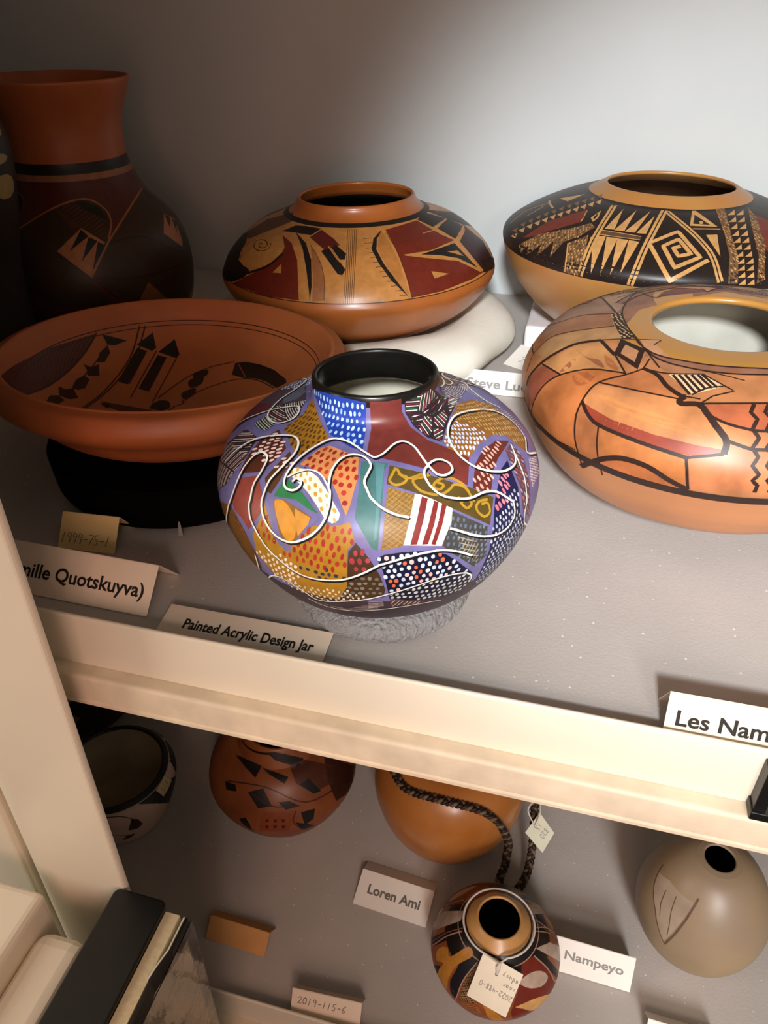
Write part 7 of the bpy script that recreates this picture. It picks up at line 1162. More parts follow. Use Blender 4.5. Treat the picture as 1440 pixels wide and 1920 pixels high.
('f','120c0a',2,"-50.3,139.2 -40.2,141.4 -38.2,134.9 -36.2,128.1 -34.2,121 -41.1,122.8 -45.5,131.4"),
('f','4a2416',1,"-58.1,176.1 -49.7,172.5 -41.8,168.1 -34.3,162.9 -28.7,157.2 -24.2,151.6 -19.9,145.7 -15.8,139.3 -11.7,132.3 -16,128.7 -19.8,124.6 -23.2,120 -29.3,122 -35.2,123 -41,123.3 -44.8,130 -49,136.2 -53.4,141.9 -54,148.3 -54.5,154.9 -55.2,161.9 -56.5,169"),
('f','35170f',1,"-12,149.5 -8.9,142.1 -5.6,134.1 -1.9,124.9 2.4,113.9 8.8,98.2 4,95.8 0.2,91.6 2.7,82.5 -5,78.9 -12.6,86.5 -19.1,92.3 -24.6,95.2 -25.2,105.3 -25.4,114.2 -25.2,122.4 -23.1,129.8 -20.4,136.8 -16.8,143.4"),
('l','3b1a10',3,1.4,"-122.1,128.9 -112.1,135.4 -102.5,139.5 -92.7,141.5 -87.7,141.6 -82.8,141.2 -77.9,139.5 -73.2,137.4 -68.6,134.3 -64.4,130.7 -60.4,127.2 -56.5,123.4 -52.7,120.7 -49,117.7 -45,116.5 -41,115 -36.7,114.6 -32.2,113.7 -27.5,112.8 -22.6,111.3 -17.6,108.6 -12.2,104.9"),
('l','3b1a10',3,1.2,"-96.2,132.2 -91.1,129.7 -86.4,126.5 -81.9,123.2 -77.3,120.8 -72.2,119.6 -66.6,119 -61,118.2 -55.4,116.4"),
('l','3b1a10',3,1.2,"-58,111.3 -58.9,108.4 -60,105.4 -60.7,102.3 -60.9,99.1 -60.2,95.7 -59,92.2 -57.5,88.1 -56,82.7"),
('f','3b1a10',3,"-81.2,104.3 -78.9,104.6 -79,100.5 -81.3,100.1"),
('f','3b1a10',3,"-81.3,95.8 -79.1,96.1 -79.3,91.4 -81.5,91"),
('f','3b1a10',3,"-75.1,104.8 -72.9,104.7 -73,100.6 -75.2,100.7"),
('f','3b1a10',3,"-75.4,96.4 -73.2,96.3 -73.4,91.7 -75.6,91.7"),
('f','3b1a10',3,"-69.2,104.3 -66.9,103.8 -67.2,99.7 -69.3,100.2"),
('f','3b1a10',3,"-69.5,95.9 -67.4,95.4 -67.6,90.7 -69.8,91.2"),
('f','7a3a1c',1,"-83.3,114.1 -77.8,114.1 -72.4,113.3 -67.2,111.8 -62,109.6 -62.9,102.2 -63.7,94 -64.4,83.1 -68.9,85.2 -73.5,86.1 -78,86 -82.8,84.7 -87.9,81.6 -85.8,95.6 -84.4,105.4"),
],
'H': [
('b','1c1412/0.35',1,88.7,117.4),
('b','a98672',2,114.2,115.2),
('b','a98672',2,106.1,107.1),
('b','8a4a26/0.35',1,0.0,64.3),
('f','b39a88/0.35',2,"-192.2,78.3 -189.5,92.9 -188.3,104.1 -188,114 -172.2,109.4 -171.6,102.1 -172,93.9 -173,84.5 -174.7,73.7 -183.8,58.9 -186.8,71.8"),
('f','1c1412/0.35',2,"-171,62.3 -167.7,79 -166.1,91.3 -164.9,99.3 -164.1,106.5 -163.3,113.6 -153.2,110.7 -154.2,103.5 -155.6,95.7 -157.3,87.1 -159.2,77.6 -161.7,66.4"),
('l','a98672',3,1.4,"-163.7,61.9 -162.1,71.2 -161.6,78.2 -161.3,84.6 -160.7,90.6 -159.8,96.2 -158.5,101.3 -157.1,106.1 -155.9,110.6"),
('l','7a4a2c',3,1.2,"-167.1,62.5 -165.6,71.7 -165.1,78.7 -164.8,85.1 -164.3,91.2 -163.4,96.9 -162.2,102.2 -161,107.1 -159.7,112"),
('f','6e2316/0.35',2,"-220.2,66.1 -221.1,75.9 -225.7,82.2 -231.9,84.9 -239.9,92.6 -250.4,93.6 -248.2,117.9 -231,122.4 -216.1,120.4 -209.5,114.5 -204.2,108.5 -199.7,102.6 -197.6,90 -198.6,72.3 -207.1,73"),
('f','b5782e/0.35',2,"-155,71.1 -155.5,73.1 -155.6,75.6 -155.3,78.2 -154.8,80.6 -153.9,82.8 -152.6,84.9 -151,86.7 -149.2,87.9 -147.1,87.6 -144.8,86.3 -142.7,85.4 -140.6,86.7 -138.8,91.5 -136.9,98.5 -135,105.1 -132.6,109.2 -129,110.6 -124.8,110.3 -121.5,108.7 -120.2,106.3 -121.5,103 -124.5,98.5 -127.5,93.2 -129.4,88.1 -130,83.4 -130,78.7 -129.8,74.1 -129.5,70.1 -128.8,66.6 -127.7,63.5 -127,60.4 -127.5,57.1 -129.6,52.9 -136.4,46.7 -136,46.7 -138,46.7 -141.9,49.1 -141.9,49.1 -142.3,54.5 -142.3,59.7 -142.1,64.4 -141.6,69 -141.2,72.9 -141.6,74.9 -143.1,74.3 -145.1,71.9 -147.3,69 -149.2,67.2 -150.9,67.2 -152.5,68.1 -154,69.5"),
('f','15131c',2,"-149.9,58 -142.8,68.9 -141.2,61.3 -142.5,49.1 -149.4,51.6 -149.9,51.6 -156.7,54"),
('f','15131c',2,"-118.5,104.6 -110.6,105 -112.9,98.2 -114.9,90.9 -116.7,83.3 -116.5,75.7 -116.5,67.4 -117.5,54.7 -123.7,60.8 -127.4,70.5 -127.4,80.4 -127.9,89.6 -123.5,97.4"),
('f','3f2a1c',2,"-110.2,104.4 -98.6,106.1 -98.9,100.8 -99.2,95.4 -99.4,89.8 -98.8,82.8 -98.2,75.6 -97.8,67.8 -103.2,66.4 -108.7,64.1 -114.2,60.4 -114.5,68.7 -115.1,75.5 -116,82 -114.3,89.8 -112.3,97.3"),
('h',['a57a4a'],3,"-110.2,104.4 -98.6,106.1 -98.9,100.8 -99.2,95.4 -99.4,89.8 -98.8,82.8 -98.2,75.6 -97.8,67.8 -103.2,66.4 -108.7,64.1 -114.2,60.4 -114.5,68.7 -115.1,75.5 -116,82 -114.3,89.8 -112.3,97.3",45,2.2,0.6),
('h',['a57a4a'],3,"-110.2,104.4 -98.6,106.1 -98.9,100.8 -99.2,95.4 -99.4,89.8 -98.8,82.8 -98.2,75.6 -97.8,67.8 -103.2,66.4 -108.7,64.1 -114.2,60.4 -114.5,68.7 -115.1,75.5 -116,82 -114.3,89.8 -112.3,97.3",-45,2.2,0.6),
('l','a98672',3,1.2,"-110.6,105 -112.6,99.4 -114.4,93.5 -115.9,87.4 -116.7,81.4 -116.9,75.5 -116.6,69.5 -116.4,63 -118.2,47.1"),
('f','b5782e/0.35',2,"-93.5,69.9 -88.1,68.2 -82.8,65.7 -78.2,60.9 -73,50 -80.9,39.6 -87.8,56 -90.6,64.3"),
('h',['a57a4a'],3,"-114,57.6 -108.3,62.1 -102.9,64.6 -97.5,66 -92.4,61.1 -87.5,50.3 -93.3,43.3 -108.5,36.8 -104.2,46.9 -108.8,54.7",45,2.2,0.6),
('f','6e2316/0.35',2,"-46.6,107.6 -36.5,106.5 -26.4,104 -23.7,95.4 -20.8,85.7 -20.8,75.7 -19.5,63.2 -22,54 -24.1,54 -31.5,51.6 -32.6,51.6 -40.1,49.1 -45.9,46.7 -53.1,47.7 -59.6,51.5 -64.7,49.4 -64.7,39.3 -69,64.5 -66.5,72.8 -63.8,79 -60.6,84.8 -56.9,90.3 -54.3,96.4 -51,102.2"),
('f','b39a88/0.35',3,"-53.7,94.1 -50.9,94.7 -47.1,95.1 -42.9,95 -39.1,94.3 -35.6,93.1 -32.3,91.2 -29.4,89 -27.1,86.6 -25.5,84 -24.5,81.1 -24.1,78.5 -24.5,76.7 -26,75.7 -28.3,75.2 -31.1,75.2 -34,75.7 -37.1,76.9 -40.6,78.6 -44,80.4 -47.1,82.1 -50,84.1 -52.9,86.4 -55.4,88.6 -56.9,90.3 -57.3,91.5 -56.8,92.5 -55.6,93.4"),
('f','c7955a/0.35',3,"-65.1,69.8 -59.7,71 -54,71.4 -48.2,71 -41,68.5 -33.4,63.9 -24.2,54 -23.3,54 -32.1,51.6 -40.2,49.1 -48.9,56 -57.5,65.4"),
('f','1c1412/0.35',2,"-25.7,104.5 -19.3,98.4 -13.3,91.1 -12.5,83.6 -11.3,75.3 -9.3,65.1 -13.3,57.6 -18.2,75.3 -20.2,86.2 -23.1,95.9"),
('l','a98672',3,1.4,"-26.4,104 -24.7,99.1 -22.8,93.8 -21.2,88.2 -20,82.7 -19.6,77.3 -19.6,72.1 -19.4,66.3 -15.5,56.5"),
('f','b39a88/0.35',2,"-17,106.3 -6.1,99.7 4.3,89.6 8.1,78 13.1,61.3 13,61.3 0.7,58.9 -7.7,83.8 -12.4,96.1"),
('f','b39a88/0.35',2,"47.6,112.2 46.5,99.7 49.8,74.5 40.5,71.8 34.6,96.7 32.6,109.4"),
('l','a98672',3,1.2,"11.7,109 13.6,105.7 15.6,102 17.5,97.8 18.9,93 19.7,87.6 20.2,81.3 21.1,73.8 25.5,63.7"),
('l','a98672',3,1.0,"5.7,110.4 7.7,106.3 9.9,101.8 12.1,96.7 13.7,91.5 14.6,86.6 15.1,81.9 15.5,77 16.4,70.9"),
('f','1c1412/0.35',2,"-264.8,102 -273.2,105.1 -282,105.6 -290.3,103.8 -297.4,99.5 -302.6,91.8 -308.4,76 -310.7,102.1 -308.7,116.6 -296.5,121.5 -281.1,120.8 -271.5,110.6"),
('f','5a3a2c',2,"88.6,94 78.7,95.3 69.9,89.9 61.7,90.3 55,86 58.9,108 69.4,107.4 79.7,103.7"),
],
}


def unpack(v):
    if isinstance(v, str) and ',' in v:
        return [tuple(float(c) for c in p.split(',')) for p in v.split(' ')]
    return v


DESIGN = {k: [tuple(unpack(v) for v in it) for it in items] for k, items in RAW.items()}

POTS = {
'A': dict(key='A', loc=(-0.1119, 0.4173, 0.0239), tilt=(-0.72, -1.76), th0=-75, prof=[(0.0291, 0.0000), (0.0312, 0.0002), (0.0334, 0.0004), (0.0356, 0.0005), (0.0378, 0.0006), (0.0400, 0.0007), (0.0422, 0.0008), (0.0444, 0.0010), (0.0465, 0.0012), (0.0486, 0.0014), (0.0507, 0.0018), (0.0528, 0.0023), (0.0548, 0.0029), (0.0568, 0.0036), (0.0587, 0.0044), (0.0607, 0.0052), (0.0626, 0.0061), (0.0645, 0.0071), (0.0663, 0.0081), (0.0682, 0.0093), (0.0700, 0.0105), (0.0717, 0.0118), (0.0735, 0.0132), (0.0752, 0.0146), (0.0768, 0.0162), (0.0785, 0.0179), (0.0801, 0.0197), (0.0817, 0.0216), (0.0833, 0.0236), (0.0848, 0.0256), (0.0863, 0.0278), (0.0878, 0.0300), (0.0892, 0.0323), (0.0906, 0.0346), (0.0919, 0.0369), (0.0931, 0.0392), (0.0943, 0.0415), (0.0954, 0.0439), (0.0964, 0.0463), (0.0975, 0.0488), (0.0985, 0.0514), (0.0994, 0.0540), (0.1002, 0.0566), (0.1010, 0.0592), (0.1017, 0.0618), (0.1023, 0.0644), (0.1028, 0.0669), (0.1032, 0.0693), (0.1035, 0.0716), (0.1037, 0.0738), (0.1038, 0.0760), (0.1038, 0.0781), (0.1037, 0.0802), (0.1036, 0.0822), (0.1033, 0.0842), (0.1030, 0.0862), (0.1025, 0.0882), (0.1019, 0.0901), (0.1012, 0.0920), (0.1004, 0.0939), (0.0994, 0.0958), (0.0983, 0.0978), (0.0970, 0.0997), (0.0955, 0.1017), (0.0939, 0.1037), (0.0921, 0.1057), (0.0903, 0.1076), (0.0884, 0.1095), (0.0865, 0.1113), (0.0845, 0.1130), (0.0825, 0.1146), (0.0804, 0.1161), (0.0785, 0.1174), (0.0764, 0.1185), (0.0742, 0.1195), (0.0720, 0.1204), (0.0696, 0.1211), (0.0672, 0.1218), (0.0648, 0.1224), (0.0625, 0.1229), (0.0602, 0.1234), (0.0580, 0.1239), (0.0559, 0.1244), (0.0541, 0.1249), (0.0524, 0.1254), (0.0509, 0.1260), (0.0495, 0.1264), (0.0483, 0.1268), (0.0471, 0.1272), (0.0461, 0.1275), (0.0451, 0.1279), (0.0442, 0.1282), (0.0435, 0.1286), (0.0427, 0.1291), (0.0420, 0.1297), (0.0414, 0.1303), (0.0408, 0.1310), (0.0403, 0.1319), (0.0399, 0.1329), (0.0396, 0.1339), (0.0394, 0.1351), (0.0393, 0.1362), (0.0391, 0.1375), (0.0391, 0.1387), (0.0390, 0.1400), (0.0389, 0.1413), (0.0389, 0.1425), (0.0388, 0.1437), (0.0386, 0.1449)]),
'B': dict(key='B', loc=(-0.2566, 0.8640, 0.0300), tilt=(0.66, -1.30), th0=-74, prof=[(0.0626, 0.0000), (0.0658, 0.0011), (0.0689, 0.0022), (0.0721, 0.0033), (0.0753, 0.0043), (0.0784, 0.0054), (0.0816, 0.0064), (0.0848, 0.0075), (0.0879, 0.0086), (0.0911, 0.0098), (0.0942, 0.0111), (0.0973, 0.0124), (0.1003, 0.0139), (0.1034, 0.0155), (0.1065, 0.0171), (0.1096, 0.0188), (0.1128, 0.0206), (0.1159, 0.0225), (0.1190, 0.0244), (0.1221, 0.0263), (0.1250, 0.0283), (0.1278, 0.0303), (0.1306, 0.0323), (0.1331, 0.0344), (0.1355, 0.0364), (0.1378, 0.0385), (0.1399, 0.0407), (0.1420, 0.0430), (0.1440, 0.0453), (0.1459, 0.0477), (0.1476, 0.0501), (0.1493, 0.0524), (0.1508, 0.0547), (0.1521, 0.0569), (0.1533, 0.0590), (0.1543, 0.0610), (0.1552, 0.0628), (0.1558, 0.0644), (0.1563, 0.0659), (0.1565, 0.0673), (0.1566, 0.0685), (0.1566, 0.0697), (0.1564, 0.0708), (0.1561, 0.0719), (0.1557, 0.0730), (0.1553, 0.0741), (0.1548, 0.0752), (0.1542, 0.0764), (0.1537, 0.0777), (0.1531, 0.0790), (0.1525, 0.0804), (0.1519, 0.0818), (0.1511, 0.0832), (0.1503, 0.0846), (0.1495, 0.0860), (0.1485, 0.0875), (0.1475, 0.0890), (0.1463, 0.0905), (0.1451, 0.0920), (0.1437, 0.0935), (0.1423, 0.0951), (0.1407, 0.0967), (0.1390, 0.0985), (0.1371, 0.1003), (0.1351, 0.1021), (0.1331, 0.1040), (0.1309, 0.1058), (0.1288, 0.1077), (0.1265, 0.1095), (0.1242, 0.1112), (0.1220, 0.1129), (0.1197, 0.1144), (0.1175, 0.1158), (0.1152, 0.1171), (0.1129, 0.1183), (0.1104, 0.1194), (0.1079, 0.1204), (0.1054, 0.1213), (0.1028, 0.1222), (0.1003, 0.1231), (0.0979, 0.1239), (0.0956, 0.1247), (0.0934, 0.1255), (0.0913, 0.1262), (0.0894, 0.1270), (0.0877, 0.1278), (0.0860, 0.1285), (0.0845, 0.1291), (0.0831, 0.1298), (0.0817, 0.1304), (0.0805, 0.1310), (0.0793, 0.1315), (0.0782, 0.1321), (0.0771, 0.1326), (0.0762, 0.1331), (0.0752, 0.1337), (0.0743, 0.1342), (0.0735, 0.1347), (0.0727, 0.1352), (0.0720, 0.1357), (0.0714, 0.1361), (0.0709, 0.1366), (0.0704, 0.1370), (0.0700, 0.1375), (0.0695, 0.1379), (0.0692, 0.1384), (0.0688, 0.1388), (0.0684, 0.1393), (0.0680, 0.1398), (0.0676, 0.1403), (0.0673, 0.1408), (0.0670, 0.1414), (0.0667, 0.1419), (0.0664, 0.1425), (0.0662, 0.1430), (0.0660, 0.1436), (0.0658, 0.1442), (0.0655, 0.1447), (0.0653, 0.1453), (0.0651, 0.1459), (0.0648, 0.1464)]),
'C': dict(key='C', loc=(0.0732, 0.9371, 0.0400), tilt=(0.00, 0.00), th0=-94, prof=[(0.0954, 0.0000), (0.1004, 0.0012), (0.1053, 0.0029), (0.1100, 0.0051), (0.1146, 0.0076), (0.1190, 0.0104), (0.1232, 0.0134), (0.1273, 0.0167), (0.1312, 0.0200), (0.1350, 0.0236), (0.1387, 0.0273), (0.1422, 0.0311), (0.1457, 0.0350), (0.1489, 0.0390), (0.1521, 0.0432), (0.1551, 0.0474), (0.1580, 0.0518), (0.1607, 0.0562), (0.1633, 0.0607), (0.1657, 0.0653), (0.1679, 0.0700), (0.1700, 0.0748), (0.1718, 0.0796), (0.1735, 0.0846), (0.1747, 0.0896), (0.1753, 0.0946), (0.1743, 0.0991), (0.1713, 0.1029), (0.1673, 0.1062), (0.1631, 0.1091), (0.1587, 0.1119), (0.1542, 0.1146), (0.1497, 0.1171), (0.1451, 0.1195), (0.1404, 0.1219), (0.1357, 0.1241), (0.1310, 0.1263), (0.1262, 0.1284), (0.1214, 0.1303), (0.1166, 0.1323), (0.1117, 0.1341), (0.1068, 0.1358), (0.1018, 0.1374), (0.0968, 0.1389), (0.0918, 0.1401), (0.0867, 0.1412), (0.0823, 0.1436), (0.0779, 0.1459), (0.0734, 0.1483), (0.0690, 0.1507)], split=45),
'D': dict(key='D', loc=(0.1123, 0.6149, 0.0360), tilt=(1.17, -1.73), th0=-100, prof=[(0.0900, 0.0000), (0.0923, 0.0003), (0.0946, 0.0004), (0.0970, 0.0005), (0.0994, 0.0006), (0.1017, 0.0007), (0.1041, 0.0008), (0.1064, 0.0010), (0.1087, 0.0013), (0.1109, 0.0016), (0.1131, 0.0021), (0.1151, 0.0028), (0.1170, 0.0036), (0.1188, 0.0046), (0.1205, 0.0059), (0.1222, 0.0072), (0.1238, 0.0087), (0.1253, 0.0104), (0.1268, 0.0120), (0.1282, 0.0138), (0.1295, 0.0156), (0.1308, 0.0174), (0.1320, 0.0192), (0.1332, 0.0210), (0.1344, 0.0227), (0.1355, 0.0244), (0.1365, 0.0261), (0.1374, 0.0278), (0.1383, 0.0296), (0.1392, 0.0314), (0.1400, 0.0332), (0.1407, 0.0350), (0.1414, 0.0368), (0.1421, 0.0385), (0.1428, 0.0403), (0.1435, 0.0420), (0.1442, 0.0437), (0.1449, 0.0453), (0.1455, 0.0469), (0.1462, 0.0485), (0.1469, 0.0501), (0.1475, 0.0517), (0.1481, 0.0532), (0.1487, 0.0548), (0.1492, 0.0563), (0.1497, 0.0578), (0.1501, 0.0592), (0.1504, 0.0607), (0.1507, 0.0621), (0.1509, 0.0635), (0.1511, 0.0648), (0.1512, 0.0660), (0.1513, 0.0673), (0.1514, 0.0684), (0.1514, 0.0696), (0.1513, 0.0708), (0.1512, 0.0721), (0.1509, 0.0733), (0.1505, 0.0746), (0.1501, 0.0760), (0.1495, 0.0774), (0.1488, 0.0789), (0.1479, 0.0806), (0.1470, 0.0823), (0.1459, 0.0841), (0.1448, 0.0859), (0.1436, 0.0877), (0.1423, 0.0896), (0.1409, 0.0914), (0.1395, 0.0931), (0.1380, 0.0947), (0.1365, 0.0963), (0.1350, 0.0977), (0.1334, 0.0989), (0.1318, 0.1002), (0.1301, 0.1013), (0.1284, 0.1023), (0.1267, 0.1034), (0.1248, 0.1043), (0.1229, 0.1052), (0.1210, 0.1061), (0.1190, 0.1069), (0.1169, 0.1078), (0.1147, 0.1086), (0.1125, 0.1094), (0.1102, 0.1101), (0.1077, 0.1109), (0.1051, 0.1116), (0.1024, 0.1123), (0.0996, 0.1130), (0.0968, 0.1136), (0.0940, 0.1142), (0.0912, 0.1148), (0.0885, 0.1153), (0.0859, 0.1158), (0.0834, 0.1162), (0.0810, 0.1166), (0.0788, 0.1168), (0.0766, 0.1171), (0.0746, 0.1172), (0.0726, 0.1173), (0.0707, 0.1174), (0.0688, 0.1174), (0.0669, 0.1174), (0.0651, 0.1174), (0.0633, 0.1174), (0.0614, 0.1174), (0.0595, 0.1174), (0.0576, 0.1174)]),
'E': dict(key='E', loc=(-0.3348, 0.5504, 0.0473), tilt=(-2.76, 0.89), th0=-59, prof=[(0.0897, 0.0000), (0.0914, 0.0010), (0.0932, 0.0019), (0.0950, 0.0028), (0.0968, 0.0037), (0.0985, 0.0046), (0.1003, 0.0055), (0.1021, 0.0065), (0.1038, 0.0074), (0.1055, 0.0084), (0.1072, 0.0095), (0.1088, 0.0106), (0.1104, 0.0117), (0.1119, 0.0129), (0.1134, 0.0142), (0.1148, 0.0156), (0.1162, 0.0170), (0.1176, 0.0185), (0.1189, 0.0200), (0.1202, 0.0215), (0.1216, 0.0229), (0.1229, 0.0244), (0.1242, 0.0257), (0.1256, 0.0271), (0.1270, 0.0283), (0.1285, 0.0295), (0.1300, 0.0306), (0.1315, 0.0317), (0.1331, 0.0328), (0.1347, 0.0338), (0.1362, 0.0348), (0.1378, 0.0358), (0.1392, 0.0367), (0.1406, 0.0377), (0.1419, 0.0386), (0.1431, 0.0395), (0.1442, 0.0404), (0.1452, 0.0413), (0.1460, 0.0421), (0.1468, 0.0429), (0.1476, 0.0437), (0.1482, 0.0445), (0.1488, 0.0452), (0.1493, 0.0460), (0.1497, 0.0467), (0.1501, 0.0475), (0.1504, 0.0483), (0.1506, 0.0491), (0.1508, 0.0500), (0.1509, 0.0509), (0.1509, 0.0519), (0.1507, 0.0530), (0.1506, 0.0540), (0.1503, 0.0551), (0.1500, 0.0562), (0.1496, 0.0573), (0.1492, 0.0583), (0.1487, 0.0592), (0.1483, 0.0601), (0.1478, 0.0609), (0.1473, 0.0616), (0.1468, 0.0622), (0.1462, 0.0626), (0.1456, 0.0630), (0.1449, 0.0633), (0.1442, 0.0635), (0.1434, 0.0637), (0.1427, 0.0639), (0.1419, 0.0640), (0.1412, 0.0642), (0.1404, 0.0644), (0.1397, 0.0646), (0.1390, 0.0648)]),
'F': dict(key='F', loc=(-0.5747, 0.8037, 0.0000), tilt=(0.00, 0.00), th0=-54, prof=[(0.0615, 0.0000), (0.0636, 0.0008), (0.0657, 0.0014), (0.0678, 0.0019), (0.0698, 0.0025), (0.0719, 0.0030), (0.0740, 0.0035), (0.0761, 0.0041), (0.0782, 0.0049), (0.0803, 0.0059), (0.0824, 0.0070), (0.0845, 0.0085), (0.0866, 0.0102), (0.0888, 0.0122), (0.0911, 0.0145), (0.0935, 0.0170), (0.0959, 0.0196), (0.0983, 0.0225), (0.1007, 0.0255), (0.1030, 0.0286), (0.1052, 0.0319), (0.1073, 0.0353), (0.1093, 0.0388), (0.1110, 0.0423), (0.1125, 0.0459), (0.1138, 0.0496), (0.1150, 0.0536), (0.1160, 0.0578), (0.1169, 0.0621), (0.1176, 0.0665), (0.1182, 0.0709), (0.1187, 0.0754), (0.1191, 0.0799), (0.1194, 0.0843), (0.1195, 0.0887), (0.1195, 0.0929), (0.1194, 0.0969), (0.1192, 0.1008), (0.1188, 0.1047), (0.1184, 0.1085), (0.1178, 0.1122), (0.1171, 0.1159), (0.1162, 0.1195), (0.1153, 0.1231), (0.1142, 0.1266), (0.1130, 0.1301), (0.1116, 0.1335), (0.1101, 0.1368), (0.1085, 0.1401), (0.1066, 0.1433), (0.1045, 0.1464), (0.1020, 0.1495), (0.0994, 0.1525), (0.0967, 0.1554), (0.0938, 0.1583), (0.0910, 0.1611), (0.0882, 0.1639), (0.0856, 0.1667), (0.0831, 0.1694), (0.0808, 0.1722), (0.0788, 0.1749), (0.0770, 0.1777), (0.0754, 0.1804), (0.0739, 0.1832), (0.0725, 0.1860), (0.0712, 0.1887), (0.0700, 0.1914), (0.0690, 0.1941), (0.0680, 0.1966), (0.0671, 0.1991), (0.0662, 0.2014), (0.0655, 0.2035), (0.0648, 0.2055), (0.0642, 0.2072), (0.0638, 0.2087), (0.0634, 0.2100), (0.0632, 0.2111), (0.0630, 0.2121), (0.0630, 0.2131), (0.0630, 0.2140), (0.0630, 0.2150), (0.0630, 0.2161), (0.0631, 0.2173), (0.0631, 0.2188), (0.0632, 0.2205), (0.0632, 0.2224), (0.0632, 0.2245), (0.0632, 0.2267), (0.0633, 0.2291), (0.0633, 0.2315), (0.0634, 0.2340), (0.0636, 0.2366), (0.0638, 0.2393), (0.0641, 0.2420), (0.0645, 0.2447), (0.0650, 0.2475), (0.0656, 0.2502), (0.0664, 0.2530), (0.0673, 0.2559), (0.0683, 0.2588), (0.0695, 0.2618), (0.0707, 0.2648), (0.0720, 0.2678), (0.0733, 0.2709), (0.0746, 0.2740), (0.0760, 0.2771), (0.0773, 0.2802), (0.0786, 0.2833), (0.0798, 0.2863)]),
'G1': dict(key='G1', loc=(-0.4716, 0.4963, -0.5050), tilt=(0.00, 0.00), th0=-46, prof=[(0.0466, 0.0000), (0.0478, 0.0016), (0.0491, 0.0033), (0.0502, 0.0050), (0.0513, 0.0068), (0.0524, 0.0086), (0.0534, 0.0104), (0.0543, 0.0123), (0.0553, 0.0141), (0.0561, 0.0160), (0.0570, 0.0179), (0.0579, 0.0198), (0.0587, 0.0217), (0.0595, 0.0237), (0.0603, 0.0256), (0.0611, 0.0275), (0.0618, 0.0295), (0.0626, 0.0314), (0.0633, 0.0334), (0.0640, 0.0353), (0.0647, 0.0373), (0.0653, 0.0393), (0.0660, 0.0412), (0.0666, 0.0432), (0.0673, 0.0452), (0.0679, 0.0472), (0.0685, 0.0492), (0.0690, 0.0512), (0.0696, 0.0532), (0.0701, 0.0552), (0.0706, 0.0573), (0.0710, 0.0593), (0.0714, 0.0613), (0.0718, 0.0634), (0.0720, 0.0654), (0.0721, 0.0675), (0.0721, 0.0696), (0.0720, 0.0716), (0.0717, 0.0736), (0.0713, 0.0757), (0.0707, 0.0776), (0.0699, 0.0795), (0.0690, 0.0812), (0.0678, 0.0828), (0.0664, 0.0842), (0.0650, 0.0855), (0.0640, 0.0862), (0.0630, 0.0870), (0.0619, 0.0877), (0.0609, 0.0885)], split=45),
'G2': dict(key='G2', loc=(-0.2774, 0.5608, -0.5050), tilt=(0.00, 0.00), th0=-64, prof=[(0.0457, 0.0000), (0.0484, 0.0023), (0.0510, 0.0047), (0.0535, 0.0073), (0.0559, 0.0100), (0.0581, 0.0128), (0.0603, 0.0157), (0.0625, 0.0185), (0.0645, 0.0215), (0.0666, 0.0244), (0.0685, 0.0274), (0.0705, 0.0305), (0.0724, 0.0335), (0.0742, 0.0366), (0.0760, 0.0397), (0.0777, 0.0428), (0.0795, 0.0460), (0.0811, 0.0492), (0.0827, 0.0524), (0.0842, 0.0556), (0.0857, 0.0589), (0.0871, 0.0622), (0.0883, 0.0656), (0.0893, 0.0690), (0.0899, 0.0725), (0.0900, 0.0760), (0.0896, 0.0795), (0.0889, 0.0830), (0.0881, 0.0865), (0.0871, 0.0900), (0.0859, 0.0934), (0.0846, 0.0967), (0.0831, 0.0999), (0.0814, 0.1031), (0.0797, 0.1063), (0.0778, 0.1093), (0.0757, 0.1122), (0.0735, 0.1150), (0.0711, 0.1177), (0.0686, 0.1202), (0.0659, 0.1226), (0.0630, 0.1247), (0.0600, 0.1266), (0.0568, 0.1281), (0.0534, 0.1293), (0.0500, 0.1302), (0.0475, 0.1351), (0.0450, 0.1401), (0.0425, 0.1451), (0.0400, 0.1500)], split=45),
'G3': dict(key='G3', loc=(-0.0740, 0.5903, -0.5050), tilt=(0.00, 0.00), th0=-83, prof=[(0.0576, 0.0000), (0.0607, 0.0020), (0.0636, 0.0043), (0.0662, 0.0070), (0.0685, 0.0099), (0.0706, 0.0130), (0.0725, 0.0163), (0.0742, 0.0196), (0.0759, 0.0230), (0.0774, 0.0264), (0.0789, 0.0299), (0.0803, 0.0334), (0.0815, 0.0369), (0.0827, 0.0405), (0.0838, 0.0441), (0.0849, 0.0477), (0.0858, 0.0514), (0.0867, 0.0550), (0.0875, 0.0587), (0.0883, 0.0624), (0.0889, 0.0661), (0.0895, 0.0698), (0.0900, 0.0735), (0.0903, 0.0773), (0.0905, 0.0810), (0.0905, 0.0848), (0.0903, 0.0886), (0.0899, 0.0923), (0.0894, 0.0960), (0.0887, 0.0997), (0.0877, 0.1033), (0.0866, 0.1069), (0.0853, 0.1105), (0.0838, 0.1139), (0.0821, 0.1173), (0.0802, 0.1205), (0.0781, 0.1236), (0.0758, 0.1265), (0.0733, 0.1293), (0.0705, 0.1318), (0.0675, 0.1340), (0.0643, 0.1360), (0.0609, 0.1375), (0.0574, 0.1387), (0.0537, 0.1395), (0.0500, 0.1400), (0.0475, 0.1450), (0.0450, 0.1500), (0.0425, 0.1550), (0.0400, 0.1600)], split=45),
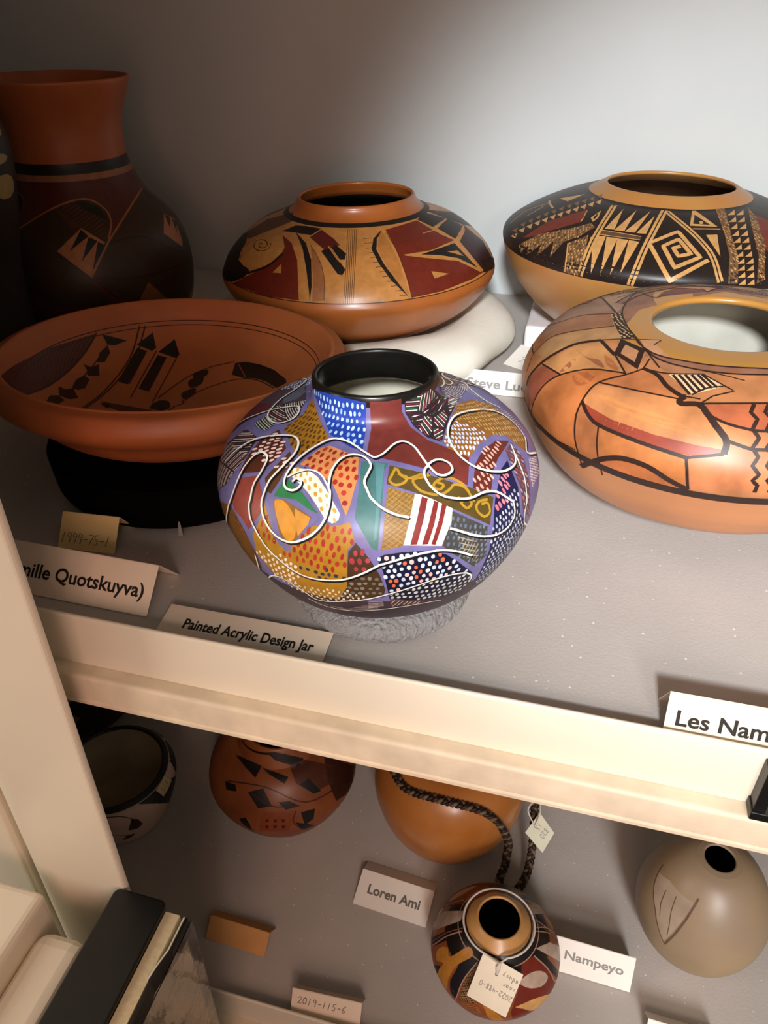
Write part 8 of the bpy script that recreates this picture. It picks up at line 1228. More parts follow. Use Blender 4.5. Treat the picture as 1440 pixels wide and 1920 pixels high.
'H': dict(key='H', loc=(0.0069, 0.4229, -0.5050), tilt=(0.00, 0.00), th0=-91, prof=[(0.0381, 0.0000), (0.0403, 0.0011), (0.0424, 0.0023), (0.0444, 0.0037), (0.0462, 0.0053), (0.0480, 0.0070), (0.0496, 0.0088), (0.0512, 0.0107), (0.0526, 0.0127), (0.0540, 0.0147), (0.0553, 0.0168), (0.0566, 0.0190), (0.0578, 0.0211), (0.0589, 0.0233), (0.0599, 0.0256), (0.0609, 0.0278), (0.0618, 0.0301), (0.0627, 0.0324), (0.0635, 0.0348), (0.0642, 0.0371), (0.0648, 0.0395), (0.0654, 0.0419), (0.0658, 0.0443), (0.0661, 0.0467), (0.0661, 0.0491), (0.0658, 0.0515), (0.0653, 0.0538), (0.0644, 0.0561), (0.0634, 0.0583), (0.0623, 0.0605), (0.0611, 0.0627), (0.0598, 0.0648), (0.0585, 0.0669), (0.0571, 0.0689), (0.0557, 0.0710), (0.0543, 0.0730), (0.0528, 0.0749), (0.0512, 0.0768), (0.0497, 0.0787), (0.0480, 0.0806), (0.0463, 0.0824), (0.0446, 0.0841), (0.0428, 0.0858), (0.0409, 0.0873), (0.0389, 0.0888), (0.0369, 0.0902), (0.0334, 0.0938), (0.0299, 0.0974), (0.0263, 0.1009), (0.0228, 0.1045)], split=45),
'G5': dict(key='G5', loc=(0.2146, 0.5207, -0.5050), tilt=(0.00, 0.00), th0=-112, prof=[(0.0392, 0.0000), (0.0426, 0.0013), (0.0458, 0.0030), (0.0486, 0.0052), (0.0512, 0.0078), (0.0535, 0.0106), (0.0555, 0.0137), (0.0574, 0.0169), (0.0590, 0.0202), (0.0605, 0.0236), (0.0618, 0.0270), (0.0629, 0.0305), (0.0640, 0.0341), (0.0648, 0.0377), (0.0656, 0.0413), (0.0662, 0.0449), (0.0667, 0.0486), (0.0671, 0.0522), (0.0673, 0.0559), (0.0673, 0.0596), (0.0670, 0.0633), (0.0666, 0.0669), (0.0660, 0.0706), (0.0653, 0.0742), (0.0645, 0.0778), (0.0635, 0.0813), (0.0625, 0.0849), (0.0613, 0.0884), (0.0601, 0.0919), (0.0588, 0.0953), (0.0573, 0.0987), (0.0558, 0.1021), (0.0542, 0.1054), (0.0525, 0.1087), (0.0507, 0.1119), (0.0488, 0.1150), (0.0468, 0.1181), (0.0446, 0.1211), (0.0424, 0.1240), (0.0400, 0.1268), (0.0374, 0.1295), (0.0347, 0.1320), (0.0318, 0.1343), (0.0287, 0.1362), (0.0254, 0.1377), (0.0220, 0.1390), (0.0206, 0.1393), (0.0192, 0.1395), (0.0179, 0.1398), (0.0165, 0.1400)], split=45),
}
BOWL_INSIDE = [(0.1345, 0.0631), (0.1341, 0.0625), (0.1338, 0.0619), (0.1334, 0.0614), (0.1331, 0.0608), (0.1328, 0.0603), (0.1324, 0.0597), (0.1321, 0.0591), (0.1317, 0.0585), (0.1313, 0.0579), (0.1309, 0.0572), (0.1305, 0.0564), (0.1300, 0.0556), (0.1295, 0.0547), (0.1291, 0.0538), (0.1286, 0.0528), (0.1281, 0.0517), (0.1277, 0.0506), (0.1272, 0.0495), (0.1266, 0.0484), (0.1260, 0.0472), (0.1254, 0.0461), (0.1247, 0.0449), (0.1239, 0.0438), (0.1230, 0.0426), (0.1221, 0.0414), (0.1210, 0.0402), (0.1200, 0.0390), (0.1189, 0.0377), (0.1177, 0.0364), (0.1164, 0.0351), (0.1152, 0.0338), (0.1138, 0.0326), (0.1124, 0.0314), (0.1110, 0.0302), (0.1095, 0.0291), (0.1080, 0.0281), (0.1065, 0.0271), (0.1049, 0.0262), (0.1033, 0.0254), (0.1017, 0.0245), (0.1000, 0.0238), (0.0983, 0.0230), (0.0965, 0.0223), (0.0946, 0.0216), (0.0926, 0.0209), (0.0906, 0.0203), (0.0883, 0.0197), (0.0860, 0.0191), (0.0835, 0.0185), (0.0810, 0.0180), (0.0783, 0.0175), (0.0755, 0.0170), (0.0727, 0.0165), (0.0697, 0.0161), (0.0666, 0.0157), (0.0635, 0.0153), (0.0602, 0.0150), (0.0569, 0.0147), (0.0535, 0.0144), (0.0500, 0.0141), (0.0464, 0.0139), (0.0426, 0.0137), (0.0387, 0.0136), (0.0346, 0.0135), (0.0305, 0.0134), (0.0263, 0.0134), (0.0221, 0.0133), (0.0178, 0.0133), (0.0136, 0.0133), (0.0093, 0.0132), (0.0051, 0.0132), (0.0010, 0.0131)]

# ------------------------------------------------------------------ cabinet shell
def struct(name, mb, bevel=0.0, parent=None):
    o = mb.build(name, parent, bevel=bevel)
    if not parent:
        o['kind'] = 'structure'
    return o


LOW = -0.505          # height of the lower shelf's foam liner; the upper one is at 0

m = MB(); m.box((-1.06, 1.11, -1.0), (0.86, 1.125, 0.64), WALL); struct('wall_back', m)
m = MB(); m.box((-1.075, 0.30, -1.0), (-1.06, 1.11, 0.64), WALL); struct('wall_left', m)
m = MB(); m.box((0.86, 0.30, -1.0), (0.875, 1.11, 0.64), WALL); struct('wall_right', m)
m = MB(); m.box((-1.06, 0.30, 0.64), (0.86, 1.11, 0.66), ENAMEL); struct('ceiling', m)
m = MB(); m.box((-1.8, -1.6, -1.02), (1.6, 1.4, -1.0), mat('dark floor vinyl', '#5a4a40', 0.6, 0.1, 8)); struct('floor', m)

# thin sheet-metal mullion between the two bays, rounded on its left, with a web behind
m = MB()
out = [(-0.360, 0.311), (-0.360, 0.2905), (-0.2955, 0.2895), (-0.2955, 0.2880)]
out += [(-0.2985 + 0.003 * cos(a), 0.288 - 0.003 + 0.003 * sin(a) + 0.003) for a in [-pi / 6, -pi / 3, -pi / 2]]
out += [(-0.372 + 0.030 * cos(a), 0.315 + 0.030 * sin(a)) for a in [-pi / 2 - k * pi / 20 for k in range(0, 11)]]
m.prism(out, 'z', -1.0, 0.64, ENAMEL)
post = struct('trim_1', m)

# the left bay stays closed
m = MB(); m.box((-1.055, 0.292, -1.0), (-0.403, 0.312, 0.64), ENAMEL)
struct('door_2', m, bevel=0.004)

# the half-height door, open towards the viewer
m = MB(); m.box((-0.352, -0.30, -1.0), (-0.3055, 0.246, -0.262), ENAMEL)
door = m.build('door_1', bevel=0.013); door['kind'] = 'structure'
m = MB(); m.box((-0.42, -0.30, -0.99), (-0.353, 0.262, -0.243), ENAMEL)
m.build('door_skin', door, bevel=0.006)


def make_shelf(z, label, liner_label):
    root = thing('shelf', label, 'shelf', (0, 0, z), group='cabinet shelves')
    m = MB(); m.box((-1.055, 0.3275, -0.032), (0.855, 1.108, -0.0022), ENAMEL)
    m.build('tray', root)
    m = MB()
    prof = [(0.3275, -0.033), (0.3235, -0.033), (0.3235, 0.0105)]
    prof += [(0.3252 + 0.0017 * cos(a), 0.0105 + 0.0017 * sin(a)) for a in [pi - k * pi / 6 for k in range(1, 7)]]
    prof += [(0.3269, 0.0), (0.3275, -0.004)]
    m.prism(prof, 'x', -1.055, 0.855, ENAMEL)
    m.build('front_lip', root)
    m = MB()
    rp = [(0.36, -0.0607), (0.3115, -0.0607), (0.3115, -0.0582), (0.3128, -0.0572), (0.312, -0.0560)]
    rp += [(0.315 + 0.003 * cos(a), -0.0362 + 0.003 * sin(a)) for a in [pi - k * pi / 12 for k in range(0, 7)]]
    rp += [(0.36, -0.0332)]
    m.prism(rp, 'x', -1.055, 0.855, LEDGE)
    r = m.build('support_rail', root)
    r['label'] = 'worn peach-stained ledge below the lip'
    m = MB(); m.box((-1.05, 0.3285, -0.0020), (0.85, 1.107, -0.0005), FOAM)
    f = m.build('foam_liner', root)
    f['label'] = liner_label
    return root


make_shelf(0, 'upper cream enamelled steel shelf with raised front lip, holding the colourful patchwork jar', 'grey-white foam sheet with tiny painted-on sparkles')
make_shelf(LOW, 'lower cream enamelled steel shelf beneath the lip, holding the small tagged pot', 'grey-white foam sheet in half shade')

# ------------------------------------------------------------------ pots on the upper shelf
CLAY_A = mat('lavender acrylic', '#706a9c', 0.38, 0.10, 90, spec=0.45)
BLK = mat('black glaze', '#12110f', 0.3, 0.2, 60)
CREAM_IN = mat('cream slip inside', '#efe6d0', 0.6, 0.12, 40)
ORANGE = mat('polished orange clay', '#a85f2a', 0.34, 0.10, 22, coat=0.15)
OCHRE = mat('polished ochre clay', '#bd8f4e', 0.38, 0.08, 16, coat=0.1, second='#b5743a')
PEACH = mat('polished peach clay', '#b67b50', 0.40, 0.08, 14, coat=0.15)
OCHRE_RIM = mat('ochre rim clay', '#c08c43', 0.33, 0.10, 22, coat=0.15, second='#b97f3a')
REDCLAY = mat('burnt orange clay', '#a1552a', 0.5, 0.10, 18)
REDIN = mat('burnt orange bowl inside', '#b06234', 0.55, 0.08, 18)
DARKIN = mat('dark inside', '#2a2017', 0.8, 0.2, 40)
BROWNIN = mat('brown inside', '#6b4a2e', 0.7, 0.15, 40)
GREYIN = mat('grey-green inside', '#bab6a8', 0.7, 0.08, 20)


def at(root, spec):
    root.rotation_mode = 'YXZ'
    root.rotation_euler = (radians(spec['tilt'][0]), radians(spec['tilt'][1]), 0)
    return root


def pot(key, name, label, cat, clay, rim, inner, **kw):
    sp = dict(POTS[key])
    sp.update({k: kw.pop(k) for k in ('split', 'rim_in', 'extra', 'turns') if k in kw})
    return at(make_pot(name, label, cat, sp, clay, rim, inner, **kw), sp)


pot('A', 'painted_jar', 'colourful patchwork jar with white looping lines and black rim, front centre', 'jar',
    CLAY_A, BLK, CREAM_IN, split=104, rim_in=9, thick=0.005, lip=0.0035)
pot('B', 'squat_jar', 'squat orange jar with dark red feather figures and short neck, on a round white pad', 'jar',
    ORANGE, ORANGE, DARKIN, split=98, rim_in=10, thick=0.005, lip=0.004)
pot('C', 'wide_jar', 'wide ochre jar with black band of spirals and spikes, at the back right', 'jar',
    OCHRE, OCHRE, BROWNIN, rim_in=2, thick=0.006, lip=0.004)
pot('D', 'seed_jar', 'large peach jar with brown curved outlines and wide flat mouth, front right', 'jar',
    PEACH, OCHRE_RIM, GREYIN, split=92, rim_in=4, turns=(118, 236), thick=0.006, lip=0.006)
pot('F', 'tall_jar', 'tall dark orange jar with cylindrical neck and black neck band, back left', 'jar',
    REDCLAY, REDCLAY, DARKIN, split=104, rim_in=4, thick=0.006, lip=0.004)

# the wide bowl painted inside
sp = POTS['E']
bowl = at(thing('shallow_bowl', 'wide shallow burnt orange bowl with black figures inside, on a black stand', 'bowl', sp['loc']), sp)
mb = MB(); revolve(mb, sp['prof'], REDCLAY, seg=192); mb.build('body', bowl, smooth=True)
mb = MB()
ins = [Vector(p) for p in BOWL_INSIDE]
lip_pts = [tuple(sp['prof'][-1])]
a0, b0 = Vector(sp['prof'][-1]), ins[0]
for k in range(1, 6):
    t = k / 6
    lip_pts.append(tuple(a0.lerp(b0, t) + Vector((0, 0.0016 * sin(pi * t)))))
revolve(mb, lip_pts + [tuple(p) for p in ins], REDIN, seg=192, close_first=False, close_last=True)
decorate(mb, Surf(ins), DESIGN['E_in'])
mb.build('painted_inside', bowl, smooth=True)

# stand, pads and the clear ring
stand = thing('bowl_stand', 'black felt drum-shaped stand under the wide orange bowl', 'stand', (-0.331, 0.545, 0))
mb = MB()
R_, H_ = 0.112, 0.0415
pr = [(0.001, 0), (R_ - 0.014, 0)] + [(R_ - 0.014 + 0.014 * sin(a), 0.014 - 0.014 * cos(a)) for a in [k * pi / 12 for k in range(1, 7)]] + [(R_ + 0.002, H_ - 0.004), (R_, H_), (0.09, H_), (0.001, H_)]
revolve(mb, pr, BLACKFELT, seg=96)
mb.build('drum', stand, smooth=False)
mb = MB(); mb.add([(0.045, -0.1055, 0.001), (0.0475, -0.1062, 0.016), (0.049, -0.1062, 0.016), (0.0490, -0.1050, 0.001)], [(0, 1, 2, 3)], mat('grey seam', '#8d8a86', 0.8))
mb.build('pale_seam', stand)

pad = tag(link('round_pad', None), 'round white muslin cushion under the squat orange jar', 'cushion')
pad.location = (-0.262, 0.868, 0)
mb = MB()
rnd = random.Random(4)
N, Mr = 96, 14
vs, fs = [], []
for j in range(Mr + 1):
    a = pi * j / Mr
    for i in range(N):
        t = 2 * pi * i / N
        w = 1 + 0.018 * sin(3 * t + 0.6) + 0.012 * sin(7 * t) + 0.008 * sin(11 * t + 1)
        r = (0.135 + 0.050 * sin(a) ** 0.8) * w
        z = 0.027 - 0.027 * cos(a) * (1 + 0.05 * sin(5 * t))
        vs.append((r * cos(t), r * sin(t), max(z, 0)))
for j in range(Mr):
    for i in range(N):
        fs.append((j * N + i, j * N + (i + 1) % N, (j + 1) * N + (i + 1) % N, (j + 1) * N + i))
# dimple in the middle
rings = [(0.125, 0.046), (0.10, 0.033), (0.075, 0.026), (0.05, 0.024)]
b0 = Mr * N
for r, z in rings:
    k = len(vs)
    for i in range(N):
        t = 2 * pi * i / N
        vs.append((r * cos(t), r * sin(t), z))
    for i in range(N):
        fs.append((b0 + i, b0 + (i + 1) % N, k + (i + 1) % N, k + i))
    b0 = k
fs.append(tuple(b0 + i for i in range(N)))
fs.append(tuple(range(N))[::-1])
mb.add(vs, fs, PADW)
mb.build('cushion', pad, smooth=True)

pad = tag(link('foam_block', None), 'square white foam block under the wide black-banded jar', 'foam block')
pad.location = (0.075, 0.985, 0)
mb = MB(); mb.box((-0.137, -0.10, 0), (0.14, 0.10, 0.036), PADF)
mb.build('block', pad, bevel=0.004)

ring = thing('clear_ring', 'clear crinkled plastic ring under the colourful patchwork jar', 'ring', (-0.1110, 0.4160, 0))
RINGM = clear_mat('crinkled clear plastic', 0.16, 1.0, 330, (0.88, 0.89, 0.90, 1), 0.75)
mb = MB()
N, Mr = 300, 34
rnd = random.Random(11)
vs, fs = [], []
for j in range(Mr):
    a = 2 * pi * j / Mr
    for i in range(N):
        t = 2 * pi * i / N
        k = 1 + 0.02 * sin(9 * t) + 0.015 * sin(17 * t + 1) + rnd.uniform(-0.035, 0.035)
        r = 0.045 + 0.0175 * cos(a) * k
        z = 0.0118 + 0.0112 * sin(a) * (1 + rnd.uniform(-0.035, 0.035))
        vs.append((r * cos(t), r * sin(t), max(z, 0.0001)))
for j in range(Mr):
    for i in range(N):
        fs.append((j * N + i, j * N + (i + 1) % N, ((j + 1) % Mr) * N + (i + 1) % N, ((j + 1) % Mr) * N + i))
mb.add(vs, fs, RINGM)
mb.build('ring', ring, smooth=False)

ring = thing('support_ring', 'clear ring hidden beneath the large peach jar', 'ring', (POTS['D']['loc'][0], POTS['D']['loc'][1], 0))
mb = MB()
revolve(mb, [(0.040, 0.0), (0.050, 0.0), (0.052, 0.006), (0.052, 0.030), (0.050, 0.0335), (0.040, 0.0335), (0.040, 0.0)], clear_mat('clear acrylic', 0.05, 0, 1), seg=64, close_first=False)
mb.build('ring', ring, smooth=False)

# pot cut off by the left edge of the frame, dark with straw-coloured dabs
sp = dict(prof=[(0.024, 0), (0.027, 0.004), (0.029, 0.05), (0.028, 0.10), (0.030, 0.14), (0.038, 0.18), (0.0445, 0.22), (0.0455, 0.25), (0.040, 0.275), (0.036, 0.29)], loc=(-0.576, 0.645, 0.0004), key='', tilt=(0, 0))
sp['prof'] = [tuple(p) for p in spline(sp['prof'], 8)]


def dabs(mb, sf):
    for th, s, a, b in ((-20, 284, 14, 6), (-6, 262, 22, 6), (-30, 268, 16, 5), (-14, 240, 26, 5), (-2, 216, 20, 11), (-34, 212, 16, 9)):
        fill(mb, sf, [(th + a * cos(t) * 1.0, s + b * sin(t)) for t in [2 * pi * k / 10 for k in range(10)]], paint('9a8450'), 2)


sp['extra'] = dabs
DARKCLAY = mat('dark brown clay', '#24160f', 0.5, 0.2, 30)
at(make_pot('narrow_vase', 'dark brown vase with straw-coloured dabs at the left edge, before the tall jar', 'vase', sp, DARKCLAY, DARKCLAY, DARKIN), sp)

# ------------------------------------------------------------------ name cards on the upper shelf
root, w = place_card('cream name card partly hidden by the post, its text ending in a bracket', (-0.42, 0.3482), (-0.2628, 0.3472), 0, 0.0255, 0.026, 0.022, CARD)
me = lettering('(Camille Quotskuyva)', 0.0098, INK, 0.0003, width=0.1215)
on_card(me, 'lettering', root, 0.0722 - 0.1215, 0.0125, 0.026, 0.0255)

root, w = place_card('small yellowed card numbered 1999-75-1, in front of the black stand', (-0.3706, 0.402), (-0.3230, 0.4058), 0, 0.0225, 0.018, 0.018, YCARD, 'number_card')
on_card(written('1999-75-1', 0.0082, PENCIL, 0.0007, 0.56), 'handwriting', root, -w + 0.001, 0.005, 0.018, 0.0225)

root, w = place_card('cream name card reading Painted Acrylic Design Jar, behind the shelf lip', (-0.2494, 0.3315), (-0.1300, 0.3322), 0, 0.004, 0.0285, 0.0, CARD)
me = lettering('Painted Acrylic Design Jar', 0.0082, INK, 0.0003, width=0.0935)
on_card(me, 'lettering', root, -w + 0.0165, 0.0103, 0.0285, 0.004)

root, w = place_card('white name card half hidden between the colourful jar and the large peach jar', (-0.1190, 0.7655), (-0.0110, 0.7680), 0, 0.0235, 0.008, 0.012, WCARD)
me = lettering('Steve Lucas', 0.0096, GREYINK, 0.0003, width=0.079)
on_card(me, 'lettering', root, -w + 0.009, 0.0065, 0.008, 0.0235)

root, w = place_card('small cream number card lying slanted behind the white name card, near the cushion', (-0.0805, 0.852), (-0.034, 0.826), 0, 0.014, 0.034, 0.012, WCARD, 'number_card')
on_card(written('201', 0.010, PENCIL, 0.0007), 'handwriting', root, -w + 0.014, 0.010, 0.034, 0.014)

root, w = place_card('cream name card in bold black letters against the shelf lip, cut by the right edge', (0.0800, 0.3285), (0.2250, 0.3300), 0, 0.0300, 0.0090, 0.022, CARD)
me = lettering('Les Namingha', 0.0098, INK, 0.0003, width=0.0805)
on_card(me, 'lettering', root, -w + 0.0058, 0.0112, 0.0090, 0.0300)

# magnetic label holder at the right edge, standing on the ledge
hold = thing('label_holder', 'black label holder with white insert, on the ledge at the right edge', 'label holder', (0.175, 0.3120, -0.033))
mb = MB(); mb.box((-0.040, 0.0015, 0.0), (-0.033, 0.0115, 0.040), BLACKPL); mb.box((0.033, 0.0015, 0), (0.040, 0.0115, 0.040), BLACKPL)
mb.box((-0.033, 0.0015, 0.034), (0.033, 0.0115, 0.040), BLACKPL)
mb.box((-0.041, -0.0005, 0.0002), (0.041, 0.0115, 0.0065), BLACKPL)
mb.build('frame', hold, bevel=0.0006)
mb = MB(); mb.box((-0.033, 0.006, 0.0066), (0.033, 0.0105, 0.034), mat('white paper', '#f3f1f2', 0.7, 0.02)); mb.build('insert', hold)

# ------------------------------------------------------------------ pots on the lower shelf
WHITECLAY = mat('pinkish white slip', '#c9a898', 0.5, 0.08, 25)
GREYBOWL = mat('greyish bowl inside', '#b5a88c', 0.75, 0.10, 25)
ORED = mat('rusty orange clay', '#7c3f1f', 0.42, 0.14, 24, second='#8c4f28')
CANT = mat('orange slip canteen', '#b06a2c', 0.32, 0.10, 18, coat=0.2, second='#b8773a')
HCLAY = mat('red-brown slip', '#8a4a26', 0.35, 0.12, 25, coat=0.1)
HNECK = mat('tan neck clay', '#c08d52', 0.35, 0.10, 40, coat=0.1)
GREYBR = mat('smoky grey-brown clay', '#94806c', 0.42, 0.12, 9, bump=0.05, bscale=200, second='#9c825e')


def bowl_trim(mb, sf):
    L = sf.L[-1]
    decorate(mb, sf, [('b', '14100f', 1, L - 6, L - 0.2), ('b', 'a89a88', 2, L - 6.8, L - 5.6)])


g1 = pot('G1', 'white_bowl', 'pinkish white bowl with black rim and leaf figures, behind the post on the lower shelf', 'bowl',
         WHITECLAY, BLK, GREYBOWL, rim_in=1, thick=0.0045, lip=0.004, extra=bowl_trim)
mb = MB()
sfb = Surf(POTS['G1']['prof'])
lab = [(5.2, 92.5), (7.3, 79.3), (-9.8, 76.1), (-13.4, 90.6)]
fill(mb, sfb, lab, mat('aged sticker', '#c9b58c', 0.7, 0.08, 200), 9)
st = tag(mb.build('sticker', g1, smooth=True), 'small yellowed sticker with faint numbers')
mb = MB()
(a0, s0), (a1, s1), (a2, s2), (a3, s3) = lab
for k, c in enumerate('3-8'):
    for s_ in DIG[c]:
        P = []
        for px_, py_ in s_:
            u, v = 0.2 + 0.22 * k + 0.2 * px_, 0.3 + 0.4 * py_
            P.append(((1 - v) * ((1 - u) * a2 + u * a1) + v * ((1 - u) * a3 + u * a0), (1 - v) * ((1 - u) * s2 + u * s1) + v * ((1 - u) * s3 + u * s0)))
        stroke(mb, sfb, P, 0.6, PENCIL, 11)
hw = mb.build('handwriting', st)

pot('G2', 'round_jar', 'round rusty orange jar with black geometric figures, in shade on the lower shelf', 'jar',
    ORED, ORED, DARKIN, rim_in=2)


def lug(mb, sf):
    p, n = sf.point(-125, 92)
    mb.tube([Vector(p) + Vector(n) * a for a in (-0.004, 0.004, 0.010)], [0.009, 0.008, 0.004], CANT, 12)


cant = pot('G3', 'canteen', 'plain glossy orange canteen with dark braided carrying strap, under the shelf edge', 'canteen',
           CANT, CANT, DARKIN, rim_in=2)
# braided strap: three strands plaited round one path
path = [(-0.062, -0.036, 0.134), (-0.0565, -0.0495, 0.1330), (-0.0365, -0.0670, 0.1325), (0.0038, -0.0725, 0.1355), (0.0420, -0.0690, 0.1285), (0.0615, -0.0655, 0.1130), (0.0725, -0.0610, 0.0900),
        (0.0795, -0.0509, 0.055), (0.0800, -0.0517, 0.030), (0.0797, -0.0540, 0.014), (0.0760, -0.0720, 0.0085), (0.0840, -0.0850, 0.0085), (0.0945, -0.0800, 0.0085), (0.1020, -0.0682, 0.010),
        (0.1068, -0.0510, 0.015), (0.1074, -0.0345, 0.035), (0.1050, -0.0150, 0.060), (0.0990, 0.0080, 0.090), (0.080, 0.022, 0.112), (0.060, 0.030, 0.130)]
cp = [Vector(p) for p in spline([Vector(p) for p in path], 12)] if False else None


def spline3(P, n=14):
    P = [Vector(p) for p in P]
    Q = [2 * P[0] - P[1]] + P + [2 * P[-1] - P[-2]]
    o = []
    for i in range(1, len(Q) - 2):
        p0, p1, p2, p3 = Q[i - 1:i + 3]
        for k in range(n):
            t = k / n
            o.append(.5 * ((2 * p1) + (-p0 + p2) * t + (2 * p0 - 5 * p1 + 4 * p2 - p3) * t * t + (-p0 + 3 * p1 - 3 * p2 + p3) * t ** 3))
    o.append(P[-1])
    return o


def even(P, step):
    out, acc = [P[0]], 0.0
    for a, b in zip(P, P[1:]):
        d = (b - a).length
        while acc + d >= step:
            t = (step - acc) / d
            a = a.lerp(b, t)
            out.append(a)
            d = (b - a).length
            acc = 0.0
        acc += d
    return out


cp = even(spline3(path), 0.0011)
strap = link('strap', None, cant)
strap['label'] = 'dark brown braided carrying strap with pale strands'
strap.location = (0, 0, 0)
cols = [mat('dark brown leather', '#24140e', 0.6, 0.2, 300), mat('pale tan leather', '#6b5a42', 0.6, 0.2, 300), mat('red-brown leather', '#33160f', 0.6, 0.2, 300)]
for s_ in range(3):
    mb = MB()
    P = []
    for i, c in enumerate(cp):
        d = (cp[min(i + 1, len(cp) - 1)] - cp[max(i - 1, 0)]).normalized()
        a = d.cross(Vector((0, 0.3, 1))).normalized()
        b = d.cross(a).normalized()
        ph = i * 0.0011 / 0.016 * 2 * pi + s_ * 2 * pi / 3
        P.append(c + a * (0.0032 * sin(ph)) + b * (0.0017 * sin(2 * ph)))
    mb.tube(P, 0.0021, cols[s_], 8)
    mb.build('strand', strap, smooth=True)

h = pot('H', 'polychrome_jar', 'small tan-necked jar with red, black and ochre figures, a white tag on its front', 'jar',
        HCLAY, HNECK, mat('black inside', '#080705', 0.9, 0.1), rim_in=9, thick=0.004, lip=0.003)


def carve(mb, sf):
    gm = paint('5d4a38')
    for pts, w in (([(-176, 126), (-171, 118), (-164.5, 108), (-155, 99), (-146, 91), (-136, 78), (-126, 66)], 1.3), ([(-126, 66), (-122, 88), (-119, 112), (-117, 138)], 2.2), ([(-150, 118), (-146, 104), (-140, 92)], 1.0), ([(-138, 124), (-134, 108), (-129, 92), (-127, 80)], 1.0)):
        stroke(mb, sf, pts, w, gm, 2)
    # raised leaf between the two cuts
    lm = GREYBR
    for k in range(10):
        t0 = k / 10
    fill(mb, sf, [(-172, 118), (-160, 104), (-146, 92), (-128, 68), (-124, 90), (-121, 112), (-119, 132), (-135, 130), (-155, 128)], mat('matt carved leaf', '#9a8672', 0.75, 0.15, 30), 1)


g5 = pot('G5', 'carved_jar', 'egg-shaped grey-brown jar with carved leaf and small dark mouth, lower right', 'jar',
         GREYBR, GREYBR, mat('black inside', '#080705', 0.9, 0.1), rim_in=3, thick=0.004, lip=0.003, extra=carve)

# dark pot deep in the left corner of the lower shelf
sp = dict(prof=[tuple(p) for p in spline([(0.04, 0), (0.07, 0.006), (0.09, 0.05), (0.085, 0.10), (0.06, 0.13), (0.05, 0.14), (0.052, 0.155)], 8)], loc=(-0.625, 0.640, LOW), key='', tilt=(0, 0))
sp['extra'] = lambda mb, sf: [fill(mb, sf, [(th - 9, s_), (th, s_ + 14), (th + 9, s_), (th, s_ - 10)], paint('8a5a34'), 2) for th in range(-180, 180, 40) for s_ in (95, 130)]
at(make_pot('dark_jar', 'dark brown jar with faint tan diamonds, behind the white bowl on the lower shelf', 'jar', sp, DARKCLAY, DARKCLAY, DARKIN), sp)

# ------------------------------------------------------------------ tags
def tag_plate(root, corners, hole, m, hole_r=0.0012):
    c = [Vector(p) for p in corners]
    n = (c[1] - c[0]).cross(c[3] - c[0]).normalized()
    if n.z < 0:
        n = -n
    mb = MB()
    mb.hexa([p for p in c] + [p + n * 0.0005 for p in c], m)
    o = mb.build('card', root)
    mb = MB()
    h_ = Vector(hole) + n * 0.0007
    ex = (c[1] - c[0]).normalized()
    ey = n.cross(ex)
    mb.add([h_ + ex * hole_r * cos(t) + ey * hole_r * sin(t) for t in [2 * pi * k / 14 for k in range(14)]], [tuple(range(14))], INK)
    mb.build('hole', root)
    return n, ex, ey


def pen_on(root, text_rows, origin, ex, ey, n, h, m, w=0.00045):
    mb = MB()
    for r_, row in enumerate(text_rows):
        x = 0.0
        for ch in row:
            for s_ in DIG.get(ch, []):
                P = [origin + ex * ((x + p[0]) * h) + ey * ((p[1] - r_ * 1.5) * h) for p in s_]
                for a_, b_ in zip(P, P[1:]):
                    d = (b_ - a_).normalized()
                    sd = n.cross(d) * w / 2
                    mb.add([a_ - sd, a_ + sd, b_ + sd, b_ - sd], [(0, 1, 2, 3)], m)
            x += 0.66
    return mb.build('handwriting', root)


o = Vector((0.0117, 0.3705, -0.425))
t1 = thing('paper_tag', 'square white tag on string around the neck of the small polychrome jar', 'tag', o + Vector((0.0001, -0.0022, 0.0029)), group='string tags on the lower shelf')
cs = [Vector(p) - o for p in ((-0.0034, 0.3912, -0.4087), (0.0362, 0.3835, -0.4160), (0.0254, 0.3525, -0.4392), (-0.0132, 0.3594, -0.4325))]
n, ex, ey = tag_plate(t1, cs, Vector((0.0116, 0.3788, -0.4187)) - o, mat('tag paper', '#f0e4cc', 0.7, 0.03), 0.0015)
org = (cs[2] + cs[3]) / 2 + n * 0.0008
# upside-down pencil writing, as it hangs
pen_on(t1, ['2022-488-0', 'inart', 'aduoy'], cs[1] * 0.42 + cs[2] * 0.52 + n * 0.0009, -ex, -ey, n, 0.0050, LPENCIL)
# string: a loop round the neck and two ends to the hole
mb = MB()
ax, ay, zt = 0.0069, 0.4229, -0.4085
ringp = [Vector((ax + 0.0352 * cos(t), ay + 0.0352 * sin(t), zt + 0.0006 - 0.0012 * sin(t))) - o for t in [radians(-62 + 304 * k / 40) for k in range(-1, 42)]]
for end in (ringp[0], ringp[-1]):
    pass
knot = Vector((0.0128, 0.3850, -0.4100)) - o
hole = Vector((0.0116, 0.3788, -0.4187)) - o + n * 0.001
mb.tube([knot] + ringp + [knot], 0.0011, STRING, 6)
mb.tube([knot, (knot + hole) / 2 + Vector((0.001, 0, 0.0012)), hole], 0.0013, STRING, 6)
mb.tube([knot + Vector((0.001, 0, 0)), (knot + hole) / 2 + Vector((-0.0012, 0, 0.0018)), hole], 0.0011, STRING, 6)
mb.build('string', t1, smooth=True)

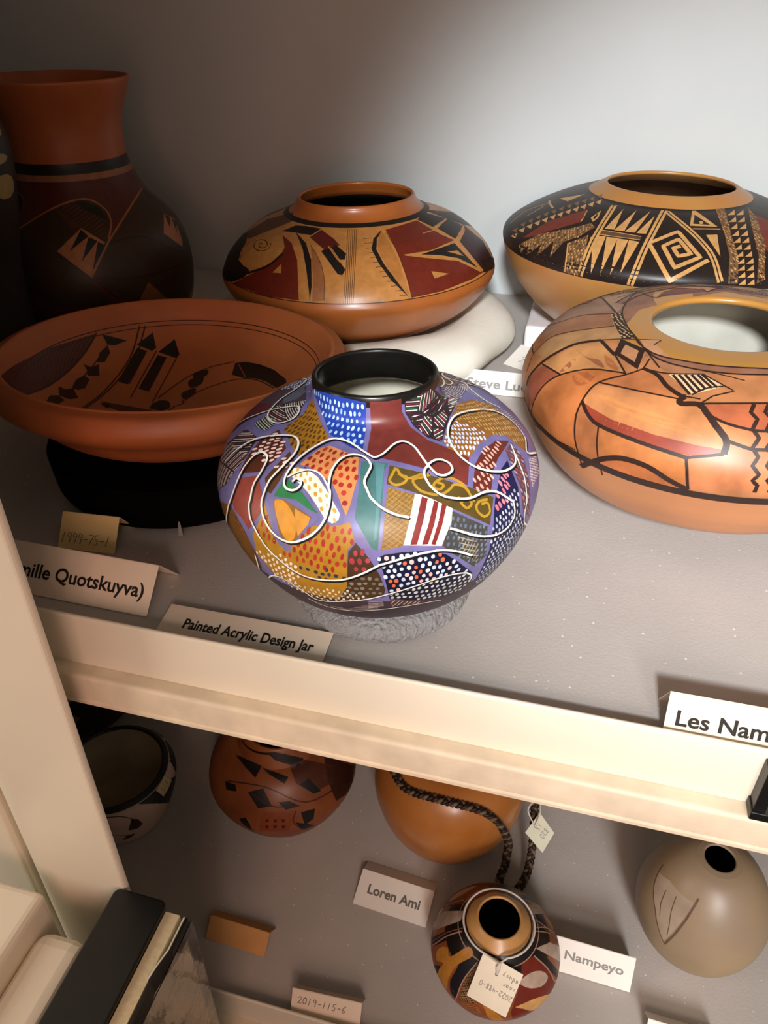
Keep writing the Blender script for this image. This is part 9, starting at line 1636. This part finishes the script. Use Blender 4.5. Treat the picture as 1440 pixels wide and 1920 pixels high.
o = Vector((0.0395, 0.5651, -0.455))
up2 = Vector((-0.0005, -0.0068, 0.0099))
t2 = thing('paper_tag', 'small diamond-hung white tag on the canteen strap', 'tag', o + up2, group='string tags on the lower shelf')
cs = [Vector(p) - o for p in ((0.0365, 0.5821, -0.442), (0.0557, 0.5672, -0.4528), (0.0456, 0.5485, -0.4677), (0.0233, 0.5626, -0.4576))]
n, ex, ey = tag_plate(t2, cs, Vector((0.0332, 0.5693, -0.452)) - o, mat('greenish tag paper', '#dcdcc4', 0.7, 0.03))
pen_on(t2, ['820', '13'], cs[0] * 0.25 + cs[1] * 0.35 + n * 0.0009, (ex * 0.3 - ey).normalized(), (ex + ey * 0.3).normalized(), n, 0.006, GREYINK)
mb = MB()
hole = Vector((0.0332, 0.5693, -0.452)) - o + n * 0.0008
top = Vector((0.0285, 0.5865, -0.4300)) - o
mb.tube(spline3([hole, (hole + top) / 2 + Vector((-0.008, 0, 0.004)), top, top + Vector((0.006, 0.002, 0.0)), (hole + top) / 2 + Vector((0.006, 0, 0.004)), hole], 6), 0.0008, STRING, 6)
mb.build('string', t2, smooth=True)

# ------------------------------------------------------------------ cards on the lower shelf
root, w = place_card('white name card in grey letters in front of the orange canteen', (-0.1573, 0.4545), (-0.0706, 0.4486), LOW, 0.013, 0.036, 0.018, WCARD)
me = lettering('Loren Ami', 0.0098, mat('soft grey ink', '#6f6a64', 0.6, 0.0), 0.0004, width=0.0625)
on_card(me, 'lettering', root, -w + 0.0125, 0.0150, 0.036, 0.013)

root, w = place_card('white name card in pale grey letters just right of the small polychrome jar', (0.064, 0.4405), (0.1498, 0.4377), LOW, 0.036, 0.017, 0.016, WCARD)
me = lettering('Nampeyo', 0.0098, GREYINK, 0.0003, width=0.0605)
on_card(me, 'lettering', root, -w + 0.0158, 0.0170, 0.017, 0.036)

root, w = place_card('white card cut off at the bottom edge, below the egg-shaped jar', (0.1640, 0.3950), (0.2300, 0.3930), LOW, 0.020, 0.012, 0.016, WCARD)

root, w = place_card('tan blank card lying left, beyond the black document holder', (-0.3032, 0.375), (-0.2326, 0.3732), LOW, 0.016, 0.018, 0.014, TCARD, 'blank_card')

root, w = place_card('cream card with handwritten number 2019-115-6, at the lower shelf lip', (-0.1860, 0.3290), (-0.1135, 0.3330), LOW, 0.0240, 0.0130, 0.014, CARD, 'number_card')
on_card(written('2019-115-6', 0.0078, PENCIL, 0.0007, 0.66), 'handwriting', root, -w + 0.006, 0.0125, 0.0130, 0.0240)

# ------------------------------------------------------------------ document holder fixed to the open door
dh = thing('document_holder', 'black document holder with cream papers and clear sleeve, on the open door', 'document holder', (-0.3035, 0.10, -0.25))
mb = MB()
out = [(0.0, -0.35), (0.047, -0.35)] + [(0.047 - 0.006 + 0.006 * cos(a), 0.184 - 0.006 + 0.006 * sin(a)) for a in [k * pi / 12 for k in range(7)]] + [(0.006 + 0.006 * cos(a), 0.184 - 0.006 + 0.006 * sin(a)) for a in [pi / 2 + k * pi / 12 for k in range(7)]]
mb.prism(out, 'z', -0.28, 0.0, BLACKPL)
mb.build('back_box', dh, bevel=0.0015)
mb = MB(); mb.box((0.0475, -0.34, -0.27), (0.0600, 0.178, -0.005), mat('stacked cream paper', '#d8c9a4', 0.8, 0.06, 300))
mb.build('paper_stack', dh)
mb = MB()
pts = [(0.0640, -0.34), (0.0640, 0.120), (0.0625, 0.126), (0.0640, 0.136), (0.0672, 0.150), (0.0675, 0.176)]
th_ = 0.0022
mb.prism([(x + th_ / 2, y) for x, y in pts] + [(x - th_ / 2, y) for x, y in pts[::-1]], 'z', -0.020, -0.002, BLACKPL)
mb.build('front_strip', dh)
mb = MB(); mb.prism([(x - 0.0014, y) for x, y in pts[2:]] + [(x - 0.0026, y) for x, y in pts[2:][::-1]], 'z', -0.018, -0.0015, mat('pale clip', '#d8d6c4', 0.4, 0.03))
mb.build('clip', dh)
mb = MB(); mb.box((0.0700, -0.34, -0.26), (0.0708, 0.178, -0.006), clear_mat('clear sleeve plastic', 0.06, 0.25, 30, (0.88, 0.88, 0.90, 1)))
mb.build('clear_sleeve', dh)
mb = MB(); mb.box((0.0665, -0.34, -0.25), (0.0672, 0.085, -0.022), mat('white paper', '#f3f1f2', 0.7, 0.02))
mb.build('paper_sheet', dh)
